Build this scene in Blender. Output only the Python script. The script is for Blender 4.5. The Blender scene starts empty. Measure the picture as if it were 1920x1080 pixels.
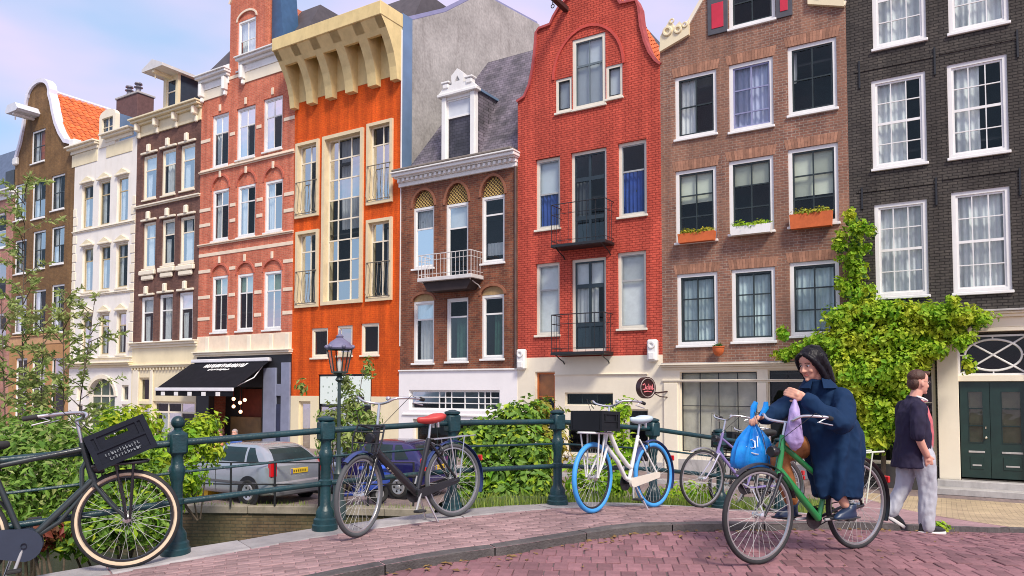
import bpy, bmesh, math, random
from mathutils import Vector, Matrix, noise
from mathutils.geometry import tessellate_polygon
random.seed(7)
R = math.radians
PI = math.pi
scene = bpy.context.scene
COL = scene.collection

# ---------------------------------------------------------------- camera
FOC, CX, CYP, PITCH, CAMZ = 1400.0, 960.0, 664.0, R(2.5), 2.75
cam_d = bpy.data.cameras.new('camera')
cam = bpy.data.objects.new('camera', cam_d)
COL.objects.link(cam)
cam.location = (0, 0, CAMZ)
cam.rotation_euler = (PI / 2 + PITCH, 0, 0)
cam_d.sensor_width = 36.0
cam_d.lens = 36.0 * FOC / 1920.0
cam_d.shift_y = (CYP - 540.0) / 1920.0
cam_d.clip_start = 0.05
cam_d.clip_end = 2000
scene.camera = cam

# ---------------------------------------------------------------- sky, sun, exposure
SUN_EL, SUN_AZ = R(48), R(158)          # azimuth clockwise from +Y: behind the camera, a little to the right
world = bpy.data.worlds.new('World')
scene.world = world
world.use_nodes = True
wn, wl = world.node_tree.nodes, world.node_tree.links
wn.clear()
w_out = wn.new('ShaderNodeOutputWorld')
w_bg = wn.new('ShaderNodeBackground')
w_sky = wn.new('ShaderNodeTexSky')
w_sky.sky_type = 'NISHITA'
w_sky.sun_disc = False
w_sky.sun_elevation = SUN_EL
w_sky.sun_rotation = SUN_AZ
w_sky.air_density = 1.2
w_sky.dust_density = 1.5
w_sky.ozone_density = 1.5
w_tc = wn.new('ShaderNodeTexCoord')
w_map = wn.new('ShaderNodeMapping')
w_map.inputs['Scale'].default_value = (1.0, 1.0, 2.6)
w_map.inputs['Location'].default_value = (0.75, 0.1, 0.75)
w_noise = wn.new('ShaderNodeTexNoise')
w_noise.inputs['Scale'].default_value = 1.15
w_noise.inputs['Detail'].default_value = 5.0
w_noise.inputs['Roughness'].default_value = 0.5
w_ramp = wn.new('ShaderNodeValToRGB')
w_ramp.color_ramp.elements[0].position = 0.42
w_ramp.color_ramp.elements[0].color = (0.05, 0.05, 0.05, 1)
w_ramp.color_ramp.elements[1].position = 0.60
w_ramp.color_ramp.elements[1].color = (0.95, 0.95, 0.95, 1)
w_cmix = wn.new('ShaderNodeMixRGB')
w_cmix.inputs[2].default_value = (7.4, 5.5, 7.2, 1)
w_blue = wn.new('ShaderNodeMixRGB')
w_blue.inputs['Fac'].default_value = 0.7
w_blue.inputs[2].default_value = (3.2, 5.1, 7.6, 1)
wl.new(w_tc.outputs['Generated'], w_map.inputs['Vector'])
wl.new(w_map.outputs['Vector'], w_noise.inputs['Vector'])
wl.new(w_noise.outputs['Fac'], w_ramp.inputs['Fac'])
wl.new(w_ramp.outputs['Color'], w_cmix.inputs['Fac'])
wl.new(w_sky.outputs['Color'], w_blue.inputs[1])
wl.new(w_blue.outputs['Color'], w_cmix.inputs[1])
wl.new(w_cmix.outputs['Color'], w_bg.inputs['Color'])
w_bg.inputs['Strength'].default_value = 0.11
wl.new(w_bg.outputs['Background'], w_out.inputs['Surface'])

sun_d = bpy.data.lights.new('sun', 'SUN')
sun_d.energy = 3.2
sun_d.angle = R(14)
sun_d.color = (1.0, 0.92, 0.80)
sun = bpy.data.objects.new('sun', sun_d)
COL.objects.link(sun)
sdir = Vector((math.sin(SUN_AZ) * math.cos(SUN_EL), math.cos(SUN_AZ) * math.cos(SUN_EL), math.sin(SUN_EL)))
sun.rotation_euler = sdir.to_track_quat('Z', 'Y').to_euler()
sun.location = (0, -20, 40)

vs = scene.view_settings
vs.view_transform = 'Standard'
vs.look = 'None'
vs.exposure = 0.42
vs.gamma = 1.0
vs.use_curve_mapping = False
scene.cycles.use_denoising = True
scene.cycles.filter_width = 1.0
scene.cycles.max_bounces = 6
scene.cycles.transparent_max_bounces = 24

# ---------------------------------------------------------------- measuring helpers (photo pixel -> place)
def ray(px, py):
    rx, ry = (px - CX) / FOC, (CYP - py) / FOC
    return Vector((rx, math.cos(PITCH) - ry * math.sin(PITCH), math.sin(PITCH) + ry * math.cos(PITCH)))
CAMP = Vector((0, 0, CAMZ))
def at_depth(px, py, d):
    r = ray(px, py)
    return CAMP + r * (d / r.y)
def at_z(px, py, z):
    r = ray(px, py)
    return CAMP + r * ((z - CAMZ) / r.z)
def to_px(p):
    q = Vector(p) - CAMP
    c, s = math.cos(PITCH), math.sin(PITCH)
    dz = q.y * c + q.z * s
    up = -q.y * s + q.z * c
    return (CX + FOC * q.x / dz, CYP - FOC * up / dz, dz)

_d = ray(-1300, 725)
EX = -Vector((_d.x, _d.y, 0)).normalized()          # along the facades, to the right
NX = Vector((-EX.y, EX.x, 0))                       # from the camera towards the facades
FD = 22.8                                            # distance to the facade line
FROT = math.atan2(EX.y, EX.x)
def fac(px, py, depth=0.0):
    r = ray(px, py)
    p = CAMP + r * ((FD + depth) / (r.x * NX.x + r.y * NX.y))
    return p.dot(EX), p.z
def vv(x, y): return x * NX.x + y * NX.y

_K = [(-60, .1), (-20, .3), (-8, .65), (0, 1.12), (3.2, 1.36), (5, 1.455), (6.4, 1.49), (7.2, 1.47), (8, 1.41), (9, 1.28),
      (9.6, 1.19), (11, .99), (14, .58), (18, .15), (21, .004), (80, .004)]
def hp(v):                                           # top of the pavement over the hump of the bridge
    if v <= _K[0][0]: return _K[0][1]
    for i in range(len(_K) - 1):
        (x0, y0), (x1, y1) = _K[i], _K[i + 1]
        if v <= x1:
            m = (y1 - y0) / (x1 - x0)
            m0 = m if i == 0 else (y1 - _K[i - 1][1]) / (x1 - _K[i - 1][0])
            m1 = m if i == len(_K) - 2 else (_K[i + 2][1] - y0) / (_K[i + 2][0] - x0)
            t = (v - x0) / (x1 - x0); w = x1 - x0
            return ((2*t**3 - 3*t*t + 1) * y0 + (t**3 - 2*t*t + t) * w * m0 + (-2*t**3 + 3*t*t) * y1 + (t**3 - t*t) * w * m1)
    return _K[-1][1]
KERB_H = 0.07
def gp(x, y): return hp(vv(x, y))
def gr(x, y): return gp(x, y) - KERB_H * (1 - min(max((vv(x, y) - 17) / 5, 0), 1))
def on_ground(px, py, f=gp):
    r = ray(px, py); d = 2.0
    while d < 60:
        p = CAMP + r * (d / r.y)
        if p.z < f(p.x, p.y): return p
        d += 0.02
    return p

# ---------------------------------------------------------------- mesh helpers
def setp(o, label=None, cat=None, group=None, kind=None):
    if label: o['label'] = label
    if cat: o['category'] = cat
    if group: o['group'] = group
    if kind: o['kind'] = kind
    return o
def thing(name, label, cat, loc=(0, 0, 0), rz=0.0, group=None):
    o = bpy.data.objects.new(name, None)
    o.empty_display_size = 0.2
    COL.objects.link(o)
    o.location = loc
    o.rotation_euler = (0, 0, rz)
    return setp(o, label, cat, group)
def link(name, me, parent=None, loc=(0, 0, 0)):
    o = bpy.data.objects.new(name, me)
    COL.objects.link(o)
    if parent: o.parent = parent
    o.location = loc
    return o

class MB:
    def __init__(s): s.v = []; s.f = []
    def add(s, vs, fs):
        n = len(s.v)
        s.v += [tuple(v) for v in vs]
        s.f += [tuple(i + n for i in f) for f in fs]
        return s
    def box(s, x0, x1, y0, y1, z0, z1, M=None):
        vs = [Vector((x, y, z)) for x in (x0, x1) for y in (y0, y1) for z in (z0, z1)]
        if M is not None: vs = [M @ v for v in vs]
        return s.add(vs, [(0, 1, 3, 2), (4, 6, 7, 5), (0, 4, 5, 1), (2, 3, 7, 6), (0, 2, 6, 4), (1, 5, 7, 3)])
    def cbox(s, x0, x1, y0, y1, z0, z1, b=0.01, M=None):     # box with chamfered edges
        b = min(b, (x1-x0)*.45, (y1-y0)*.45, (z1-z0)*.45)
        vs = []
        for x, sx in ((x0, 1), (x1, -1)):
            for y, sy in ((y0, 1), (y1, -1)):
                for z, sz in ((z0, 1), (z1, -1)):
                    vs += [Vector((x, y+sy*b, z+sz*b)), Vector((x+sx*b, y, z+sz*b)), Vector((x+sx*b, y+sy*b, z))]
        if M is not None: vs = [M @ v for v in vs]
        def c(i, j, k): return (i*4 + j*2 + k) * 3
        fs = []
        for i in (0, 1):
            q = [c(i,0,0), c(i,0,1), c(i,1,1), c(i,1,0)]; fs.append(q if i == 0 else q[::-1])
            q = [c(0,i,0)+1, c(1,i,0)+1, c(1,i,1)+1, c(0,i,1)+1]; fs.append(q if i == 0 else q[::-1])
            q = [c(0,0,i)+2, c(0,1,i)+2, c(1,1,i)+2, c(1,0,i)+2]; fs.append(q if i == 0 else q[::-1])
        for i in (0, 1):
            for j in (0, 1):
                fs.append([c(i,j,0)+0, c(i,j,1)+0, c(i,j,1)+1, c(i,j,0)+1])
                fs.append([c(i,0,j)+0, c(i,1,j)+0, c(i,1,j)+2, c(i,0,j)+2])
                fs.append([c(0,i,j)+1, c(1,i,j)+1, c(1,i,j)+2, c(0,i,j)+2])
        for i in (0, 1):
            for j in (0, 1):
                for k in (0, 1): fs.append([c(i,j,k), c(i,j,k)+1, c(i,j,k)+2])
        return s.add(vs, fs)
    def prism(s, poly, y0, y1, holes=(), M=None, caps=True):  # polygon in XZ pushed along Y, with holes
        loops = [list(poly)] + [list(h) for h in holes]
        flat = [p for l in loops for p in l]; n = len(flat)
        vs = [Vector((p[0], y0, p[1])) for p in flat] + [Vector((p[0], y1, p[1])) for p in flat]
        fs = []
        if caps:
            for t in tessellate_polygon([[Vector((p[0], p[1], 0)) for p in l] for l in loops]):
                fs.append(tuple(t)); fs.append(tuple(i + n for i in reversed(t)))
        k = 0
        for l in loops:
            m = len(l)
            for i in range(m):
                j = (i + 1) % m
                fs.append((k+i, k+j, n+k+j, n+k+i))
            k += m
        if M is not None: vs = [M @ v for v in vs]
        return s.add(vs, fs)
    def tube(s, pts, r, seg=8, cyc=False, caps=True, flat=1.0):
        pts = [Vector(p) for p in pts]; n = len(pts)
        rs = r if isinstance(r, (list, tuple)) else [r] * n
        rings = []; ref = None
        for i, p in enumerate(pts):
            a = pts[i-1] if (i > 0 or cyc) else p
            b = pts[(i+1) % n] if (i < n-1 or cyc) else p
            t = (b - a)
            if t.length < 1e-9: t = Vector((0, 0, 1))
            t.normalize()
            if ref is None: ref = Vector((0, 0, 1)) if abs(t.z) < .9 else Vector((1, 0, 0))
            u = ref - t * ref.dot(t)
            if u.length < 1e-6: u = t.orthogonal()
            u.normalize(); w = t.cross(u); ref = u
            rings.append([p + (u * math.cos(2*PI*k/seg) + w * math.sin(2*PI*k/seg) * flat) * rs[i] for k in range(seg)])
        return s.loft(rings, cyc, caps)
    def loft(s, rings, cyc=False, caps=True):
        m = len(rings[0]); n = len(rings)
        vs = [v for r in rings for v in r]; fs = []
        for i in range(n if cyc else n - 1):
            a, b = i*m, ((i+1) % n)*m
            for k in range(m):
                k2 = (k+1) % m
                fs.append((a+k, a+k2, b+k2, b+k))
        if caps and not cyc:
            fs.append(tuple(range(m))[::-1]); fs.append(tuple((n-1)*m + k for k in range(m)))
        return s.add(vs, fs)
    def lathe(s, prof, seg=16, c=(0, 0, 0), M=None):
        rings = []
        c = Vector(c)
        for r, z in prof:
            rg = [Vector((r*math.cos(2*PI*k/seg), r*math.sin(2*PI*k/seg), z)) for k in range(seg)]
            rings.append([(M @ v if M is not None else v) + c for v in rg])
        return s.loft(rings)
    def ball(s, c, r, seg=12, rings=8, M=None):
        if not isinstance(r, (list, tuple)): r = (r, r, r)
        c = Vector(c); rs = []
        for i in range(rings + 1):
            a = PI * i / rings; sr = max(math.sin(a), .002)
            rg = [Vector((r[0]*sr*math.cos(2*PI*k/seg), r[1]*sr*math.sin(2*PI*k/seg), -r[2]*math.cos(a))) for k in range(seg)]
            rs.append([(M @ v if M is not None else v) + c for v in rg])
        return s.loft(rs)
    def torus(s, c, Rr, r, seg=40, sub=8, axis='Y', flat=1.0):
        c = Vector(c); rings = []
        for i in range(seg):
            a = 2*PI*i/seg; rg = []
            for k in range(sub):
                b = 2*PI*k/sub
                rr = Rr + r*math.cos(b); h = r*flat*math.sin(b)
                rg.append(c + Vector((rr*math.cos(a), h, rr*math.sin(a))))
            rings.append(rg)
        return s.loft(rings, cyc=True)
    def mesh(s, name, mat, smooth=None, fix=True):
        me = bpy.data.meshes.new(name)
        me.from_pydata(s.v, [], s.f)
        if fix:
            bm = bmesh.new(); bm.from_mesh(me)
            bmesh.ops.recalc_face_normals(bm, faces=bm.faces)
            bm.to_mesh(me); bm.free()
        if mat: me.materials.append(mat)
        if smooth:
            me.polygons.foreach_set('use_smooth', [True] * len(me.polygons))
            me.set_sharp_from_angle(angle=R(smooth))
        me.update()
        return me
    def build(s, name, mat, parent=None, smooth=None, loc=(0, 0, 0), fix=True):
        return link(name, s.mesh(name, mat, smooth, fix), parent, loc)

def arc(cx, cz, rx, rz, a0, a1, n=10):
    return [(cx + rx*math.cos(R(a0 + (a1-a0)*i/n)), cz + rz*math.sin(R(a0 + (a1-a0)*i/n))) for i in range(n + 1)]

# ---------------------------------------------------------------- materials
MATS = {}
class NT:
    def __init__(s, name):
        s.m = bpy.data.materials.new(name); s.m.use_nodes = True
        s.n, s.l = s.m.node_tree.nodes, s.m.node_tree.links
        s.p = s.n['Principled BSDF']; s.out = s.n['Material Output']
    def new(s, t, **kw):
        n = s.n.new('ShaderNode' + t)
        for k, v in kw.items():
            if k in n.inputs: n.inputs[k].default_value = v
            else: setattr(n, k, v)
        return n
    def mix(s, fac, a, b, mode='MIX'):
        n = s.n.new('ShaderNodeMixRGB'); n.blend_type = mode
        for i, x in enumerate((fac, a, b)):
            if hasattr(x, 'is_linked') or isinstance(x, bpy.types.NodeSocket): s.l.new(x, n.inputs[i])
            elif isinstance(x, (int, float)): n.inputs[i].default_value = x
            else: n.inputs[i].default_value = (*x, 1) if len(x) == 3 else x
        return n.outputs[0]
    def math(s, op, a, b=0.0):
        n = s.n.new('ShaderNodeMath'); n.operation = op
        for i, x in enumerate((a, b)):
            if isinstance(x, bpy.types.NodeSocket): s.l.new(x, n.inputs[i])
            else: n.inputs[i].default_value = x
        return n.outputs[0]
    def ramp(s, fac, p0, p1, c0=(0, 0, 0), c1=(1, 1, 1)):
        n = s.n.new('ShaderNodeValToRGB')
        e = n.color_ramp.elements
        e[0].position, e[1].position = p0, p1
        e[0].color, e[1].color = (*c0, 1), (*c1, 1)
        s.l.new(fac, n.inputs['Fac']); return n.outputs['Color']
    def bump(s, h, strength=.3, dist=.01):
        n = s.n.new('ShaderNodeBump'); n.inputs['Strength'].default_value = strength; n.inputs['Distance'].default_value = dist
        s.l.new(h, n.inputs['Height']); s.l.new(n.outputs['Normal'], s.p.inputs['Normal']); return n
def shade(c, k): return tuple(min(max(x * k, 0), 1) for x in c)

def mat(name, col, rough=.6, var=.12, scale=3.0, bump=0.0, bscale=40.0, metal=0.0, spec=.5, grime=0.0, grime_col=(.09, .075, .06), coat=0.0, rnd=0.0, sheen=0.0, wstain=0.0):
    if name in MATS: return MATS[name]
    t = NT(name)
    tc = t.new('TexCoord')
    no = t.new('TexNoise', Scale=scale, Detail=6.0, Roughness=.6)
    t.l.new(tc.outputs['Object'], no.inputs['Vector'])
    c = t.mix(t.ramp(no.outputs['Fac'], .3, .7), shade(col, 1 - var), shade(col, 1 + var))
    if grime:
        g = t.new('TexNoise', Scale=scale * .7, Detail=8.0, Roughness=.7)
        mp = t.new('Mapping'); mp.inputs['Scale'].default_value = (1.6, 1.6, .45); mp.inputs['Location'].default_value = (3, 1, 7)
        t.l.new(tc.outputs['Object'], mp.inputs['Vector']); t.l.new(mp.outputs['Vector'], g.inputs['Vector'])
        c = t.mix(t.math('MULTIPLY', t.ramp(g.outputs['Fac'], .48, .78), grime), c, grime_col)
    if rnd:
        oi = t.new('ObjectInfo'); ge = t.new('NewGeometry')
        rr = t.math('FRACT', t.math('ADD', oi.outputs['Random'], ge.outputs['Random Per Island']))
        c = t.mix(1.0, c, t.ramp(rr, 0, 1, (1-rnd,)*3, (1+rnd,)*3), 'MULTIPLY')
    if wstain:
        gp_ = t.new('NewGeometry'); w1 = t.new('TexNoise', Scale=1.1, Detail=7.0, Roughness=.65); t.l.new(gp_.outputs['Position'], w1.inputs['Vector'])
        c = t.mix(1.0, c, t.ramp(w1.outputs['Fac'], .3, .7, (1-wstain, 1-wstain, 1-wstain*.9), (1+wstain*.5,)*3), 'MULTIPLY')
    t.l.new(c, t.p.inputs['Base Color'])
    t.p.inputs['Roughness'].default_value = rough
    t.p.inputs['Metallic'].default_value = metal
    t.p.inputs['Specular IOR Level'].default_value = spec
    t.p.inputs['Coat Weight'].default_value = coat
    t.p.inputs['Sheen Weight'].default_value = sheen
    if bump:
        b = t.new('TexNoise', Scale=bscale, Detail=5.0)
        t.l.new(tc.outputs['Object'], b.inputs['Vector'])
        t.bump(b.outputs['Fac'], bump, .01)
    MATS[name] = t.m
    return t.m

def brick_mat(name, c1, c2, mortar, bw=.23, rh=.078, ms=.009, bump=.5, stain=.25, streak=.22, tint=None):
    t = NT(name)
    tc = t.new('TexCoord'); sp = t.new('SeparateXYZ'); cb = t.new('CombineXYZ')
    t.l.new(tc.outputs['Object'], sp.inputs[0])
    t.l.new(t.math('ADD', sp.outputs['X'], sp.outputs['Y']), cb.inputs['X']); t.l.new(sp.outputs['Z'], cb.inputs['Y'])
    wv = t.new('TexNoise', Scale=.7, Detail=2.0)
    t.l.new(tc.outputs['Object'], wv.inputs['Vector'])
    ad = t.n.new('ShaderNodeVectorMath'); ad.operation = 'ADD'
    sc = t.n.new('ShaderNodeVectorMath'); sc.operation = 'SCALE'; sc.inputs['Scale'].default_value = .03
    t.l.new(wv.outputs['Color'], sc.inputs[0]); t.l.new(cb.outputs[0], ad.inputs[0]); t.l.new(sc.outputs[0], ad.inputs[1])
    br = t.n.new('ShaderNodeTexBrick')
    br.inputs['Scale'].default_value = 1.0
    br.inputs['Brick Width'].default_value = bw; br.inputs['Row Height'].default_value = rh
    br.inputs['Mortar Size'].default_value = ms; br.inputs['Mortar Smooth'].default_value = .3
    br.inputs['Bias'].default_value = 0.0
    br.inputs['Color1'].default_value = (*c1, 1); br.inputs['Color2'].default_value = (*c2, 1); br.inputs['Mortar'].default_value = (*mortar, 1)
    t.l.new(ad.outputs[0], br.inputs['Vector'])
    n1 = t.new('TexNoise', Scale=.9, Detail=7.0, Roughness=.65); t.l.new(tc.outputs['Object'], n1.inputs['Vector'])
    c = t.mix(1.0, br.outputs['Color'], t.ramp(n1.outputs['Fac'], .3, .72, (1 - stain,)*3, (1 + stain * .7,)*3), 'MULTIPLY')
    if tint:
        n3 = t.new('TexNoise', Scale=.45, Detail=4.0); t.l.new(tc.outputs['Object'], n3.inputs['Vector'])
        c = t.mix(t.math('MULTIPLY', t.ramp(n3.outputs['Fac'], .4, .65), .75), c, tint, 'MIX')
    ms_ = t.new('Mapping'); ms_.inputs['Scale'].default_value = (2.6, 2.6, .16); t.l.new(tc.outputs['Object'], ms_.inputs['Vector'])
    n4 = t.new('TexNoise', Scale=1.0, Detail=6.0, Roughness=.6); t.l.new(ms_.outputs[0], n4.inputs['Vector'])
    c = t.mix(1.0, c, t.ramp(n4.outputs['Fac'], .42, .62, (1-streak, 1-streak, 1-streak*.9), (1.05,)*3), 'MULTIPLY')
    n2 = t.new('TexNoise', Scale=14.0, Detail=4.0); t.l.new(tc.outputs['Object'], n2.inputs['Vector'])
    c = t.mix(1.0, c, t.ramp(n2.outputs['Fac'], .3, .7, (.82,)*3, (1.14,)*3), 'MULTIPLY')
    t.l.new(c, t.p.inputs['Base Color'])
    t.p.inputs['Roughness'].default_value = .82
    t.p.inputs['Specular IOR Level'].default_value = .25
    inv = t.math('SUBTRACT', 1.0, br.outputs['Fac'])
    t.bump(t.math('ADD', inv, t.math('MULTIPLY', n2.outputs['Fac'], .5)), bump, .012)
    MATS[name] = t.m
    return t.m

def glass_mat(name, tint=(.82, .87, .88), refl=1.0, rough=.02):
    t = NT(name)
    t.n.remove(t.p)
    tr = t.n.new('ShaderNodeBsdfTransparent'); tr.inputs['Color'].default_value = (*tint, 1)
    gl = t.n.new('ShaderNodeBsdfGlossy'); gl.inputs['Roughness'].default_value = rough
    gl.inputs['Color'].default_value = (.92, .91, .9, 1)
    fr = t.n.new('ShaderNodeFresnel'); fr.inputs['IOR'].default_value = 1.6
    tc = t.n.new('ShaderNodeTexCoord'); no = t.new('TexNoise', Scale=1.6, Detail=2.0)
    t.l.new(tc.outputs['Object'], no.inputs['Vector'])
    bp = t.n.new('ShaderNodeBump'); bp.inputs['Strength'].default_value = .12; bp.inputs['Distance'].default_value = .05
    t.l.new(no.outputs['Fac'], bp.inputs['Height'])
    t.l.new(bp.outputs['Normal'], gl.inputs['Normal'])
    mx = t.n.new('ShaderNodeMixShader')
    f = t.math('MINIMUM', t.math('MULTIPLY', fr.outputs[0], 0.6 * refl), 1.0)
    t.l.new(f, mx.inputs[0]); t.l.new(tr.outputs[0], mx.inputs[1]); t.l.new(gl.outputs[0], mx.inputs[2])
    t.l.new(mx.outputs[0], t.out.inputs['Surface'])
    MATS[name] = t.m
    return t.m
GLASS = glass_mat('window_glass')
GLASS_P = glass_mat('window_glass_pale', (.85, .9, .92), 1.5)
CAR_GLASS = glass_mat('car_glass', (.25, .32, .32), 1.4)
WHITE = mat('white_paint', (.80, .79, .76), .45, .05, 2.0, grime=.25, grime_col=(.45, .41, .35))
CREAM = mat('cream_paint', (.78, .68, .45), .55, .06, 1.5, .1, 30, grime=.25, grime_col=(.4, .33, .2))
PALECREAM = mat('pale_cream_paint', (.82, .74, .58), .55, .05, 1.2, .08, 30, grime=.2, grime_col=(.45, .4, .3))
STONE = mat('grey_stone', (.42, .40, .38), .8, .15, 4, .3, 60, grime=.3)
DGREEN = mat('dark_green_paint', (.012, .035, .03), .35, .2, 3)
BLACKP = mat('black_paint', (.012, .012, .014), .4, .2, 3)
GREYBLUE = mat('grey_blue_paint', (.22, .24, .33), .45, .1, 3)
CURTAIN = mat('white_curtain', (.82, .82, .80), .9, .08, 6)
LCURT = mat('lace_curtain', (.62, .72, .72), .9, .1, 6)
BLIND = mat('cream_blind', (.75, .76, .60), .85, .05, 3)
BLUEC = mat('blue_curtain', (.02, .06, .30), .8, .25, 5)
GREYBL = mat('grey_blind', (.62, .66, .70), .8, .05, 3)
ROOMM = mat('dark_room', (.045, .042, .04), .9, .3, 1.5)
IRON = mat('black_iron', (.015, .016, .018), .45, .2, 6)
ZINC = mat('blue_zinc', (.16, .25, .38), .4, .12, 1.5, metal=.3)
SLATE = None
# ================================================================ THE GROUND
def V2(p): return Vector((p[0], p[1]))
def fpt(px, off=0.0):
    a, _ = fac(px, 700)
    p = EX * a + NX * (FD - off)
    return (p.x, p.y)
PAIRS = [((-12, -.85), (-11.2, -2.0)), ((-6.8, 3.1), (-5.95, 1.95)), ((-4.76, 4.6), (-3.9, 3.45)), ((-3.74, 5.35), (-2.6, 4.45)),
         ((-2.72, 6.1), (-1.375, 5.35)), ((-1.7, 6.85), (-.696, 5.8)), ((-.6, 7.53), (.178, 6.24)), ((.495, 8.16), (1.09, 6.82)),
         ((1.69, 9.0), (1.95, 7.02)), ((2.7, 9.75), (2.78, 7.25)), ((3.75, 10.5), (3.95, 8.05)), ((5.8, 13.4), (5.5, 9.5)),
         (fpt(1560), (7.7, 11.4)), (fpt(1900), (10.2, 12.9)), (fpt(2400), (14.5, 14.6)), (fpt(3400), (27, 18))]
def catmull(P, sub):
    P = [V2(p) for p in P]; out = []
    for i in range(len(P) - 1):
        p0 = P[max(i-1, 0)]; p1 = P[i]; p2 = P[i+1]; p3 = P[min(i+2, len(P)-1)]
        for k in range(sub):
            t = k / sub
            out.append(.5 * ((2*p1) + (p2-p0)*t + (2*p0-5*p1+4*p2-p3)*t*t + (3*p1-p0-3*p2+p3)*t**3))
    out.append(P[-1]); return out
SUB = 8
RC = catmull([p[0] for p in PAIRS], SUB)
KC = catmull([p[1] for p in PAIRS], SUB)
I_END = 12 * SUB            # where brick pavement gives way to the cobbled quay pavement

def sheet(name, A, B, n, hf, m, drop=0.0, kind='structure', parent=None):
    mb = MB(); w = n + 1
    vs = []
    for a, b in zip(A, B):
        for k in range(w):
            p = a.lerp(b, k / n)
            vs.append((p.x, p.y, hf(p.x, p.y) - drop))
    fs = [(i*w+k, i*w+k+1, (i+1)*w+k+1, (i+1)*w+k) for i in range(len(A)-1) for k in range(n)]
    mb.add(vs, fs)
    o = mb.build(name, m, parent)
    if kind and not parent: setp(o, kind=kind)
    return o

def paver_mat(name, c1, c2, mortar, ang, bw, rh):
    t = NT(name)
    tc = t.new('TexCoord'); mp = t.new('Mapping'); mp.inputs['Rotation'].default_value = (0, 0, ang)
    t.l.new(tc.outputs['Object'], mp.inputs['Vector'])
    br = t.n.new('ShaderNodeTexBrick'); br.inputs['Scale'].default_value = 1
    br.inputs['Brick Width'].default_value = bw; br.inputs['Row Height'].default_value = rh
    br.inputs['Mortar Size'].default_value = .006; br.inputs['Mortar Smooth'].default_value = .2
    br.inputs['Color1'].default_value = (*c1, 1); br.inputs['Color2'].default_value = (*c2, 1); br.inputs['Mortar'].default_value = (*mortar, 1)
    t.l.new(mp.outputs[0], br.inputs['Vector'])
    n1 = t.new('TexNoise', Scale=.8, Detail=6.0); t.l.new(tc.outputs['Object'], n1.inputs['Vector'])
    c = t.mix(1.0, br.outputs['Color'], t.ramp(n1.outputs['Fac'], .3, .7, (.75,)*3, (1.2,)*3), 'MULTIPLY')
    t.l.new(c, t.p.inputs['Base Color']); t.p.inputs['Roughness'].default_value = .8
    t.bump(t.math('SUBTRACT', 1.0, br.outputs['Fac']), .5, .01)
    MATS[name] = t.m
    return t.m
ROADM = paver_mat('road_klinker', (.30, .13, .15), (.22, .095, .115), (.10, .075, .07), R(7), .112, .205)
PAVM = paver_mat('pavement_klinker', (.42, .25, .26), (.33, .19, .20), (.16, .13, .12), R(-22), .21, .07)
COBM = paver_mat('cobble_setts', (.52, .40, .24), (.40, .30, .19), (.2, .16, .11), R(30), .2, .12)
QUAYM = paver_mat('quay_klinker', (.26, .19, .17), (.2, .15, .14), (.11, .09, .08), R(-32), .21, .08)
ROADB = mat('road_brick', (.235, .112, .12), .8, .22, 9, .45, 90, rnd=.26, wstain=.22, grime=.25, grime_col=(.16, .10, .10))
PAVB = mat('pavement_brick', (.285, .18, .175), .8, .2, 9, .45, 90, rnd=.24, wstain=.25, grime=.3, grime_col=(.2, .15, .15))
JOINT = mat('joint_sand', (.12, .09, .08), .95, .3, 20)
KERBM = mat('kerb_stone', (.095, .085, .08), .8, .3, 9, .8, 60, rnd=.15, wstain=.45, grime=.4, grime_col=(.07, .06, .055))
EDGEM = mat('edge_stone', (.33, .31, .30), .75, .15, 6, .35, 60, rnd=.12, wstain=.35, grime=.35, grime_col=(.3, .27, .25))

far = [Vector((k.x + 14 + 2*i/len(KC)*6, k.y - 22 + 10*i/len(KC))) for i, k in enumerate(KC)]
road = sheet('road', KC, far, 36, gr, ROADM, drop=.006)
pavement = sheet('pavement', RC[:I_END+1], KC[:I_END+1], 8, gp, PAVM, drop=.006)
quay_pavement = sheet('quay_pavement', RC[I_END:], KC[I_END:], 12, gp, COBM, drop=.003)

# quay along the houses, its wall, the canal
Q = [(-58.7, 48.9), (-20.4, 25.2), (-7.66, 17.3), (-4.4, 17.1), (-1.3, 16.6), (0, 15.2), (.35, 12.5), (.25, 7.9)]
mb = MB()
poly = [Vector((x, y, 0)) for x, y in Q] + [Vector(p) for p in ((4, 5, 0), (60, -20, 0), (120, 20, 0), (90, 120, 0), (-120, 120, 0), (-120, 60, 0))]
tri = tessellate_polygon([poly]); mb.add(poly, [tuple(t) for t in tri])
quay = setp(mb.build('quay_ground', QUAYM), kind='structure')
QW = brick_mat('quay_wall_brick', (.20, .13, .075), (.13, .09, .05), (.10, .08, .055), .24, .075, .012, .8, .5, tint=(.10, .11, .045))
mb = MB()
for (x0, y0), (x1, y1) in zip(Q[:-1], Q[1:]):
    mb.add([(x0, y0, -.12), (x1, y1, -.12), (x1, y1, -2.4), (x0, y0, -2.4)], [(0, 1, 2, 3)])
setp(mb.build('quay_wall', QW), kind='structure')
cop = setp(bpy.data.objects.new('quay_coping', None), kind='structure'); COL.objects.link(cop)
for (x0, y0), (x1, y1) in zip(Q[1:-1], Q[2:]):
    d = Vector((x1-x0, y1-y0, 0)); L = d.length; d.normalize(); n = max(int(L / 1.1), 1)
    ang = math.atan2(d.y, d.x)
    for k in range(n):
        M = Matrix.Translation(Vector((x0, y0, 0)) + d * (L/n*k)) @ Matrix.Rotation(ang, 4, 'Z')
        MB().cbox(.006, L/n-.006, -.06, .34, -.14, .035, .015).build('coping_stone', mat('coping_brown', (.27, .235, .18), .8, .2, 6, .3, 60, rnd=.15, grime=.4, grime_col=(.1, .1, .05)), cop).matrix_local = M
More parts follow.
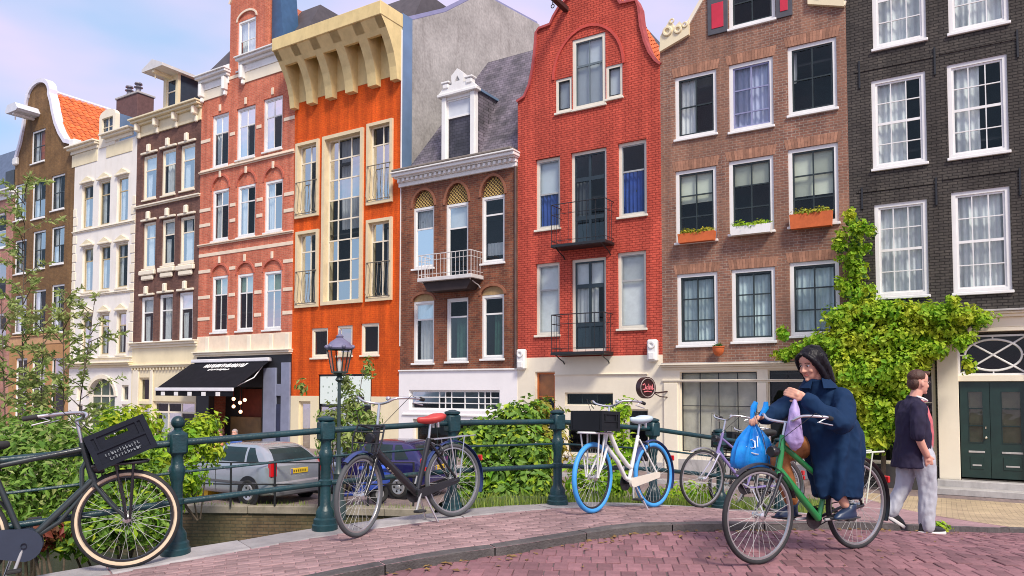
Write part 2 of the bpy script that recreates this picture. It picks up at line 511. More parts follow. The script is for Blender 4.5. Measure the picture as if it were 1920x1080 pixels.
t = NT('canal_water'); t.p.inputs['Base Color'].default_value = (.03, .045, .03, 1); t.p.inputs['Roughness'].default_value = .06
tc = t.new('TexCoord'); no = t.new('TexNoise', Scale=2.2, Detail=3.0); t.l.new(tc.outputs['Object'], no.inputs['Vector']); t.bump(no.outputs['Fac'], .25, .05)
mb = MB().add([(-120, -60, -1.35), (10, -60, -1.35), (10, 60, -1.35), (-120, 60, -1.35)], [(0, 1, 2, 3)])
setp(mb.build('canal_water', t.m), kind='structure')

# side wall of the bridge below its railing
mb = MB(); NR = 11 * SUB + 6
outs = []
for i in range(NR + 1):
    d = (RC[min(i+1, NR)] - RC[max(i-1, 0)]).normalized(); o = Vector((-d.y, d.x))
    outs.append((RC[i] + o * .05, RC[i] - o * .3, gp(RC[i].x, RC[i].y) - .12))
for (a, b, z), (a2, b2, z2) in zip(outs[:-1], outs[1:]):
    mb.add([(a.x, a.y, z), (a2.x, a2.y, z2), (a2.x, a2.y, -2), (a.x, a.y, -2)], [(0, 1, 2, 3)])
setp(mb.build('bridge_wall', QW), kind='structure')

def strip_blocks(name, C, i0, i1, w_in, w_out, side, top, bot, L, m, parent, gap=.006):
    # stones laid one after another along a curve
    pts = C[i0:i1+1]; acc = [0.0]
    for a, b in zip(pts[:-1], pts[1:]): acc.append(acc[-1] + (b-a).length)
    def at(s):
        for i in range(len(acc)-1):
            if s <= acc[i+1]:
                return pts[i].lerp(pts[i+1], (s-acc[i]) / max(acc[i+1]-acc[i], 1e-6))
        return pts[-1]
    n = int(acc[-1] / L)
    for k in range(n):
        rings = []
        for j in range(4):
            s = k*L + gap + (L - 2*gap) * j / 3
            p = at(s); d = (at(s+.05) - at(s-.05)).normalized(); o = Vector((-d.y, d.x)) * side
            jz = random.Random(k).uniform(-.004, .004)
            b = .014
            a0, b0 = p + o*w_out, p - o*w_in
            def zz(q): return gp(q.x, q.y) + top + jz
            e = .3 if j in (0, 3) else 0
            rings.append([Vector((a0.x, a0.y, zz(a0)+bot)), Vector((a0.x, a0.y, zz(a0)-b)), Vector(((a0-o*b).x, (a0-o*b).y, zz(a0)-e*b)),
                          Vector(((b0+o*b).x, (b0+o*b).y, zz(b0)-e*b)), Vector((b0.x, b0.y, zz(b0)-b)), Vector((b0.x, b0.y, zz(b0)+bot))])
        MB().loft(rings).build(name, m, parent)
kerb = setp(bpy.data.objects.new('kerb', None), kind='structure'); COL.objects.link(kerb)
strip_blocks('kerb_stone', KC, 2*SUB, 15*SUB, 0.0, .13, 1, .004, -.3, .92, KERBM, kerb)
strip_blocks('edge_stone', RC, 2*SUB, 10*SUB+4, .24, .12, 1, .006, -.2, 1.02, EDGEM, pavement)

def inside(p, poly):
    c = False; n = len(poly); j = n - 1
    for i in range(n):
        if (poly[i].y > p[1]) != (poly[j].y > p[1]) and p[0] < (poly[j].x-poly[i].x)*(p[1]-poly[i].y)/(poly[j].y-poly[i].y)+poly[i].x: c = not c
        j = i
    return c
def offset_curve(C, w):
    out = []
    for i in range(len(C)):
        d = (C[min(i+1, len(C)-1)] - C[max(i-1, 0)]).normalized()
        out.append(C[i] + Vector((-d.y, d.x)) * w)
    return out
def lay(parent, name, poly, bw, bh, ang, hf, m, bond=.5, jig=1.0):
    ca, sa = math.cos(ang), math.sin(ang)
    xs = [p.x*ca + p.y*sa for p in poly]; ys = [-p.x*sa + p.y*ca for p in poly]
    rng = random.Random(3); got = []
    j0, j1 = int(min(ys)/bh)-1, int(max(ys)/bh)+1
    for j in range(j0, j1):
        i0, i1 = int(min(xs)/bw)-1, int(max(xs)/bw)+1
        for i in range(i0, i1):
            u = (i + bond*(j % 2)) * bw + rng.uniform(-.004, .004)*jig; w = j*bh + .012*math.sin(u*.9) + rng.uniform(-.002, .002)
            x, y = u*ca - w*sa, u*sa + w*ca
            if y < 3: continue
            px, py, dz = to_px((x, y, hf(x, y)))
            if dz < 1 or px < -60 or px > 1990 or py > 1125 or dz > 12: continue
            if not inside((x, y), poly): continue
            got.append((dz, x, y))
    got.sort()
    vis = [g for g in got if to_px((g[1], g[2], hf(g[1], g[2])))[1] < 1080 and 0 < to_px((g[1], g[2], hf(g[1], g[2])))[0] < 1920]
    near = set(vis[:300])
    base = MB().cbox(-bw/2+.0025, bw/2-.0025, -bh/2+.0025, bh/2-.0025, -.05, 0, .005).mesh(name, m)
    rest = MB()
    for g in got:
        _, x, y = g
        e = .05
        nrm = Vector((-(hf(x+e, y)-hf(x-e, y))/(2*e), -(hf(x, y+e)-hf(x, y-e))/(2*e), 1)).normalized()
        nrm = (nrm + Vector((rng.uniform(-.018, .018), rng.uniform(-.018, .018), 0))*jig).normalized()
        q = Vector((0, 0, 1)).rotation_difference(nrm)
        M = Matrix.Translation((x, y, hf(x, y) + rng.uniform(-.002, .004)*jig)) @ q.to_matrix().to_4x4() @ Matrix.Rotation(ang + rng.uniform(-.015, .015)*jig, 4, 'Z')
        if g in near:
            link(name, base, parent).matrix_local = M
        else:
            rest.add([M @ Vector(v.co) for v in base.vertices], [tuple(p.vertices) for p in base.polygons])
    if rest.v:
        o = rest.build('further_' + name + 's', m, parent, fix=False); o['kind'] = 'stuff'
    return len(got)
ki = offset_curve(KC, 0.145); ri = offset_curve(RC, -.27)
i0, i1 = 2*SUB, 11*SUB
lay(pavement, 'pavement_brick', ri[i0:i1] + ki[i0:i1][::-1], .165, .062, R(20), gp, PAVB)
ko = offset_curve(KC, -.012)
lay(road, 'road_brick', ko[i0:13*SUB] + [Vector((11, 10)), Vector((9, 3.5)), Vector((-4, 3.2))], .112, .205, R(-7), gr, ROADB, jig=1.5)

# pavement strip in front of the houses
hpav = MB(); hk = MB()
for sx, o0, o1 in ((hpav, 0.0, 2.3), (hk, 2.3, 2.46)):
    pl = Vector((*fpt(-300, o0), 0)), Vector((*fpt(1520, o0), 0)), Vector((*fpt(1520, o1), 0)), Vector((*fpt(-300, o1), 0))
    sx.add([p + Vector((0, 0, .11)) for p in pl] + [p for p in pl], [(0, 1, 2, 3), (4, 5, 6, 7), (2, 3, 7, 6), (1, 2, 6, 5), (0, 3, 7, 4)])
setp(hpav.build('house_pavement', QUAYM), kind='structure')
setp(hk.build('house_kerb', STONE), kind='structure')

# grassy bank between the bridge end and the quay
GRASS = mat('bank_earth', (.07, .10, .025), .95, .4, 6, .6, 30)
def bank(name, A, B, za, zb, n=10, flat=0.0):
    mb = MB(); w = n+1; vs = []
    for i, (a, b) in enumerate(zip(A, B)):
        for k in range(w):
            t = k/n; p = a.lerp(b, t); s = max((t-flat)/(1-flat), 0.0); s = s*s*(3-2*s)
            vs.append((p.x, p.y, za(a)*(1-s) + zb*s + .05*noise.noise(Vector((p.x*1.5, p.y*1.5, 0)))*(0 if k == 0 else 1)))
    mb.add(vs, [(i*w+k, i*w+k+1, (i+1)*w+k+1, (i+1)*w+k) for i in range(len(A)-1) for k in range(n)])
    return setp(mb.build(name, GRASS, smooth=60), kind='structure')
A = offset_curve(RC, .06)[6*SUB+3:12*SUB+1]
B = offset_curve(RC, 2.8)[6*SUB+3:12*SUB+1]
bank('grass_bank', A, B, lambda a: gp(a.x, a.y) - .05, -.02, flat=.42)
A2 = [Vector((x, y)) for x, y in ((-7.6, 2.9), (-5.9, 4.15), (-4.8, 5.0), (-3.8, 5.75), (-3.35, 6.2), (-3.2, 6.6))]
B2 = [Vector((x, y)) for x, y in ((-13, 6), (-11, 9), (-8.5, 11.5), (-6.8, 12), (-5.3, 10.5), (-4.2, 8.6))]
bank('canal_bank', A2, B2, lambda a: 1.0, -1.4)
# ================================================================ THE HOUSES
class House:
    def __init__(s, name, label, pxl, pxr, depth=8.0, dy=0.0):
        s.al, s.ar = fac(pxl, 600, dy)[0], fac(pxr, 600, dy)[0]
        s.a0 = (s.al + s.ar) / 2; s.dy = dy
        p = EX * s.a0 + NX * (FD + dy)
        s.root = thing(name, label, 'house', (p.x, p.y, 0), FROT)
        s.w = s.ar - s.al; s.xl, s.xr = -s.w/2, s.w/2
        s.holes = []; s.depth = depth
    def L(s, px, py, depth=0.0):
        a, z = fac(px, py, s.dy + depth)
        return a - s.a0, z
    def z(s, px, py): return s.L(px, py)[1]
    def part(s, mb, name, m, smooth=None, label=None):
        o = mb.build(name, m, s.root, smooth)
        if label: o['label'] = label
        return o
    def box(s, name, m, x0, x1, y0, y1, z0, z1, b=.008, label=None):
        return s.part(MB().cbox(x0, x1, y0, y1, z0, z1, b), name, m, label=label)
    def wall(s, outline, m, name='wall', y0=0.0, y1=.3, zlo=None, zhi=None):
        holes = [h for h in s.holes if (zlo is None or min(p[1] for p in h) >= zlo - .01) and (zhi is None or max(p[1] for p in h) <= zhi + .01)]
        return s.part(MB().prism(outline, y0, y1, holes), name, m)
    def shell(s, m, ztop, side_m=None):
        d = s.depth
        s.part(MB().box(s.xl+.012, s.xl+.2, .3, d, 0, ztop), 'side_wall', side_m or m)
        s.part(MB().box(s.xr-.2, s.xr-.012, .3, d, 0, ztop), 'side_wall', side_m or m)
        s.part(MB().box(s.xl+.2, s.xr-.2, d-.2, d, 0, ztop), 'back_wall', m)
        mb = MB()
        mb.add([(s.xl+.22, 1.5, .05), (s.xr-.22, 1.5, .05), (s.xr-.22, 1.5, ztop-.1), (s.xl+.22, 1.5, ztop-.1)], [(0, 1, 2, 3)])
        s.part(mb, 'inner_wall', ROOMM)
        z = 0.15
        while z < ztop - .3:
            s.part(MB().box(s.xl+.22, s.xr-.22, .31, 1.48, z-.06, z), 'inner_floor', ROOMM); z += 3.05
    def win(s, xl, xr, yt, yb, vx=(0, 1), hz=(0, 1), frame=None, sash=None, fw=.085, sw=.045, bw=.028, rec=.05, thick=(), tw=.055,
            sill='box', curtain=None, glass=None, arch=None, arch_fill=None, arch_ring=None, fd=.10, name='window', panes=True, openleaf=None, proud=0.0, room=False):
        frame = frame or WHITE; sash = sash or frame; glass = glass or GLASS
        x0, zt = s.L(xl, yt); _, zb = s.L(xl, yb); x1, _ = s.L(xr, yt)
        w, h = x1 - x0, zt - zb
        hole = [(x0, zb), (x1, zb), (x1, zt), (x0, zt)]
        if arch is not None:
            za = s.L(xl, arch)[1] if arch > -9000 else zt + .2
            ah = max(za - zt, .05)
            hole = [(x0, zb), (x1, zb), (x1, zt)] + arc((x0+x1)/2, zt, w/2, ah, 0, 180, 12)[1:-1] + [(x0, zt)]
        s.holes.append(hole)
        mb = MB().prism([(0, 0), (w, 0), (w, h), (0, h)], rec - proud, rec + fd, [[(fw, fw), (w-fw, fw), (w-fw, h-fw), (fw, h-fw)]])
        W = mb.build(name, frame, s.root, loc=(x0, 0, zb))
        iw, ih = w - 2*fw, h - 2*fw
        X = [fw + f*iw for f in vx]; Z = [fw + f*ih for f in hz]
        yp = rec + fd * .55
        cells = []
        nx, nz = len(X)-1, len(Z)-1
        def half(i, n, arr): 
            if i == 0 or i == n: return sw
            return tw/2 if arr == 'h' and i in thick else bw/2
        for i in range(nx):
            for j in range(nz):
                cells.append((X[i] + half(i, nx, 'v'), X[i+1] - half(i+1, nx, 'v'), Z[j] + half(j, nz, 'h'), Z[j+1] - half(j+1, nz, 'h')))
        mb = MB().prism([(fw, fw), (w-fw, fw), (w-fw, h-fw), (fw, h-fw)], yp - .022, yp + .022,
                        [[(a, c), (b, c), (b, d), (a, d)] for a, b, c, d in cells])
        mb.build('sash', sash, W)
        rng = random.Random(int(xl*7 + yt))
        for a, b, c, d in cells:
            e = [rng.uniform(-.004, .004) for _ in range(4)]
            MB().add([(0, e[0], 0), (b-a, e[1], 0), (b-a, e[2], d-c), (0, e[3], d-c)], [(0, 1, 2, 3)]).build('pane', glass, W, loc=(a, yp, c))
        if sill == 'box':
            MB().cbox(-.04, w+.04, -.07, rec, -.075, .0, .01).build('sill', frame, W)
        elif sill:
            MB().cbox(-.05, w+.05, -.08, rec, -.09, .0, .01).build('sill', sill, W)
        if curtain:
            for cu in (curtain if isinstance(curtain, list) else [curtain]):
                kind, m = cu[0], cu[1]; lo, hi, l, r = (list(cu[2:]) + [0, 1, 0, 1][len(cu)-2:])[:4]
                zx0, zx1 = fw + lo*ih, fw + hi*ih; cx0, cx1 = fw + l*iw, fw + r*iw
                yc = rec + fd + .05
                mb = MB()
                if kind == 'blind': mb.box(cx0, cx1, yc, yc+.015, zx0, zx1)
                else:
                    n = max(int((cx1-cx0)/.022), 8); fr = rng.uniform(34, 46); ph = rng.uniform(0, 6)
                    vs = []
                    for k in range(n+1):
                        x = cx0 + (cx1-cx0)*k/n
                        for q in range(5):
                            t = q/4
                            wv = .025*math.sin(fr*x + ph + .8*math.sin(2*t+ph)) + .014*math.sin(fr*.41*x + 2*ph)
                            vs.append((x + .02*math.sin(3*t + ph)*(1-t), yc + .04 + wv*(1.15-.3*t), zx0 + (zx1-zx0)*t))
                    mb.add(vs, [(k*5+q, (k+1)*5+q, (k+1)*5+q+1, k*5+q+1) for k in range(n) for q in range(4)])
                mb.build('blind' if kind == 'blind' else 'curtain', m, W, smooth=50 if kind != 'blind' else None)
        if arch is not None:
            ts = [(0, h)] + [(x - x0, z - zb) for x, z in arc((x0+x1)/2, zt, w/2, ah, 180, 0, 12)][1:-1] + [(w, h)]
            if arch_fill == 'lattice':
                MB().prism(ts, rec+.04, rec+.09).build('tympanum', mat('tympanum_dark', (.10, .055, .03), .8, .2), W)
                mb = MB(); cx = w/2; rx, rz = w/2-.02, ah-.02
                for sgn in (1, -1):
                    for k in range(-9, 10):
                        pts = []
                        for q in range(41):
                            u = -1 + q/20; x = cx + k*.14 + sgn*u*.55; z = u*.55 + .3
                            if z > .0 and ((x-cx)/rx)**2 + (z/rz)**2 < 1: pts.append((x, rec+.03, h+z))
                        if len(pts) > 1: mb.tube([pts[0], pts[-1]], .011, 4)
                if mb.v: mb.build('lattice', mat('lattice_yellow', (.80, .58, .18), .6, .1), W)
            elif arch_fill: MB().prism(ts, rec-.01, rec+.09).build('tympanum', arch_fill, W)
            if arch_ring:
                outer = [(x - x0, z - zb) for x, z in arc((x0+x1)/2, zt, w/2+.10, ah+.10, 180, 0, 12)]
                inner = [(x - x0, z - zb) for x, z in arc((x0+x1)/2, zt, w/2+.005, ah+.005, 0, 180, 12)]
                MB().prism(outer + inner, -.03, .06).build('arch', arch_ring, W)
        W['wd'] = w; W['ht'] = h; del W['wd']; del W['ht']
        return W, x0, x1, zb, zt
    def rect(s, xl, yt, xr, yb):
        x0, zt = s.L(xl, yt); _, zb = s.L(xl, yb); x1, _ = s.L(xr, yt)
        return x0, x1, zb, zt
    def cornice(s, name, m, x0, x1, z0, prof, label=None, dent=None):
        # prof: list of (height, projection) steps from bottom to top
        mb = MB(); z = z0
        for hgt, pr in prof:
            mb.cbox(x0-pr*.3, x1+pr*.3, -pr, .02, z, z+hgt-.002, min(.012, hgt*.2)); z += hgt
        o = s.part(mb, name, m)
        if dent:
            zd, hd, n, pd, dm = dent
            for k in range(n):
                x = x0 + (x1-x0)*(k+.5)/n
                MB().box(x-.055, x+.055, -pd, -.01, zd, zd+hd).build('dentil', dm or m, o)
        return z

def flat_roof(h, z, m, over=.0):
    h.part(MB().box(h.xl+.02, h.xr-.02, .1, h.depth, z-.12, z), 'roof', m)

# --------------------------------------------------- brick kinds
B_BLACK = brick_mat('black_painted_brick', (.098, .086, .072), (.070, .062, .054), (.034, .030, .027), ms=.012, bump=1.0, stain=.35)
B_BROWN = brick_mat('brown_brick', (.36, .17, .11), (.23, .115, .085), (.42, .33, .26), ms=.010, bump=.6, stain=.3, tint=(.30, .16, .10))
B_RED = brick_mat('red_painted_brick', (.66, .115, .07), (.56, .09, .056), (.34, .045, .03), ms=.012, bump=.85, stain=.18)
B_DRED = brick_mat('red_brown_brick', (.30, .10, .05), (.17, .06, .038), (.26, .17, .11), bump=.5, stain=.35)
B_ORANGE = brick_mat('orange_brick', (.80, .125, .012), (.74, .105, .011), (.66, .085, .010), ms=.008, bump=.3, stain=.24, streak=.3)
B_PINK = brick_mat('pink_brick', (.70, .21, .12), (.58, .15, .085), (.58, .3, .2), ms=.007, bump=.35, stain=.2)
B_DARK = brick_mat('dark_brown_brick', (.20, .10, .075), (.15, .075, .06), (.16, .1, .08), ms=.007, bump=.4, stain=.3)
B_OLIVE = brick_mat('olive_brown_brick', (.24, .135, .055), (.19, .105, .045), (.2, .13, .07), ms=.007, bump=.4, stain=.3)
B_WHITE = mat('white_render', (.80, .76, .70), .75, .05, 1.2, .15, 25, grime=.3, grime_col=(.55, .48, .36))
PLASTER_W = mat('white_plaster', (.82, .79, .78), .7, .04, 1.0, .1, 30, grime=.15, grime_col=(.5, .47, .45))
def slate_mat():
    t = NT('slate_shingles')
    tc = t.new('TexCoord'); sp = t.new('SeparateXYZ'); cb = t.new('CombineXYZ')
    t.l.new(tc.outputs['Object'], sp.inputs[0])
    t.l.new(t.math('ADD', sp.outputs['X'], t.math('MULTIPLY', sp.outputs['Y'], .3)), cb.inputs['X']); t.l.new(sp.outputs['Z'], cb.inputs['Y'])
    br = t.n.new('ShaderNodeTexBrick')
    for k, v in (('Scale', 1), ('Brick Width', .2), ('Row Height', .12), ('Mortar Size', .008)): br.inputs[k].default_value = v
    br.inputs['Color1'].default_value = (.15, .135, .15, 1); br.inputs['Color2'].default_value = (.10, .09, .105, 1); br.inputs['Mortar'].default_value = (.04, .035, .04, 1)
    t.l.new(cb.outputs[0], br.inputs['Vector'])
    no = t.new('TexNoise', Scale=2.0, Detail=6.0); t.l.new(tc.outputs['Object'], no.inputs['Vector'])
    t.l.new(t.mix(1.0, br.outputs['Color'], t.ramp(no.outputs['Fac'], .35, .7, (.7,)*3, (1.7, 1.6, 1.7)), 'MULTIPLY'), t.p.inputs['Base Color'])
    t.p.inputs['Roughness'].default_value = .6
    t.bump(t.math('SUBTRACT', 1.0, br.outputs['Fac']), .6, .01)
    return t.m
SLATE = slate_mat()
TILE = mat('orange_pantile', (.66, .14, .03), .65, .15, 8, .2, 30, rnd=.25, grime=.25, grime_col=(.2, .08, .04))
DROOF = mat('dark_roof', (.07, .06, .065), .7, .2, 3, .3, 30)

def tile_roof(parent, origin, ux, uy, nx, ny, w=.30, hh=.34):
    # pantiles laid in rows up a slope: ux along the row, uy up the slope (unit vectors in house coordinates)
    nrm = ux.cross(uy).normalized()
    mb = MB(); rings = []
    prof = [(-.5, 0), (-.42, .035), (-.25, .055), (-.08, .035), (0, .0), (.2, -.018), (.5, 0.0)]
    pts = []
    for v, lift in ((0, .03), (1.08, 0)):
        for q, z in prof: pts.append(Vector((q*w, v*hh, z + lift)))
        for q, z in reversed(prof): pts.append(Vector((q*w, v*hh, z + lift - .02)))
    n = 14
    mb.add(pts, [(k, (k+1) % n, n+(k+1) % n, n+k) for k in range(n)] + [tuple(range(n))[::-1], tuple(range(n, 2*n))])
    me = mb.mesh('roof_tile', TILE, smooth=40)
    Mr = Matrix((ux, uy, nrm)).transposed().to_4x4()
    for j in range(ny):
        for i in range(nx):
            o = link('roof_tile', me, parent)
            o.matrix_local = Matrix.Translation(origin + ux*(w*(i+.5)) + uy*(hh*j) + nrm*random.uniform(0, .008)) @ Mr @ Matrix.Rotation(random.uniform(-.012, .012), 4, 'Z')

# =================================================== black house with the green door
h = House('black_brick_house', 'black painted brick house with white sash windows and dark green double door', 1597, 2110)
G6 = dict(vx=(0, 1/3, 2/3, 1), hz=(0, .25, .5, .75, 1), thick=(2,), fw=.10, sw=.05, bw=.026, tw=.07, rec=.04)
h.win(1633, 1733, -85, 94, curtain=('curtain', CURTAIN), **G6)
h.win(1774, 1887, -125, 65, curtain=('curtain', CURTAIN), **G6)
h.win(1633, 1735, 152, 318, curtain=('curtain', CURTAIN, 0, 1, 0, .66), **G6)
h.win(1775, 1888, 122, 298, curtain=('curtain', CURTAIN, 0, 1, 0, .55), **G6)
h.win(1639, 1738, 384, 558, curtain=('curtain', CURTAIN), **G6)
h.win(1783, 1893, 361, 550, curtain=('curtain', CURTAIN), **G6)
h.win(1955, 2070, 90, 275, curtain=('curtain', CURTAIN), **G6)
h.win(1962, 2078, 338, 535, curtain=('curtain', CURTAIN), **G6)
# narrow shop pane left of the portal and, behind the creeper, a wide one
h.win(1612, 1752, 640, 868, vx=(0, .5, 1), hz=(0, .25, .5, .75, 1), frame=CREAM, sash=PALECREAM, sill=None, fw=.05, rec=.06)
dx0, dx1, dzb, dzt = h.rect(1793, 628, 1932, 897)
h.holes.append([(dx0, dzb), (dx1, dzb), (dx1, dzt), (dx0, dzt)])
ZT = 15.5
h.wall([(h.xl, .0), (h.xr, .0), (h.xr, ZT), (h.xl, ZT)], B_BLACK)
h.shell(B_BLACK, ZT)
flat_roof(h, ZT, DROOF)
# portal
zl = h.z(1793, 708)
px0 = h.L(1757, 700)[0]; px1 = h.L(1970, 700)[0]
for a, b in ((px0, dx0+.02), (dx1-.02, px1)):
    p = h.box('pilaster', PALECREAM, a, b, -.10, .05, .0, h.z(1793, 624))
    MB().cbox(a-.03, b+.03, -.15, .02, 0, .34, .01).build('plinth', STONE, p)
    MB().cbox(a-.03, b+.03, -.14, .02, h.z(1793, 640), h.z(1793, 624), .01).build('capital', PALECREAM, p)
z = h.cornice('entablature', PALECREAM, px0-.06, px1+.06, h.z(1793, 624), [(.10, .12), (.26, .10), (.08, .2), (.06, .28)])
h.box('lead_flashing', STONE, px0-.2, px1+.2, -.36, .01, z, z+.05)
h.box('transom', PALECREAM, dx0, dx1, .0, .16, zl-.10, zl+.06)
# fanlight with oval and crossed bars
fx0, fx1, fz0, fz1 = dx0+.02, dx1-.02, zl+.06, dzt-.02
fl = h.part(MB().prism([(fx0, fz0), (fx1, fz0), (fx1, fz1), (fx0, fz1)], .05, .15, [[(fx0+.05, fz0+.05), (fx1-.05, fz0+.05), (fx1-.05, fz1-.05), (fx0+.05, fz1-.05)]]), 'fanlight', WHITE)
cx, cz = (fx0+fx1)/2, (fz0+fz1)/2; ow, oh = (fx1-fx0)/2-.16, (fz1-fz0)/2-.12
mb = MB()
mb.tube([(x, .10, z) for x, z in arc(cx, cz, ow, oh, 0, 360, 40)[:-1]], .028, 6, cyc=True)
for a, b in (((fx0, fz0), (fx1, fz1)), ((fx0, fz1), (fx1, fz0))): mb.tube([(a[0], .10, a[1]), (b[0], .10, b[1])], .024, 6)
for a, b in (((cx, cz+oh), (cx, fz1)), ((cx, fz0), (cx, cz-oh)), ((fx0, cz), (cx-ow, cz)), ((cx+ow, cz), (fx1, cz))): mb.tube([(a[0], .10, a[1]), (b[0], .10, b[1])], .018, 6)
mb.build('tracery', WHITE, fl)
MB().add([(fx0+.05, .125, fz0+.05), (fx1-.05, .125, fz0+.05), (fx1-.05, .125, fz1-.05), (fx0+.05, .125, fz1-.05)], [(0, 1, 2, 3)]).build('pane', GLASS, fl)
# double door
mid = h.L(1857, 800)[0]
for (a, b, lab) in ((dx0+.04, mid-.005, None), (mid+.005, dx1-.04, None)):
    zb, zt = dzb+.04, zl-.11; w = b-a
    cells = []
    gx0, gx1 = a+w*.30, a+w*.76
    gz0, gz1 = zb+(zt-zb)*.36, zb+(zt-zb)*.90
    for k in range(3): cells.append([(gx0, gz0+(gz1-gz0)*k/3+.015), (gx1, gz0+(gz1-gz0)*k/3+.015), (gx1, gz0+(gz1-gz0)*(k+1)/3-.015), (gx0, gz0+(gz1-gz0)*(k+1)/3-.015)])
    d = h.part(MB().prism([(a, zb), (b, zb), (b, zt), (a, zt)], .10, .155, cells), 'door', DGREEN)
    for c in cells:
        MB().add([(p[0], .13, p[1]) for p in c], [(0, 1, 2, 3)]).build('pane', GLASS_P, d)
        MB().prism([(c[0][0]-.012, c[0][1]-.012), (c[1][0]+.012, c[1][1]-.012), (c[2][0]+.012, c[2][1]+.012), (c[3][0]-.012, c[3][1]+.012)], .09, .1, [c]).build('glazing_bead', DGREEN, d)
    MB().cbox(gx0, gx1, .085, .10, zb+.22, zb+.55, .01).build('panel', DGREEN, d)
    MB().cbox(gx0+.05, gx1-.05, .075, .085, zb+.30, zb+.34, .004).build('panel_mould', STONE, d)
    MB().cbox(gx0-.03, gx1+.03, .085, .10, zb+.64, zb+.69, .006).build('letter_plate', STONE, d)
    MB().box(a+.02, b-.02, .16, .17, zb, zt).build('blind', mat('door_blind', (.20, .21, .12), .8, .2), d)
mb = MB().lathe([(.012, 0), (.03, .01), (.03, .05), (.014, .06)], 10, (mid-.10, .09, dzb+1.08), Matrix.Rotation(PI/2, 4, 'X'))
h.part(mb, 'door_knob', mat('brass', (.75, .68, .5), .25, .1, metal=.9), 40)
h.box('lock_plate', mat('brass', (.75, .68, .5)), mid-.115, mid-.085, .088, .1, dzb+1.3, dzb+1.36)
for k, (o, zz) in enumerate(((.35, .34), (.75, .17))):
    h.box('door_step', STONE, px0-.05-.1*k, px1+.05+.1*k, -o, .0 if k == 0 else -.35, 0.0, zz, .015)
h.box('plinth', mat('dark_plinth', (.055, .05, .046), .7, .2), h.L(1650, 800)[0], px0-.04, -.06, .04, 0, .62)
# iron wall ties
for x, y0, y1 in ((1611, 115, 167), (1752, 89, 141), (1907, 56, 109), (1616, 352, 393), (1755, 333, 385), (1912, 315, 367), (1609, -110, -60), (1751, -150, -98)):
    a, z0 = h.L(x, y0); z1 = h.z(x, y1)
    h.box('wall_tie', IRON, a-.025, a+.025, -.035, .01, z1, z0, .006)
for x0, y0, x1 in ((1600, 135, 1760), (1760, 100, 1915), (1605, 360, 1760), (1765, 335, 1915)):
    a, z0 = h.L(x0, y0); b = h.L(x1, y0)[0]
    h.box('brick_course', B_BLACK, a+.03, b-.02, -.022, .012, z0-.05, z0+.02, .004)

# =================================================== brown house with window boxes
h = House('brown_brick_house', 'brown brick house with white framed dark sashes, window boxes and red shutters on top', 1242, 1597)
DS = mat('dark_sash', (.02, .03, .03), .4, .2)
Gd = dict(frame=WHITE, sash=DS, fw=.11, sw=.05, bw=.04, tw=.05, rec=.05, vx=(0, .5, 1))
h.win(1265, 1343, 146, 263, hz=(0, .5, 1), curtain=('curtain', CURTAIN, 0, 1, 0, .45), **Gd)
Gp = dict(Gd); Gp['sash'] = mat('lilac_sash', (.25, .26, .42), .5, .1)
h.win(1366, 1449, 123, 249, hz=(0, .24, .62, 1), glass=GLASS_P, curtain=('curtain', mat('lilac_curtain', (.5, .52, .68), .8, .1)), **Gp)
h.win(1476, 1568, 89, 218, hz=(0, .5, 1), curtain=('curtain', CURTAIN, .5, 1, 0, .1), **Gd)
for xl, xr, yt, yb, c in ((1266, 1343, 322, 456, .55), (1366, 1450, 303, 440, .68), (1477, 1571, 281, 426, .38)):
    h.win(xl, xr, yt, yb, hz=(0, .33, .66, 1), curtain=('blind', BLIND, c, 1), **Gd)
for xl, xr, yt, yb in ((1269, 1345, 515, 648), (1371, 1453, 506, 641), (1480, 1573, 493, 630)):
    h.win(xl, xr, yt, yb, hz=(0, .33, .66, 1), curtain=('curtain', LCURT, 0, .96), **Gd)
# attic window with shutters
W, x0, x1, zb, zt = h.win(1365, 1452, -75, 56, hz=(0, .34, .68, 1), **Gd)
SH = mat('shutter_grey', (.075, .075, .085), .5, .15); SR = mat('shutter_red', (.55, .02, .05), .5, .1)
for a, b in ((h.L(1327, 0)[0], x0-.02), (x1+.02, x1+.5)):
    s_ = h.box('shutter', SH, a, b, -.06, -.01, zb-.06, zt, .01)
    for q in (0, 1):
        zz0 = zb + .12 + q*(zt-zb)*.5; zz1 = zz0 + (zt-zb)*.36
        MB().cbox(a+.13, b-.13, -.075, -.058, zz0, zz1, .006).build('shutter_panel', SR, s_)
# shop front
zc = h.z(1243, 692)
W = h.win(1275, 1420, 697, 848, vx=(0, .25, .5, .75, 1), hz=(0, .58, 1), frame=PALECREAM, sash=BLACKP, fw=.03, sw=.03, bw=.02, sill=None, curtain=('blind', mat('lit_interior_tan', (.60, .53, .42), .9, .15), 0, 1), glass=GLASS)  # tan blind sheet: the lit shop interior is put into its colour
h.win(1440, 1585, 693, 845, vx=(0, .25, .5, .75, 1), hz=(0, .58, 1), frame=PALECREAM, sash=BLACKP, fw=.03, sw=.03, bw=.02, sill=None)
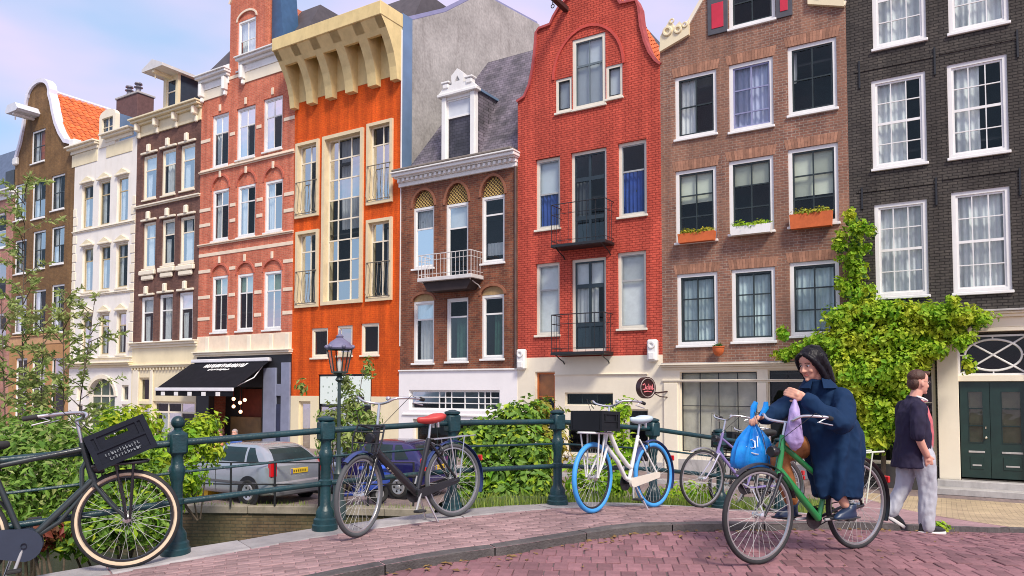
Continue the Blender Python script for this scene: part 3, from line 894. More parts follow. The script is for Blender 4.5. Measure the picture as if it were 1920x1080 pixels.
# bell gable outline; the white scroll pieces stand on its shoulders
zs = h.z(1246, 95); zs2 = h.z(1246, 88)
lx = h.L(1300, 60); lx2 = h.L(1325, 0); 
cxm = (h.xl + h.xr)/2
zapex = lx2[1] + 4.2
left = [(h.xl, zs), (h.xl+.55, zs+.15), (h.xl+.95, zs+.55), (lx2[0]-.1, lx2[1]), (lx2[0]+.05, lx2[1]+1.2), (lx2[0]+.35, lx2[1]+2.1), (cxm-.75, lx2[1]+2.8), (cxm-.7, zapex-.6)]
top = left + [(2*cxm - x, z) for x, z in reversed(left)]
out = [(h.xl, zc), (h.xr, zc)] + top[::-1]
h.wall(out, B_BROWN, zlo=zc)
base = [(h.xl, 0), (h.xr, 0), (h.xr, zc-.002), (h.xl, zc-.002)]
h.wall(base, PALECREAM, 'shop_front', -.03, .3, zhi=zc+.05)
h.shell(B_BROWN, zs-.3)
z = h.cornice('shop_cornice', PALECREAM, h.xl+.02, h.xr-.02, zc-.02, [(.07, .10), (.06, .2), (.05, .28)])
h.box('lead_flashing', STONE, h.xl+.02, h.xr-.02, -.24, .0, z, z+.03)
h.cornice('fascia_mould', PALECREAM, h.xl+.02, h.xr-.02, zc-.42, [(.04, .07), (.04, .1)])
for a, b in ((1246, 1272), (1421, 1439)):
    a, b = h.L(a, 750)[0], h.L(b, 750)[0]
    h.box('pilaster', PALECREAM, a, b, -.09, -.02, .12, zc-.44, .012)
h.box('plinth', STONE, h.xl+.02, h.xr-.02, -.07, .01, 0, .5, .01)
# scroll ornaments and coping on the gable
def coping(h, pts, m, wv=.12, y0=-.07, y1=.34, name='gable_coping'):
    o = [];  n = len(pts)
    for i, p in enumerate(pts):
        a = Vector(pts[max(i-1, 0)]); b = Vector(pts[min(i+1, n-1)]); d = (b-a).normalized()
        o.append((p[0] - d.y*wv, p[1] + d.x*wv))
    return h.part(MB().prism(list(pts) + o[::-1], y0, y1), name, m)
coping(h, left, PALECREAM); coping(h, top[len(left):], PALECREAM)
for sg in (-1, 1):
    X = lambda u: cxm + sg*((h.xr-h.xl)/2 - u)
    mb = MB()
    pl = [(X(.02), zs-.05), (X(1.0), zs+.28), (X(1.0), zs+.75), (X(.85), zs+.6), (X(.7), zs+.78), (X(.52), zs+.62), (X(.38), zs+.92), (X(.2), zs+.66), (X(.05), zs+.45)]
    o = h.part(mb.prism(pl, -.12, .3), 'scroll_stone', CREAM)
    for (u, v, r) in ((.3, .55, .17), (.65, .52, .14), (.45, .85, .09), (.88, .62, .10)):
        MB().torus((X(u), -.13, zs+v), r*.7, r*.32, 18, 6).build('volute', CREAM, o, 60)
rg = MB()
rg.add([(h.xl+.3, .32, zs-.2), (cxm, .32, zapex-1.4), (h.xr-.3, .32, zs-.2), (h.xl+.3, h.depth, zs-.2), (cxm, h.depth, zapex-1.4), (h.xr-.3, h.depth, zs-.2)], [(0, 1, 4, 3), (1, 2, 5, 4), (3, 4, 5)])
h.part(rg, 'roof', DROOF)
# flat brick lintels over the windows
for xl, xr, yt in ((1265, 1343, 146), (1366, 1449, 123), (1476, 1568, 89), (1266, 1343, 322), (1366, 1450, 303), (1477, 1571, 281), (1269, 1345, 515), (1371, 1453, 506), (1480, 1573, 493)):
    x0, z0 = h.L(xl, yt); x1 = h.L(xr, yt)[0]; n = 17
    mb = MB()
    for k in range(n):
        t0, t1 = k/n, (k+1)/n; fl0, fl1 = (t0-.5)*.12, (t1-.5)*.12
        a, b = x0-.05 + (x1-x0+.1)*t0, x0-.05 + (x1-x0+.1)*t1
        mb.prism([(a+.004, z0+.004), (b-.004, z0+.004), (b-.004+fl1, z0+.3), (a+.004+fl0, z0+.3)], -.006, .02)
    h.part(mb, 'lintel', mat('lintel_brick', (.34, .17, .105), .85, .2, 6, .4, 60, rnd=.25))
H_BROWN = h
# =================================================== red gable house
h = House('red_gable_house', 'bright red painted brick house with curved Dutch gable and two iron balconies', 971, 1242)
DB = mat('dark_door_blue', (.02, .035, .045), .4, .2)
OFF = mat('offwhite_frame', (.74, .70, .58), .5, .06, 2, grime=.25, grime_col=(.4, .36, .28))
Gr = dict(frame=OFF, sash=mat('offwhite_sash', (.36, .38, .38), .5, .1), fw=.10, sw=.035, rec=.10, fd=.09)
# attic: tall middle light and two low side lights under a relieving arch
h.win(1073, 1135, 76, 207, vx=(0, .5, 1), hz=(0, .62, 1), frame=OFF, sash=mat('grey_sash', (.13, .17, .19), .5, .1), fw=.12, sw=.03, rec=.03, curtain=('blind', GREYBL, 0, 1), thick=(1,), tw=.07)
h.win(1042, 1072, 150, 213, frame=OFF, sash=DS, fw=.09, sw=.03, rec=.03, curtain=('blind', GREYBL, .1, 1))
h.win(1136, 1167, 125, 187, frame=OFF, sash=DS, fw=.09, sw=.03, rec=.03, curtain=('blind', GREYBL, .1, 1))
BN = mat('blue_night_blind', (.015, .05, .22), .7, .3, 4)
h.win(1004, 1050, 300, 432, hz=(0, .5, 1), curtain=[('blind', GREYBL, .5, 1), ('curtain', BLUEC, 0, .5)], thick=(1,), **Gr)
h.win(1158, 1212, 269, 408, hz=(0, .62, 1), curtain=('curtain', BLUEC, 0, .62), thick=(1,), **Gr)
h.win(1004, 1049, 495, 629, hz=(0, .64, 1), curtain=('blind', CURTAIN, 0, 1), thick=(1,), **Gr)
h.win(1157, 1211, 474, 617, hz=(0, .64, 1), curtain=('blind', CURTAIN, 0, 1), thick=(1,), **Gr)
Gb = dict(frame=OFF, sash=DB, fw=.10, sw=.05, rec=.10, fd=.09, vx=(0, .5, 1), hz=(0, .28, .72, 1), thick=(1, 2), tw=.14, sill=None, bw=.09)
h.win(1070, 1137, 287, 462, name='balcony_door', curtain=('curtain', mat('dim_curtain', (.12, .13, .14), .9, .2), .28, .7, 0, .4), **Gb)
h.win(1071, 1136, 487, 660, name='balcony_door', curtain=[('blind', CURTAIN, .72, 1), ('curtain', CURTAIN, .28, .72, 0, .75)], **Gb)
for (a, b, c, d) in ((1078, 1130, 420, 460), (1079, 1130, 612, 655)):
    x0, x1, z0, z1 = h.rect(a, c, b, d)
    h.box('door_panel', DB, x0, x1, .155, .17, z0, z1, .006)
zc = h.z(985, 671)
# ground floor openings
h.win(1004, 1041, 697, 790, hz=(0, .5, 1), frame=PALECREAM, sash=mat('orange_door', (.55, .14, .02), .5, .2), fw=.03, sw=.06, curtain=('blind', mat('orange_blind', (.62, .20, .03), .8, .2), .45, 1), sill=None, name='shop_door')
h.win(1060, 1150, 736, 760, vx=(0, .33, .66, 1), frame=PALECREAM, sash=DS, fw=.04, sw=.03, sill=None)
h.win(1176, 1216, 767, 872, vx=(0, .5, 1), hz=(0, .4, .75, 1), frame=PALECREAM, sash=DS, fw=.05, sw=.04, sill=None, name='shop_door')
h.win(1062, 1148, 790, 850, vx=(0, .5, 1), frame=PALECREAM, sash=DS, fw=.05, sw=.04)
P = h.L
g = [P(975, 192), P(985, 183), P(995, 160), P(1001, 130), P(1005, 100), P(1008, 62), P(1012, 56), P(1033, 48), P(1040, 33), P(1050, 16), P(1062, 2), P(1076, -10)]
gr_ = [P(1241, 122), P(1228, 116), P(1216, 100), P(1207, 78), P(1200, 50), P(1196, 15), P(1192, 3), P(1163, 9), P(1158, 2), P(1146, -14), P(1130, -28)]
g[0] = (h.xl, g[0][1]); gr_[0] = (h.xr, gr_[0][1])
capz = max(g[-1][1], gr_[-1][1])
cxm = (g[-1][0] + gr_[-1][0])/2
cap = arc(cxm, capz, (gr_[-1][0]-g[-1][0])/2, 1.9, 180, 0, 10)
full = g + cap + gr_[::-1]
h.wall([(h.xl, zc), (h.xr, zc)] + full[::-1], B_RED, zlo=zc)
h.wall([(h.xl, 0), (h.xr, 0), (h.xr, zc-.002), (h.xl, zc-.002)], PALECREAM, 'shop_front', -.03, .3, zhi=zc+.05)
h.shell(B_RED, g[0][1]-.2)
coping(h, full, mat('red_coping', (.42, .075, .07), .7, .2, 5, .3, 40), .085, -.08, .36)
a = arc((P(1040, 150)[0]+P(1167, 128)[0])/2, P(1104, 137)[1]+.05, (P(1167, 128)[0]-P(1040, 150)[0])/2, P(1104, 53)[1]-P(1104, 137)[1], 0, 180, 22)
a2 = arc((P(1040, 150)[0]+P(1167, 128)[0])/2, P(1104, 137)[1]+.05, (P(1167, 128)[0]-P(1040, 150)[0])/2+.09, P(1104, 53)[1]-P(1104, 137)[1]+.09, 180, 0, 22)
h.part(MB().prism(a + a2, -.045, .01), 'relieving_arch', mat('red_arch', (.52, .07, .05), .75, .15, 4, .3, 50))
# hoist beam
bx, bz = P(1062, 18)
hb = h.part(MB().cbox(bx-.09, bx+.09, -1.15, .3, bz-.09, bz+.09, .015), 'hoist_beam', mat('dark_beam', (.05, .02, .018), .6, .2))
MB().tube([(bx, -1.0, bz-.09), (bx, -1.0, bz-.26)], .018, 6).torus((bx, -1.0, bz-.32), .06, .016, 14, 6).build('hoist_hook', IRON, hb, 50)
# consoles either side of the shop front
for px, py, q in ((981, 655, 693), (1226, 637, 678)):
    x, z1 = P(px, py); z0 = P(px, q)[1]
    c = h.box('console', WHITE, x-.17, x+.17, -.22, .0, z0, z1, .05)
    MB().torus((x, -.22, z1-.17), .09, .045, 18, 6).build('volute', WHITE, c, 60)
    MB().cbox(x-.11, x+.11, -.26, -.2, z0+.05, z0+.3, .04).build('leaf_carving', WHITE, c)
h.cornice('shop_moulding', PALECREAM, P(1042, 700)[0], P(1214, 700)[0], P(1042, 705)[1], [(.035, .06), (.03, .09)])
h.box('plinth', STONE, h.xl+.02, h.xr-.02, -.06, .01, 0, .35)
# balconies: iron platform, rail, bars, scroll brackets
def balcony(h, xl, xr, yfl, yrail, proj, m=IRON, n=9, fl=.1, name='balcony'):
    x0, z0 = h.L(xl, yfl, -proj*.6); x1 = h.L(xr, yfl, -proj*.6)[0]; z1 = h.L(xl, yrail, -proj*.6)[1]
    B = h.part(MB().cbox(x0, x1, -proj, .0, z0-fl, z0, .012), name, m)
    for z in (z1, z0+.12, (z0*.25+z1*.75)):
        MB().tube([(x0+.03, 0, z), (x0+.03, -proj+.03, z), (x1-.03, -proj+.03, z), (x1-.03, 0, z)], .017 if z == z1 else .011, 6).build('railing', m, B)
    for k in range(n):
        x = x0+.03 + (x1-x0-.06)*k/(n-1)
        MB().tube([(x, -proj+.03, z0), (x, -proj+.03, z1)], .014 if k in (0, n-1) else .009, 6).build('baluster', m, B)
    for k in range(1, 4):
        for x in (x0+.03, x1-.03):
            y = -proj+.03 + (proj-.03)*k/4
            MB().tube([(x, y, z0), (x, y, z1)], .009, 6).build('baluster', m, B)
    for x in (x0+.15, x1-.15):
        MB().tube([(x, -proj+.1, z0-fl), (x, -proj*.5, z0-fl-.12), (x, -.12, z0-fl-.2), (x, 0, z0-fl-.3)], .022, 6).build('bracket', m, B)
    return B
balcony(h, 1040, 1142, 462, 388, .75, n=7)
balcony(h, 1040, 1140, 661, 592, .75, n=7)
# tiled roof behind the gable
ez = P(1241, 118)[1]; rz = P(1120, -20)[1] + 1.0; xm = cxm
rf = MB()
rf.add([(h.xl+.02, .3, ez-.35), (xm, .3, rz), (h.xr-.02, .3, ez-.35), (h.xl+.02, h.depth, ez-.35), (xm, h.depth, rz), (h.xr-.02, h.depth, ez-.35)], [(0, 1, 4, 3), (1, 2, 5, 4), (3, 4, 5), (0, 1, 2)])
rf = h.part(rf, 'roof', DROOF)
up = (Vector((xm, 0, rz)) - Vector((h.xr-.02, 0, ez-.35))); sl = up.length; up.normalize()
tile_roof(rf, Vector((h.xr-.02, .36, ez-.31)), Vector((0, 1, 0)), up, 14, int(sl/.34))
H_RED = h

# =================================================== low brown house with white cornice and dormer
h = House('brown_house_with_dormer', 'low red-brown brick house with white cornice, slate roof, dormer and small white balcony', 750, 971)
P = h.L
Gw = dict(frame=WHITE, fw=.09, sw=.05, rec=.09, thick=(1,), tw=.06)
DRK = ROOMM
AR = mat('brick_arch', (.28, .11, .06), .85, .2, 5, .4, 50)
h.win(774, 814, 391, 505, hz=(0, .66, 1), arch=360, arch_fill='lattice', arch_ring=AR, glass=GLASS_P, curtain=('curtain', CURTAIN, .66, 1), **Gw)
h.win(835, 878, 384, 530, hz=(0, .70, 1), arch=347, arch_fill='lattice', arch_ring=AR, curtain=('blind', GREYBL, .72, 1), name='balcony_door', **{**Gw, 'sill': None})
h.win(902, 946, 370, 495, hz=(0, .74, 1), arch=334, arch_fill='lattice', arch_ring=AR, glass=GLASS_P, curtain=('curtain', CURTAIN, .1, .3), **Gw)
TB = mat('tympanum_brick', (.42, .28, .13), .8, .2, 8)
h.win(774, 814, 566, 681, hz=(0, .72, 1), arch=553, arch_fill=TB, arch_ring=AR, curtain=[('curtain', LCURT, .72, 1), ('curtain', CURTAIN, 0, .72, .1, .85)], **Gw)
GC = mat('green_curtain', (.02, .07, .05), .85, .3, 6)
h.win(836, 878, 560, 678, hz=(0, .72, 1), curtain=('curtain', GC, 0, .7, .3, 1), **Gw)
h.win(902, 945, 554, 673, hz=(0, .72, 1), arch=538, arch_fill=TB, arch_ring=AR, curtain=('curtain', GC, 0, .7, .4, 1), **Gw)
zc = P(760, 696)[1]
h.win(768, 938, 731, 768, vx=(0, .33, .4, .47, .62, .77, .84, .9, 1)[::1], hz=(0, .33, .66, 1), frame=WHITE, fw=.05, sw=.03, bw=.035, sill=None, rec=.03)
h.win(775, 935, 785, 860, vx=(0, .25, .5, .75, 1), frame=CREAM, sash=DS, fw=.08, sw=.05, rec=.15, sill=None)
ztop = P(752, 350)[1]
h.wall([(h.xl, zc), (h.xr, zc), (h.xr, ztop), (h.xl, ztop)], B_DRED, zlo=zc-.05)
h.wall([(h.xl, 0), (h.xr, 0), (h.xr, zc-.002), (h.xl, zc-.002)], PLASTER_W, 'plinth_wall', -.04, .3, zhi=zc+.05)
h.shell(B_DRED, ztop)
h.cornice('string_course', WHITE, h.xl+.02, h.xr-.02, zc-.01, [(.06, .10)])
h.cornice('ledge', WHITE, P(757, 772)[0], P(945, 772)[0], P(757, 778)[1], [(.07, .09)])
z = h.cornice('cornice', WHITE, h.xl-.02, h.xr-.05, ztop-.05, [(.16, .10), (.14, .16), (.05, .30), (.12, .42), (.06, .50)], dent=(ztop+.12, .11, 24, .27, None))
h.box('gutter', mat('lead_gutter', (.20, .17, .14), .6, .2), h.xl-.1, h.xr, -.5, .25, z, z+.10, .03)
z += .1
# pipes on the wall edge
h.part(MB().tube([(h.xr-.06, -.06, zc), (h.xr-.06, -.06, ztop)], .045, 8), 'drain_pipe', mat('rust_pipe', (.10, .06, .05), .6, .3), 50)
# mansard slope in slate
sy, sz = 2.6, 5.0
m1 = MB().add([(h.xl+.02, .2, z), (h.xr-.02, .2, z), (h.xr-.02, .2+sy, z+sz), (h.xl+.02+2.3, .2+sy, z+sz), (h.xl+.02, h.depth, z), (h.xr-.02, h.depth, z), (h.xr-.02, h.depth, z+sz), (h.xl+2.3, h.depth, z+sz)],
              [(0, 1, 2, 3), (3, 2, 6, 7), (4, 0, 3, 7), (1, 5, 6, 2), (4, 5, 6, 7)])
h.part(m1, 'roof', SLATE)
# dormer
dx0, dz0 = P(829, 285, .15); dx1, _ = P(893, 285, .15); dz1 = P(829, 186, .15)[1]
D = h.part(MB().prism([(dx0, z), (dx1, z), (dx1, dz1), (dx0, dz1)], .12, .26, [[(dx0+.22, z+.18), (dx1-.22, z+.18), (dx1-.22, dz1-.12), (dx0+.22, dz1-.12)]]), 'dormer', WHITE)
mb = MB()
for a in (dx0+.03, dx1-.23): mb.cbox(a, a+.2, .05, .125, z, dz1, .015)
mb.build('pilaster', WHITE, D)
MB().cbox(dx0-.12, dx1+.12, -.05, .3, dz1, dz1+.12, .02).build('dormer_cornice', WHITE, D)
pc = (dx0+dx1)/2; pk = dz1 + 1.0
MB().prism([(dx0-.12, dz1+.12), (dx1+.12, dz1+.12), (dx1-.12, dz1+.34), (pc+.26, dz1+.42), (pc+.3, dz1+.75), (pc, pk), (pc-.3, dz1+.75), (pc-.26, dz1+.42), (dx0+.12, dz1+.34)], .02, .24,
           [[(pc-.13, dz1+.5), (pc+.13, dz1+.5), (pc, dz1+.72)]]).build('pediment', WHITE, D)
for s_ in (-1, 1): MB().cbox(pc+s_*.55-.14, pc+s_*.55+.14, -.02, .26, dz1+.3, dz1+.5, .03).cbox(pc+s_*.55-.19, pc+s_*.55+.19, -.05, .28, dz1+.5, dz1+.58, .02).build('finial', WHITE, D)
MB().prism([(dx0+.22, z+.18), (dx1-.22, z+.18), (dx1-.22, dz1-.12), (dx0+.22, dz1-.12)], .17, .22, [[(dx0+.28, z+.24), (dx1-.28, z+.24), (dx1-.28, dz1-.85), (dx0+.28, dz1-.85)], [(dx0+.28, dz1-.78), (dx1-.28, dz1-.78), (dx1-.28, dz1-.18), (dx0+.28, dz1-.18)]]).build('sash', WHITE, D)
MB().box(dx0+.28, dx1-.28, .2, .21, dz1-.78, dz1-.18).build('blind', GREYBL, D)
MB().box(dx0+.28, dx1-.28, .3, .32, z+.24, dz1-.85).build('curtain', mat('green_room', (.32, .40, .18), .8, .2), D)
MB().add([(dx0+.28, .19, z+.24), (dx1-.28, .19, z+.24), (dx1-.28, .19, dz1-.85), (dx0+.28, .19, dz1-.85)], [(0, 1, 2, 3)]).build('pane', GLASS, D)
MB().prism([(dx0+.02, z-.05), (dx1-.02, z-.05), (dx1-.02, dz1+.05), (dx0+.02, dz1+.05)], .26, 2.6).build('dormer_side', SLATE, D)
MB().box(dx0-.06, dx1+.06, .26, 2.7, dz1+.05, dz1+.14).build('dormer_roof', ZINC, D)
# balcony, painted white
b = balcony(h, 792, 893, 524, 482, .8, m=mat('balcony_grey_white', (.62, .60, .58), .55, .1), n=15, fl=.14)
x0, z0 = P(792, 524, -.5); x1 = P(893, 524, -.5)[0]
MB().prism([(x0+.1, z0-.14), (x1-.1, z0-.14), (x1-.35, z0-.5), (x0+.35, z0-.5)], -.62, -.02).build('support', mat('dark_support', (.035, .022, .02), .7, .2), b)
H_DORM = h

# =================================================== orange house with flared cornice
h = House('orange_house', 'bright orange house with flared cream concrete cornice and tall gridded stair window', 548, 750)
P = h.L
CONC = mat('cream_concrete', (.72, .56, .26), .75, .1, 2.5, .3, 40, grime=.35, grime_col=(.35, .26, .11))
FR = mat('stone_frame', (.70, .58, .37), .7, .08, 3, .2, 40, grime=.2, grime_col=(.35, .28, .16))
def deep(xl, xr, yt, yb, vx=(0, 1), hz=(0, 1), rec=.30, curtain=None, fr=.13):
    W, x0, x1, zb, zt = h.win(xl, xr, yt, yb, vx=vx, hz=hz, frame=FR, sash=PALECREAM, fw=fr, sw=.06, bw=.055, rec=-.10, fd=rec+.14, sill=None, curtain=curtain)
    return W, x0, x1, zb, zt
def juliet(W, w, hgt, frac):
    mb = MB(); z1 = hgt*frac
    m = mat('bronze_rail', (.22, .19, .14), .5, .2)
    for z in (z1, .18): MB().tube([(.06, -.12, z), (w-.06, -.12, z)], .022, 6).build('railing', m, W)
    n = 7
    for k in range(n):
        x = .1 + (w-.2)*k/(n-1)
        MB().tube([(x, -.12, .18), (x-.02, -.20, .34), (x, -.2, .55), (x, -.12, z1)], .011, 5).build('railing_bar', m, W)
for xl, xr, yt, yb in ((557, 600, 271, 411), (557, 599, 436, 578), (690, 738, 234, 386), (689, 737, 414, 566)):
    W, x0, x1, zb, zt = deep(xl, xr, yt, yb, vx=(0, .55, 1), hz=(0, .75, 1), curtain=('curtain', mat('grey_net', (.42, .42, .44), .9, .1), 0, 1, .5, .9))
    juliet(W, x1-x0, zt-zb, .47)
deep(607, 683, 258, 573, vx=(0, .28, .64, 1), hz=[k/8 for k in range(9)], rec=.42, fr=.15, curtain=('curtain', mat('grey_net', (.42, .42, .44), .9, .1), .45, 1, .2, 1))
for xl, xr, yt, yb in ((584, 615, 616, 671), (632, 661, 611, 667), (677, 711, 607, 666)):
    h.win(xl, xr, yt, yb, frame=PALECREAM, sash=PALECREAM, fw=.10, sw=.04, rec=.05, sill='box')
PATT = mat('etched_glass', (.72, .80, .74), .3, .1)
def leaf_print():
    t = NT('leaf_print_glass'); tc = t.new('TexCoord'); vo = t.new('TexVoronoi', Scale=5.0)
    mp = t.new('Mapping'); mp.inputs['Scale'].default_value = (1.4, 1, .8); mp.inputs['Rotation'].default_value = (0, .5, 0)
    t.l.new(tc.outputs['Object'], mp.inputs[0]); t.l.new(mp.outputs[0], vo.inputs['Vector'])
    t.l.new(t.mix(t.ramp(vo.outputs['Distance'], .17, .24, (1, 1, 1), (0, 0, 0)), (.74, .83, .76), (.12, .2, .12)), t.p.inputs['Base Color'])
    t.p.inputs['Roughness'].default_value = .25
    return t.m
LP = leaf_print()
h.win(597, 697, 702, 858, vx=(0, .33, .66, 1), hz=(0, .62, 1), frame=BLACKP, sash=BLACKP, fw=.05, sw=.03, bw=.05, sill=None, rec=.05, curtain=[('blind', LP, .63, 1), ('blind', mat('shop_green', (.35, .42, .3), .8, .3), 0, .6, .05, .6)])
h.win(561, 583, 752, 868, frame=CREAM, sash=FR, fw=.06, sw=.06, sill=None, name='shop_door', curtain=('blind', mat('door_beige', (.55, .4, .22), .7, .1), 0, 1))
_x0, _x1, _z0, _z1 = h.rect(600, 706, 694, 757)
h.box('printed_panel', LP, _x0, _x1, .02, .045, _z0, _z1, .004)
zo = P(552, 742)[1]; zt = P(552, 206)[1] + 2.6
h.wall([(h.xl, zo), (h.xr, zo), (h.xr, zt), (h.xl, zt)], B_ORANGE, zlo=zo-1.2 if False else None) if False else None
# the tall shop window reaches into both materials: one orange sheet above, one cream base below, split at its top
up_h = [q for q in h.holes if min(p[1] for p in q) > zo]
lo_h = [q for q in h.holes if max(p[1] for p in q) < zo]
mid = [q for q in h.holes if q not in up_h and q not in lo_h]
notch_up, notch_lo = [], []
o_out = [(h.xl, zo)]; c_top = []
for q in sorted(mid, key=lambda q: q[0][0]):
    a, b = q[0][0], q[1][0]; t_ = q[2][1]; bt = q[0][1]
    o_out += [(a, zo), (a, t_), (b, t_), (b, zo)]
    c_top += [(a, zo-.002), (a, bt), (b, bt), (b, zo-.002)]
o_out += [(h.xr, zo), (h.xr, zt), (h.xl, zt)]
h.part(MB().prism(o_out, 0, .3, up_h), 'wall', B_ORANGE)
h.part(MB().prism([(h.xl, 0), (h.xr, 0), (h.xr, zo-.002)] + c_top[::-1] + [(h.xl, zo-.002)], -.03, .3, lo_h), 'base_wall', CREAM)
ORZ = zt
def plaster_mat():
    t = NT('weathered_plaster'); tc = t.new('TexCoord')
    n1 = t.new('TexNoise', Scale=.6, Detail=8.0, Roughness=.65); t.l.new(tc.outputs['Object'], n1.inputs['Vector'])
    mp = t.new('Mapping'); mp.inputs['Scale'].default_value = (1.1, 1.1, .26); t.l.new(tc.outputs['Object'], mp.inputs[0])
    n2 = t.new('TexNoise', Scale=1.6, Detail=8.0, Roughness=.7); t.l.new(mp.outputs[0], n2.inputs['Vector'])
    n3 = t.new('TexNoise', Scale=9.0, Detail=6.0); t.l.new(tc.outputs['Object'], n3.inputs['Vector'])
    c = t.mix(t.ramp(n1.outputs['Fac'], .3, .7), (.29, .27, .25), (.47, .44, .41))
    c = t.mix(t.math('MULTIPLY', t.ramp(n2.outputs['Fac'], .52, .74), .7), c, (.17, .15, .135))
    c = t.mix(1.0, c, t.ramp(n3.outputs['Fac'], .3, .7, (.8,)*3, (1.12,)*3), 'MULTIPLY')
    t.l.new(c, t.p.inputs['Base Color']); t.p.inputs['Roughness'].default_value = .9
    t.bump(n3.outputs['Fac'], .4, .02)
    return t.m
GREYW = plaster_mat()
h.shell(B_ORANGE, zt, GREYW)
# flared cornice: fins that curve out from the wall, recessed bays between, a deep fascia on top
zb_ = P(555, 207)[1]; ztp = zb_ + 2.75; pr = 1.25
fin_px = ((549, 561), (584, 596), (619, 632), (656, 671), (698, 714), (740, 752))
curve = [(0.28, 0), (.34, .5), (.48, 1.0), (.70, 1.45), (.96, 1.85), (pr, 2.2)]
C0 = h.part(MB().cbox(h.xl-.04, h.xr+.03, -pr-.06, .25, zb_+2.2, zb_+2.2+.55, .02), 'cornice', CONC)
# curved bay backs
bk = [(.02, .3), (.02, .9), (.03, 1.5), (.05, 2.0)]
mb = MB(); vs = []
ringA = [Vector((h.xl, -p, zb_+z_)) for p, z_ in bk] + [Vector((h.xl, .1, zb_+2.0)), Vector((h.xl, .1, zb_+.25))]
ringB = [Vector((h.xr, v.y, v.z)) for v in ringA]
mb.loft([ringA, ringB]).build('bay_back', CONC, C0)
top_band = [Vector((h.xl, -p, zb_+z_)) for p, z_ in ((.84, 1.68), (.96, 1.85), (pr, 2.2))] + [Vector((h.xl, -pr+.25, zb_+2.2)), Vector((h.xl, -.75, zb_+1.88)), Vector((h.xl, -.68, zb_+1.70))]
mb = MB().loft([top_band, [Vector((h.xr, v.y, v.z)) for v in top_band]]); mb.build('curved_band', CONC, C0)
for k, (a, b) in enumerate(fin_px):
    xa, xb = P(a, 200)[0], P(b, 200)[0]
    if k == 0: xa = h.xl - .01
    if k == 5: xb = h.xr + .005
    rA = [Vector((xa, -p, zb_+z_)) for p, z_ in curve] + [Vector((xa, .1, zb_+2.2)), Vector((xa, .1, zb_))]
    MB().loft([rA, [Vector((xb, v.y, v.z)) for v in rA]]).build('fin', CONC, C0)
# blue downpipe strip, weathered party wall with sloping top
h.part(MB().box(h.xr-.01, h.xr+.035, .02, .62, P(752, 330)[1]-4, zt+.15), 'zinc_strip', ZINC)
zr = zt + .1
h.part(MB().box(h.xr+.003, h.xr+.028, -.04, .018, zo+2, zb_+2.1), 'white_trim', WHITE)
def dep(px):
    lo, hi = 0.0, 30.0
    for _ in range(40):
        m_ = (lo+hi)/2
        if h.L(px, 100, m_)[0] > h.xr: lo = m_
        else: hi = m_
    return lo
top_ = [(.6, zr)] + [(dep(px), h.L(px, py, dep(px))[1]) for px, py in ((838, 22), (905, -12), (960, 18), (1012, 46))]
gw = MB()
prof = [(.6, 0), (top_[-1][0], 0)] + top_[::-1]
rA = [Vector((h.xr-.01, y, z_)) for y, z_ in prof]; rB = [Vector((h.xr-.3, y, z_)) for y, z_ in prof]
h.part(gw.loft([rA, rB]), 'party_wall', GREYW)
cp = MB()
cpts = [(h.xr-.15, y, z_) for y, z_ in top_]
for a, b in zip(cpts[:-1], cpts[1:]):
    cp.tube([Vector(a)+Vector((0, 0, .04)), Vector(b)+Vector((0, 0, .04))], .15, 4, flat=.3)
h.part(cp, 'wall_coping', mat('lilac_zinc', (.22, .21, .34), .45, .1, metal=.2))
# set-back dark roof
m1 = MB().add([(h.xl+.1, .9, zt), (h.xr-.4, .9, zt), (h.xr-.4, 9, zt), (h.xl+.1, 9, zt), (h.xl+1.0, 2.6, zt+2.5), (h.xr-.9, 2.6, zt+2.5), (h.xr-.9, 9, zt+2.5), (h.xl+1.0, 9, zt+2.5)],
              [(0, 1, 5, 4), (1, 2, 6, 5), (3, 0, 4, 7), (4, 5, 6, 7), (2, 3, 7, 6)])
h.part(m1, 'roof', DROOF)
H_OR = h
# =================================================== salmon brick house with banding and the awning
h = House('salmon_brick_house', 'salmon brick house with pale stone bands, brick gable dormer and arched window heads', 371, 548)
P = h.L
BAND = mat('band_stone', (.80, .66, .50), .7, .08, 3, .15, 40, grime=.25, grime_col=(.5, .36, .24))
Ga = dict(frame=WHITE, fw=.10, sw=.05, rec=.07, vx=(0, .5, 1), thick=(1,), tw=.06)
rows = [[(398, 429, 218, 316), (444, 479, 205, 301), (494, 530, 187, 286)], [(398, 429, 358, 453), (445, 479, 350, 446), (496, 530, 341, 437)], [(397, 427, 519, 624), (444, 475, 515, 621), (494, 528, 510, 619)]]
for k, r in enumerate(rows):
    for (xl, xr, yt, yb) in r:
        kw = dict(Ga)
        if k == 0: h.win(xl, xr, yt, yb, hz=(0, .66, 1), glass=GLASS_P, curtain=[('blind', CURTAIN, .66, 1), ('curtain', CURTAIN, 0, .66, 0, .4)], **kw)
        elif k == 1: h.win(xl, xr, yt, yb, hz=(0, .7, 1), arch=yt-24, arch_fill=B_PINK, arch_ring=mat('arch_salmon', (.50, .13, .08), .8, .2, 5), curtain=('curtain', CURTAIN, 0, 1, 0, .35), **kw)
        else: h.win(xl, xr, yt, yb, hz=(0, .68, 1), arch=yt-20, arch_fill=B_PINK, arch_ring=mat('arch_salmon', (.50, .13, .08)), curtain=('blind', mat('green_blind', (.45, .6, .5), .8, .1), .7, 1), **kw)
zc = P(372, 662)[1]
ztop = P(371, 168)[1]
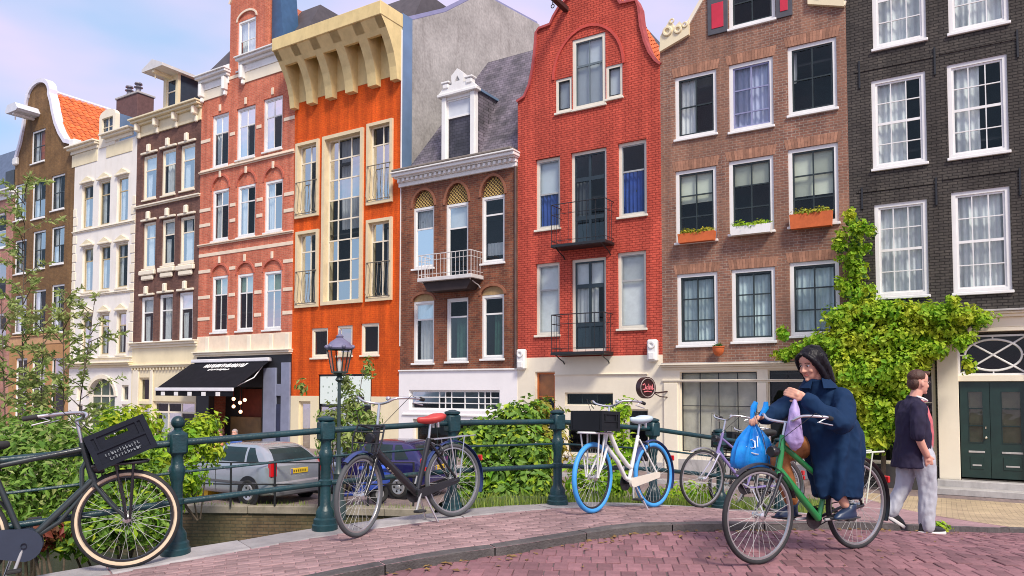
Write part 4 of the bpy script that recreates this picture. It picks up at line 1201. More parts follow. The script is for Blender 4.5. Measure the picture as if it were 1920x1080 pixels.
# gable dormer in the middle rises through the cornice
dx0, dx1 = P(431, 100)[0], P(496, 100)[0]
dz = P(431, 10)[1]
W = h.win(446, 480, 42, 134, hz=(0, .6, 1), vx=(0, .5, 1), frame=WHITE, fw=.09, sw=.05, rec=.06, arch=28, arch_fill=B_PINK, arch_ring=BAND, curtain=('curtain', CURTAIN, 0, 1, 0, .8))
h.wall([(h.xl, zc), (h.xr, zc), (h.xr, ztop+.9), (dx1, ztop+.9), (dx1, dz), (dx1-.25, dz+.35), ((dx0+dx1)/2, dz+1.0), (dx0+.25, dz+.35), (dx0, dz), (dx0, ztop+.5), (h.xl, ztop+.5)], B_PINK, zlo=zc-.05)
h.shell(B_PINK, ztop+.3)
coping(h, [(dx0, dz), (dx0+.25, dz+.35), ((dx0+dx1)/2, dz+1.0), (dx1-.25, dz+.35), (dx1, dz)], BAND, .12)
for yy in (148, 250, 306, 378, 414, 470, 500, 548, 588):
    z = P(371, yy + (14 if yy > 400 else 22))[1]
    # bands broken by the windows
    segs = [(h.xl+.005, h.xr-.005)]
    for q in h.holes:
        a, b = min(p[0] for p in q)-.11, max(p[0] for p in q)+.11; lo, hi = min(p[1] for p in q)-.1, max(p[1] for p in q)+.1
        if lo-.1 < z < hi+.1:
            ns = []
            for s0, s1 in segs:
                if b < s0 or a > s1: ns.append((s0, s1))
                else:
                    if a > s0+.05: ns.append((s0, a))
                    if b < s1-.05: ns.append((b, s1))
            segs = ns
    for s0, s1 in segs: h.box('stone_band', BAND, s0, s1, -.025, .01, z, z+.16, .006)
for r in rows[:2]:
    z = P(r[0][0], r[0][3]+6)[1]
    h.cornice('sill_course', BAND, h.xl+.004, h.xr-.004, z-.04, [(.05, .06), (.06, .12)])
for r in rows:
    for (xl, xr, yt, yb) in r:
        x, z = P((xl+xr)/2, yt-30 if r is not rows[0] else yt-14)
        h.box('keystone', BAND, x-.07, x+.07, -.06, .0, z-.12, z+.2, .01)
# cornices left and right of the dormer
for a, b, z in ((h.xl, dx0-.02, ztop-.2), (dx1+.02 if False else P(455, 140)[0], h.xr-.02, ztop+.05)):
    if a > -.2: a = dx1+.02
    z2 = h.cornice('cornice', WHITE, a, b, z, [(.35, .06), (.14, .20), (.12, .36), (.07, .44)])
    h.box('frieze', PALECREAM, a+.1, b-.1, -.04, .0, z-.5, z-.02, .01)
    for x in (a+.15, b-.15):
        c = h.box('console', WHITE, x-.1, x+.1, -.3, .0, z-.35, z+.3, .04)
        MB().cbox(x-.06, x+.06, -.2, -.01, z-.6, z-.35, .04).build('drop', WHITE, c)
    h.box('parapet', WHITE, a+.05, b-.05, .0, .25, z2, z2+.3, .02)
h.part(MB().add([(h.xl, .3, ztop+.9), (h.xr, .3, ztop+.9), (h.xr-.8, 2.2, ztop+3.6), (h.xl+.8, 2.2, ztop+3.6), (h.xl, 9, ztop+.9), (h.xr, 9, ztop+.9), (h.xr-.8, 9, ztop+3.6), (h.xl+.8, 9, ztop+3.6)],
                [(0, 1, 2, 3), (1, 5, 6, 2), (4, 0, 3, 7), (3, 2, 6, 7), (4, 5, 6, 7)]), 'roof', DROOF)
bd = h.box('attic_volume', B_PINK, dx0+.02, dx1-.02, .3, 3.5, ztop+.3, dz, .01)
bs = h.part(MB().add([(dx1+.1, .32, ztop+1.2), (dx1+.1, 1.3, ztop+1.2), (dx1+.1, 1.3, dz+.9), (dx1+.1, .32, dz+.6), (dx1+.9, .32, ztop+1.2), (dx1+.9, 1.3, ztop+1.2), (dx1+.55, 1.3, dz+.9), (dx1+.55, .32, dz+.6)],
                     [(0, 1, 2, 3), (4, 5, 6, 7), (0, 3, 7, 4), (1, 2, 6, 5), (3, 2, 6, 7)]), 'zinc_hood', mat('dark_zinc', (.05, .12, .22), .35, .15, metal=.3))
# stone storey band and dark cafe front
h.box('stone_storey', BAND, h.xl+.01, h.xr-.01, -.035, .0, zc-.02, P(372, 632)[1], .01)
for x in (390, 428, 468, 510, 540):
    a = P(x, 645)[0]; h.box('storey_pilaster', PALECREAM, a-.12, a+.12, -.07, -.03, zc, P(372, 634)[1], .01)
z = h.cornice('shop_cornice', PALECREAM, h.xl+.01, h.xr-.01, zc-.2, [(.08, .08), (.1, .22), (.05, .3)])
x0, x1, zb, zt = h.rect(392, 745, 492, 872)
CAFE = mat('cafe_black', (.015, .015, .018), .5, .2)
h.part(MB().prism([(h.xl+.02, 0), (h.xr-.02, 0), (h.xr-.02, zc-.21), (h.xl+.02, zc-.21)], -.02, .3, [[(x0, .12), (x1, .12), (x1, zt+.5), (x0, zt+.5)]]), 'shop_front', CAFE)
h.box('shop_pilaster', GREYBLUE, P(497, 750)[0], P(520, 750)[0], -.12, -.02, 0, P(497, 690)[1], .012)
h.box('shop_pilaster', GREYBLUE, P(530, 750)[0], P(546, 750)[0], -.12, -.02, 0, P(530, 680)[1], .012)
h.box('lintel_panel', GREYBLUE, P(497, 750)[0], P(546, 750)[0], -.09, -.02, P(497, 742)[1], P(497, 720)[1], .012)
h.box('shop_door', mat('navy_door', (.02, .025, .06), .4, .2), P(518, 750)[0], P(531, 750)[0], -.06, -.02, .1, P(518, 758)[1], .01)
h.box('bar_wall', mat('cafe_red_wall', (.16, .03, .015), .7, .3), x0+.6, x1-.1, 1.42, 1.46, .1, zt+.4)
h.box('counter', mat('cafe_wood', (.22, .12, .04), .5, .2), x0+.3, x1-1.3, 1.0, 1.35, .1, 1.3)
# red lamps inside the cafe
LAMPM = NT('lit_lamp_globe'); LAMPM.p.inputs['Emission Color'].default_value = (1, .55, .3, 1); LAMPM.p.inputs['Emission Strength'].default_value = 3.0
LAMPM = LAMPM.m
for px, py in ((438, 748), (450, 755), (438, 762), (451, 772), (459, 750)):
    a, z = P(px, py, .5)
    l = h.part(MB().ball((a, .5, z), .085, 10, 8), 'globe_lamp', LAMPM, 60)
    MB().tube([(a, .5, z+.08), (a, .5, z+.9)], .008, 5).build('lamp_cord', mat('red_cord', (.3, .03, .02), .6), l)
# awning
AWN = mat('awning_cloth', (.010, .010, .014), .9, .2, 3, .2, 80, spec=.15)
ax0, az1 = P(362, 690, -.1); ax1 = P(506, 678, -.1)[0]
az1 = P(506, 676, -.1)[1]
proj = 2.0
bx, az0 = P(290, 728, -proj); bx1, azr = P(450, 716, -proj)
AW = h.part(MB().add([(ax0, -.1, az1), (ax1, -.1, az1), (ax1, -proj, az0), (ax0, -proj, az0), (ax0, -.1, az1-.02), (ax1, -.1, az1-.02), (ax1, -proj, az0-.02), (ax0, -proj, az0-.02)],
                     [(0, 1, 2, 3), (7, 6, 5, 4), (0, 3, 7, 4), (1, 5, 6, 2), (3, 2, 6, 7), (0, 4, 5, 1)]), 'awning', AWN)
MB().cbox(ax0-.03, ax1+.03, -.22, .0, az1-.03, az1+.14, .03).build('cassette', mat('awning_white', (.75, .74, .76), .4, .05), AW)
MB().cbox(ax0-.02, ax1+.02, -proj-.07, -proj+.01, az0-.12, az0+.03, .02).build('front_bar', mat('awning_white', (.75, .74, .76)), AW)
vb = MB(); n = 48
vs = []
for k in range(n+1):
    x = ax0 + (ax1-ax0)*k/n
    vs += [(x, -proj-.03, az0-.12), (x, -proj-.03 + .015*math.sin(k*1.1), az0-.34)]
vb.add(vs, [(2*k, 2*k+2, 2*k+3, 2*k+1) for k in range(n)])
vb.build('valance', AWN, AW)
for k in range(5):
    x = ax0 + (ax1-ax0)*(k+.5)/5.6 + .1
    MB().cbox(x-.14, x+.14, -proj-.06, -proj-.035, az0-.33, az0-.16, .004).build('valance_label', WHITE, AW)
for x in (ax0+.4, ax1-.3):
    MB().tube([(x, -.12, az1-.1), (x+.35, -proj*.5, (az1+az0)/2-.15), (x, -proj, az0-.06)], .025, 6).build('awning_arm', mat('awning_white', (.75, .74, .76)), AW)
def text_mesh(name, txt, size, m, parent, M, ext=.004, align='CENTER', shear=0.0, scalex=1.0):
    cu = bpy.data.curves.new(name, 'FONT'); cu.body = txt; cu.size = size; cu.extrude = ext; cu.align_x = align; cu.align_y = 'CENTER'; cu.shear = shear
    ob = bpy.data.objects.new(name, cu); COL.objects.link(ob)
    dg = bpy.context.evaluated_depsgraph_get()
    me = bpy.data.meshes.new_from_object(ob.evaluated_get(dg))
    bpy.data.objects.remove(ob); bpy.data.curves.remove(cu)
    me.materials.clear(); me.materials.append(m)
    o = link(name, me, parent); o.matrix_local = M @ Matrix.Diagonal((scalex, 1, 1, 1))
    return o
slope = Vector((0, -proj+.1, az0-az1)); sl = slope.length; dn = slope.normalized()
Mt = Matrix((Vector((1, 0, 0)), -dn, Vector((1, 0, 0)).cross(-dn))).transposed().to_4x4()
lx = ax0 + (ax1-ax0)*.52
# the print on the awning is too soft to read in the photograph: two slanted white lines of letter-like strokes
rng = random.Random(5)
for row, (d0, d1, u0, u1, n) in enumerate(((.20, .56, -1.5, 1.45, 19), (.62, .82, -.85, .65, 12))):
    mb = MB()
    for k in range(n):
        u = u0 + (u1-u0)*k/n; w_ = (u1-u0)/n
        p = [(u, d0+rng.uniform(0, .08)), (u+w_*rng.uniform(.45, .98), d0+rng.uniform(0, .08)), (u+w_*rng.uniform(.45, .98), d1-rng.uniform(0, .1)), (u, d1-rng.uniform(0, .05))]
        q = [Vector((lx+a, -.1, az1)) + dn*d + Vector((0, -.006, .014)) for a, d in p]
        mb.add(q, [(0, 1, 2, 3)])
    o = mb.build('awning_print', WHITE, AW); o['kind'] = 'stuff'
H_PINK = h

# =================================================== dark brown house with cream ornaments
h = House('dark_brown_house', 'narrow dark brown brick house with cream cornice and hoist dormer beside the awning', 250, 371)
P = h.L
Gk = dict(frame=PALECREAM, fw=.10, sw=.05, rec=.06, thick=(1,), tw=.06)
rows = [[(269, 294, 294, 376), (304, 330, 283, 368), (339, 366, 274, 359)], [(269, 292, 419, 505), (304, 328, 413, 499), (338, 365, 408, 495)], [(265, 288, 558, 645), (299, 324, 553, 642), (336, 362, 549, 640)]]
for k, r in enumerate(rows):
    for q, (xl, xr, yt, yb) in enumerate(r):
        kw = dict(Gk)
        if k == 2: kw['frame'] = WHITE
        h.win(xl, xr, yt, yb, hz=(0, .68, 1), curtain=[('blind', CURTAIN, .7, 1), ('curtain', CURTAIN, 0, .6, 0, .4)] if (k+q) % 2 == 0 else ('curtain', CURTAIN, 0, 1, .1, .6), **kw)
        x0, x1, zb, zt = h.rect(xl, yt, xr, yb); xm = (x0+x1)/2
        c = h.box('window_head', PALECREAM, x0-.1, x1+.1, -.12, .0, zt+.06, zt+.17, .02)
        MB().cbox(xm-.13, xm+.13, -.18, -.0, zt+.12, zt+.55, .05).build('keystone', PALECREAM, c)
        if k == 1:
            s_ = h.box('window_apron', PALECREAM, x0-.14, x1+.14, -.16, .0, zb-.35, zb-.1, .04)
            MB().cbox(x0+.02, x1-.02, -.12, .0, zb-.62, zb-.36, .06).build('swag', PALECREAM, s_)
zc = P(252, 652)[1]; ztop = P(250, 262)[1]
h.wall([(h.xl, zc), (h.xr, zc), (h.xr, ztop), (h.xl, ztop)], B_DARK, zlo=zc-.05)
h.win(262, 281, 708, 752, frame=CREAM, fw=.06, sw=.04, sill=None)
h.win(262, 281, 757, 868, frame=CREAM, fw=.06, sw=.04, sill=None)
h.win(288, 366, 752, 845, vx=(0, .33, .66, 1), hz=(0, .8, 1), frame=CREAM, sash=PALECREAM, fw=.07, sw=.05, bw=.09, sill=None, curtain=('curtain', CURTAIN, 0, .8, .1, .6))
h.wall([(h.xl, 0), (h.xr, 0), (h.xr, zc-.002), (h.xl, zc-.002)], CREAM, 'shop_front', -.03, .3, zhi=zc+.05)
h.shell(B_DARK, ztop)
h.cornice('string_course', PALECREAM, h.xl+.01, h.xr-.01, P(252, 394)[1], [(.06, .08), (.08, .14)])
h.cornice('shop_cornice', PALECREAM, h.xl+.01, h.xr-.01, zc-.05, [(.12, .1), (.12, .2), (.06, .3)])
h.cornice('dentil_course', CREAM, h.xl+.01, h.xr-.01, P(252, 690)[1], [(.10, .14), (.07, .2)], dent=(P(252, 690)[1]-.12, .11, 20, .12, CREAM))
for a, b in ((250, 261), (283, 288)):
    x0, x1 = P(a, 750)[0]+.01, P(b, 750)[0]; h.box('pilaster', PALECREAM, x0, x1, -.09, -.03, 0, P(252, 694)[1], .01)
z = h.cornice('cornice', CREAM, h.xl+.01, h.xr-.01, ztop-.02, [(.15, .07), (.45, .05), (.12, .2), (.12, .38), (.09, .5)])
for k in range(4):
    x = h.xl + .3 + (h.w-.6)*k/3
    c = h.box('console', PALECREAM, x-.11, x+.11, -.36, -.04, z-.68, z-.24, .06)
    MB().cbox(x-.09, x+.09, -.15, -.0, z-1.0, z-.68, .04).build('drop', PALECREAM, c)
# hoist dormer
dx0, dx1 = P(306, 190)[0], P(333, 190)[0]; dzt = P(306, 148)[1]
D = h.part(MB().prism([(dx0, z), (dx1, z), (dx1, dzt), (dx0, dzt)], .0, .15, [[(dx0+.25, z+.25), (dx1-.2, z+.25), (dx1-.2, dzt-.15), (dx0+.25, dzt-.15)]]), 'dormer', CREAM)
MB().add([(dx0+.25, .08, z+.25), (dx1-.2, .08, z+.25), (dx1-.2, .08, dzt-.15), (dx0+.25, .08, dzt-.15)], [(0, 1, 2, 3)]).build('pane', GLASS_P, D)
MB().prism([(dx0+.25, z+.25), (dx1-.2, z+.25), (dx1-.2, dzt-.15), (dx0+.25, dzt-.15)], .05, .1, [[(dx0+.32, z+.32), (dx1-.27, z+.32), (dx1-.27, z+1.0), (dx0+.32, z+1.0)], [(dx0+.32, z+1.06), (dx1-.27, z+1.06), (dx1-.27, dzt-.22), (dx0+.32, dzt-.22)]]).build('sash', PALECREAM, D)
MB().box(dx0+.03, dx1-.02, .15, 3.2, z-.1, dzt).build('dormer_side', mat('dark_slate_side', (.03, .045, .07), .5, .2), D)
MB().prism([(dx0-.25, dzt), (dx1+.25, dzt), (dx1+.25, dzt+.14), ((dx0+dx1)/2, dzt+.5), (dx0-.25, dzt+.14)], -1.05, 3.3).build('dormer_roof', mat('dormer_hood', (.62, .60, .58), .5, .1), D)
xm = (dx0+dx1)/2
MB().cbox(xm-.09, xm+.09, -.98, .1, dzt-.16, dzt+.01, .02).tube([(xm, -.85, dzt-.15), (xm, -.85, dzt-.42)], .03, 6).build('hoist_beam', CREAM, D)
rf = MB().add([(h.xl+.1, .4, z-.1), (h.xr-.1, .4, z-.1), (h.xr-.1, 3.5, z+3.2), (h.xl+.1, 3.5, z+3.2), (h.xl+.1, h.depth, z-.1), (h.xr-.1, h.depth, z-.1)], [(0, 1, 2, 3), (3, 2, 5, 4), (0, 3, 4), (1, 5, 2)])
h.part(rf, 'roof', mat('red_roof', (.28, .07, .05), .7, .2, 6, .3, 30))
H_DK = h

# =================================================== white house
h = House('white_house', 'white rendered house with quoins, narrow windows and an arched entrance', 133, 250)
P = h.L
Gw = dict(frame=PALECREAM, sash=mat('tan_sash', (.45, .36, .2), .6, .1), fw=.08, sw=.05, rec=.08, thick=(1,), tw=.06)
rows = [[(154, 175, 348, 430), (186, 207, 341, 424), (220, 241, 333, 418)], [(155, 175, 465, 549), (187, 207, 461, 545), (218, 240, 457, 541)], [(153, 173, 590, 668), (187, 205, 588, 667), (219, 237, 585, 665)]]
for r in rows:
    for (xl, xr, yt, yb) in r:
        h.win(xl, xr, yt, yb, hz=(0, .7, 1), curtain=('curtain', CURTAIN, 0, 1, 0, .3), **Gw)
        x0, x1, zb, zt = h.rect(xl, yt, xr, yb)
        c = h.box('window_head', PALECREAM, x0-.1, x1+.1, -.14, .0, zt+.05, zt+.16, .02)
        MB().prism([(x0-.06, zt+.16), (x1+.06, zt+.16), ((x0+x1)/2, zt+.42)], -.1, .0).build('crest', CREAM, c)
zc = P(135, 690)[1]; ztop = P(133, 292)[1]
dx0, dz1 = P(188, 222); dx1 = P(218, 222)[0]
h.wall([(h.xl, zc), (h.xr, zc), (h.xr, ztop), (h.xl, ztop)], B_WHITE, zlo=zc-.05)
# arched entrance
ax0, ax1 = P(168, 760)[0], P(216, 760)[0]; asp = P(168, 742)[1]; atop = P(192, 710)[1]
hole = [(ax0, .02), (ax1, .02), (ax1, asp)] + arc((ax0+ax1)/2, asp, (ax1-ax0)/2, atop-asp, 0, 180, 12)[1:-1] + [(ax0, asp)]
h.win(145, 156, 725, 752, frame=PALECREAM, fw=.05, sw=.03, sill=None); h.win(145, 156, 758, 865, frame=PALECREAM, fw=.05, sw=.03, sill=None)
h.win(229, 242, 722, 752, frame=PALECREAM, fw=.05, sw=.03, sill=None); h.win(229, 242, 758, 865, frame=PALECREAM, fw=.05, sw=.03, sill=None)
h.holes.append(hole)
h.wall([(h.xl, 0), (h.xr, 0), (h.xr, zc-.002), (h.xl, zc-.002)], B_WHITE, 'ground_storey', -.03, .3, zhi=zc+.05)
E = h.part(MB().prism(arc((ax0+ax1)/2, asp, (ax1-ax0)/2+.22, atop-asp+.22, 180, 0, 14) + arc((ax0+ax1)/2, asp, (ax1-ax0)/2+.01, atop-asp+.01, 0, 180, 14), -.10, .02), 'entrance_arch', PALECREAM)
h.box('entrance_window', mat('entrance_dark', (.06, .09, .06), .4, .3), ax0, ax1, .2, .25, .02, atop)
mb = MB()
for t_ in (.33, .66): mb.box(ax0+(ax1-ax0)*t_-.03, ax0+(ax1-ax0)*t_+.03, .17, .2, .02, atop-.1)
mb.box(ax0, ax1, .165, .2, asp-.05, asp+.05); h.part(mb, 'entrance_bars', PALECREAM)
h.shell(B_WHITE, ztop)
for k in range(17):
    z0 = P(135, 680)[1] + k*.52
    if z0 > ztop-.4: break
    for x, s_ in ((h.xl, 1), (h.xr, -1)):
        ww = .42 if k % 2 else .3
        h.box('quoin', PALECREAM, min(x, x+s_*ww), max(x, x+s_*ww), -.03, .01, z0, z0+.46, .015)
for yy in (440, 560, 676): h.cornice('string_course', PALECREAM, h.xl+.01, h.xr-.01, P(135, yy)[1], [(.06, .06), (.05, .10)])
h.cornice('storey_cornice', CREAM, h.xl+.01, h.xr-.01, zc-.02, [(.12, .12), (.1, .26), (.06, .34)])
for a, b in ((135, 184), (199, 249)):
    x0, x1 = P(a, 285)[0]+.01, P(b, 285)[0]
    zz = h.cornice('cornice', PALECREAM, x0, x1, ztop-.02 if a < 150 else ztop+.1, [(.2, .08), (.12, .28), (.09, .42)])
    h.box('frieze', CREAM, x0+.05, x1-.05, -.03, .01, ztop-.75, ztop-.05, .01)
zz = ztop + .5
D = h.part(MB().prism([(dx0, ztop-.1), (dx1, ztop-.1), (dx1, dz1)] + arc((dx0+dx1)/2, dz1, (dx1-dx0)/2, .35, 0, 180, 8)[1:-1] + [(dx0, dz1)], -.05, .2, [[(dx0+.25, ztop+.45), (dx1-.25, ztop+.45), (dx1-.25, dz1-.1), (dx0+.25, dz1-.1)]]), 'dormer', PALECREAM)
MB().add([(dx0+.25, .08, ztop+.45), (dx1-.25, .08, ztop+.45), (dx1-.25, .08, dz1-.1), (dx0+.25, .08, dz1-.1)], [(0, 1, 2, 3)]).build('pane', GLASS_P, D)
MB().tube([((dx0+dx1)/2, .06, ztop+.45), ((dx0+dx1)/2, .06, dz1-.1)], .03, 4).tube([(dx0+.25, .06, (ztop+dz1)/2+.2), (dx1-.25, .06, (ztop+dz1)/2+.2)], .03, 4).build('sash', PALECREAM, D)
MB().box(dx0+.05, dx1-.02, .2, 3.0, ztop, dz1+.05).build('dormer_side', ZINC, D)
rf = MB().add([(h.xl+.05, .35, zz-.3), (h.xr-.05, .35, zz-.3), (h.xr-.05, 2.8, zz+1.6), (h.xl+.05, 2.8, zz+1.6), (h.xl+.05, h.depth, zz-.3), (h.xr-.05, h.depth, zz-.3)], [(0, 1, 2, 3), (3, 2, 5, 4), (0, 3, 4), (1, 5, 2)])
h.part(rf, 'roof', mat('blue_roof', (.07, .10, .17), .5, .2))
# chimney with two pots
c0, cz1 = P(218, 188, 1.6); c1, _ = P(258, 188, 1.6); cz0 = P(218, 215, 1.6)[1]
CH = h.box('chimney', mat('chimney_brick', (.13, .065, .06), .85, .2, 6, .4, 40), c0, c1, 1.6, 2.6, cz0-2, cz1, .02)
MB().cbox(c0-.06, c1+.06, 1.54, 2.66, cz1, cz1+.12, .02).build('chimney_cap', STONE, CH)
for t_ in (.3, .72):
    x = c0 + (c1-c0)*t_
    MB().lathe([(.17, 0), (.14, .3), (.14, .42), (.24, .42), (.24, .46), (.12, .5), (.12, .62), (.22, .62), (.2, .7)], 12, (x, 2.0, cz1+.12)).build('chimney_pot', mat('pot_metal', (.16, .15, .18), .5, .2), CH, 40)
H_WH = h

# =================================================== olive-brown bell gable house
h = House('bell_gable_house', 'olive-brown brick house with white-edged bell gable and orange pantile roof', 20, 133)
P = h.L
Gs = dict(frame=WHITE, sash=mat('dark_sash', (.02, .03, .03)), fw=.10, sw=.04, rec=.05, vx=(0, .5, 1), thick=(1,), tw=.05, bw=.03)
for r in ([(60, 85, 248, 308)], [(28, 50, 348, 415), (61, 86, 341, 412), (97, 122, 331, 396)], [(28, 50, 452, 515), (62, 86, 435, 506), (97, 121, 427, 497)], [(28, 50, 555, 625), (62, 86, 545, 620), (97, 121, 535, 625)]):
    for q in r: h.win(*q, hz=(0, .5, 1), curtain=('curtain', CURTAIN, 0, 1, 0, .4), **Gs)
zc = P(24, 648)[1]
h.win(30, 52, 672, 860, hz=(0, .7, 1), vx=(0, .5, 1), frame=WHITE, fw=.08, sill=None); h.win(60, 86, 672, 860, hz=(0, .7, 1), vx=(0, .5, 1), frame=WHITE, fw=.08, sill=None); h.win(97, 122, 672, 860, hz=(0, .7, 1), frame=WHITE, sash=DGREEN, fw=.08, sill=None, name='front_door')
gl = [P(21, 312), P(33, 298), P(41, 270), P(47, 240), P(50, 215), P(52, 195), P(55, 180)]
gl[0] = (h.xl, gl[0][1])
gr_ = [P(131, 276), P(122, 268), P(112, 252), P(104, 232), P(99, 210), P(96, 192), P(92, 178)]
gr_[0] = (h.xr, gr_[0][1])
# same bell on both sides, taken from the better seen right half
zm = gl[-1][1]
full = gl + arc((gl[-1][0]+gr_[-1][0])/2, (gl[-1][1]+gr_[-1][1])/2, (gr_[-1][0]-gl[-1][0])/2, .75, 175, 5, 10) + gr_[::-1]
h.wall([(h.xl, zc), (h.xr, zc)] + full[::-1], B_OLIVE, zlo=zc-.05)
h.wall([(h.xl, 0), (h.xr, 0), (h.xr, zc-.002), (h.xl, zc-.002)], mat('ochre_render', (.42, .22, .09), .8, .15, 2, .3, 30), 'ground_storey', -.02, .3, zhi=zc+.05)
h.cornice('storey_band', mat('ochre_band', (.52, .30, .15), .7, .15), h.xl+.01, h.xr-.01, zc-.02, [(.5, .05), (.08, .12)])
ez = min(gl[0][1], gr_[0][1])
h.shell(B_OLIVE, ez-.3)
coping(h, full, mat('lilac_white_trim', (.72, .70, .78), .5, .06, 2), .24, -.12, .36)
for x in (h.xl+.18, h.xr-.18): h.box('shoulder_stone', WHITE, x-.26, x+.26, -.16, .35, ez-.05, ez+.42, .06)
bx, bz = P(64, 222)
hd = h.part(MB().prism([(bx-.6, bz), (bx+.6, bz), (bx+.75, bz+.12), (bx+.45, bz+.5), (bx-.45, bz+.5), (bx-.75, bz+.12)], -1.3, .02), 'hoist_hood', mat('hood_white', (.62, .64, .70), .5, .06))
MB().cbox(bx-.1, bx+.1, -1.2, .0, bz-.14, bz, .02).tube([(bx, -1.05, bz-.14), (bx, -1.05, bz-.4)], .035, 6).build('hoist_beam', WHITE, hd)
rz = max(p[1] for p in full) - .3; xm = (gl[-1][0]+gr_[-1][0])/2
rf = MB().add([(h.xl+.05, .3, ez-.3), (xm, .3, rz), (h.xr-.05, .3, ez-.3), (h.xl+.05, 6.5, ez-.3), (xm, 6.5, rz), (h.xr-.05, 6.5, ez-.3)], [(0, 1, 4, 3), (1, 2, 5, 4), (3, 4, 5), (0, 1, 2)])
rf = h.part(rf, 'roof', TILE)
up = (Vector((xm, 0, rz)) - Vector((h.xr-.05, 0, ez-.3))); sl = up.length; up.normalize()
tile_roof(rf, Vector((h.xr-.05, .36, ez-.25)), Vector((0, 1, 0)), up, 16, int(sl/.36), .38, .36)
MB().tube([(xm, .3, rz+.03), (xm, 6.5, rz+.03)], .14, 8).build('ridge_cap', mat('lilac_white_trim', (.72, .70, .78)), rf)
H_BELL = h

# =================================================== pink-brick house cut by the left edge
h = House('pink_brick_end_house', 'pink brick house with blue-grey slate roof at the far left edge', -110, 20)
P = h.L
for r in ([(-20, 12, 405, 470)], [(-20, 12, 495, 560)], [(-20, 12, 590, 650)]):
    for q in r: h.win(*q, hz=(0, .5, 1), vx=(0, .5, 1), frame=WHITE, fw=.1, curtain=('curtain', CURTAIN, 0, 1, 0, .4))
for r in ([(-75, -42, 425, 490)], [(-75, -42, 510, 575)]):
    for q in r: h.win(*q, hz=(0, .5, 1), vx=(0, .5, 1), frame=WHITE, fw=.1)
zt = P(10, 372)[1]
h.wall([(h.xl, 0), (h.xr, 0), (h.xr, zt), (h.xl, zt)], brick_mat('pale_pink_brick', (.52, .25, .19), (.45, .2, .15), (.5, .33, .26), stain=.2))
h.shell(B_PINK, zt)
z = h.cornice('cornice', WHITE, h.xl+.02, h.xr-.02, zt-.1, [(.3, .1), (.15, .3), (.1, .42)])
gz = P(8, 258, 1.5)[1]
h.part(MB().add([(h.xl, .3, z), (h.xr-.05, .3, z), (h.xr-.05, 1.4, gz-1.2), (h.xl, 1.4, gz-1.2), (h.xl, 4.5, gz), (h.xr-.05, 4.5, gz), (h.xl, 8, z), (h.xr-.05, 8, z)], [(0, 1, 2, 3), (3, 2, 5, 4), (4, 5, 7, 6), (1, 7, 5, 2), (0, 3, 4, 6)]), 'roof', mat('blue_slate', (.10, .13, .20), .5, .2, 4, .2, 20))
a, b_ = P(2, 330)[0], P(18, 330)[0]
h.box('dormer', mat('dormer_dark', (.04, .05, .06), .5, .2), a, b_, .25, 2, z, z+1.4)
H_END = h
# ================================================================ STREET THINGS
TEAL = mat('teal_iron', (.006, .040, .048), .38, .3, 6, .35, 45, grime=.45, grime_col=(.045, .06, .05), wstain=.3)
def subroot(o, p): return p - o.location
# ---- bridge railing
posts = [p[0] for p in PAIRS[1:11]]
posts = [(-5.78, 3.85) if i == -1 else p for i, p in enumerate(posts)]
posts = [(-6.8, 3.1), (-5.78, 3.85)] + posts[1:]
rr = thing('bridge_railing', 'teal cast-iron bridge railing with stout posts behind the parked bicycles', 'railing', (.495, 8.16, gp(.495, 8.16)))
O = Vector(rr.location)
prof = [(r_*.88, z_) for r_, z_ in [(.130, 0), (.130, .05), (.118, .06), (.116, .10), (.096, .115), (.092, .17), (.075, .195), (.056, .22), (.053, .40), (.068, .408), (.068, .446), (.052, .458),
        (.050, .58), (.060, .60), (.070, .66), (.072, .70), (.056, .72), (.050, .79), (.062, .81)]]
pm_plain = MB().lathe(prof, 20).cbox(-.068, .068, -.068, .068, .81, .985, .016).lathe([(.065, .985), (.08, .995), (.08, 1.012), (.03, 1.03), (.005, 1.033)], 16).mesh('post', TEAL, 40)
pm_ball = MB().lathe(prof, 20).cbox(-.068, .068, -.068, .068, .81, .985, .016).lathe([(.06, .98), (.045, .995), (.032, 1.005), (.032, 1.02), (.005, 1.02)], 16).mesh('post', TEAL, 40)
ball = MB().ball((0, 0, 1.066), .054, 18, 12).mesh('ball_finial', TEAL, 60)
PW = [Vector((x, y, gp(x, y))) for x, y in posts]
for i, p in enumerate(PW):
    isball = (i % 2 == 0) if i < 3 else (i == 3)
    isball = i in (4, 2)
    o = link('post', pm_ball if isball else pm_plain, rr)
    d = PW[min(i+1, len(PW)-1)] - PW[max(i-1, 0)]
    o.location = p - O; o.rotation_euler = (0, 0, math.atan2(d.y, d.x))
    if isball: link('ball_finial', ball, o)
for a, b in zip(PW[:-1], PW[1:]):
    for nm, z, r in (('top_rail', .90, .028), ('middle_rail', .66, .0115), ('lower_rail', .42, .025)):
        up = Vector((0, 0, z))
        MB().tube([a - O + up, b - O + up], r, 12 if r > .02 else 6).build(nm, TEAL, rr, 60)
# ---- thin railing on the quay wall
q0, q1 = Vector((-7.66, 17.32, .03)), Vector((-1.3, 16.62, .03))
qpts = [Vector((-9.6, 18.5, .03)), Vector((-7.6, 17.35, .03))] + [at_z(px, 949.5, .03) for px in (432, 515, 598, 690, 775)]
qr = thing('quay_railing', 'thin dark railing along the quay edge in front of the parked cars', 'railing', qpts[2])
for p in qpts: MB().tube([p - qpts[2], p - qpts[2] + Vector((0, 0, 1.0))], .024, 8).build('post', IRON, qr)
for a, b in zip(qpts[:-1], qpts[1:]):
    for z in (.99, .5): MB().tube([a - qpts[2] + Vector((0, 0, z)), b - qpts[2] + Vector((0, 0, z))], .016, 6).build('rail', IRON, qr)

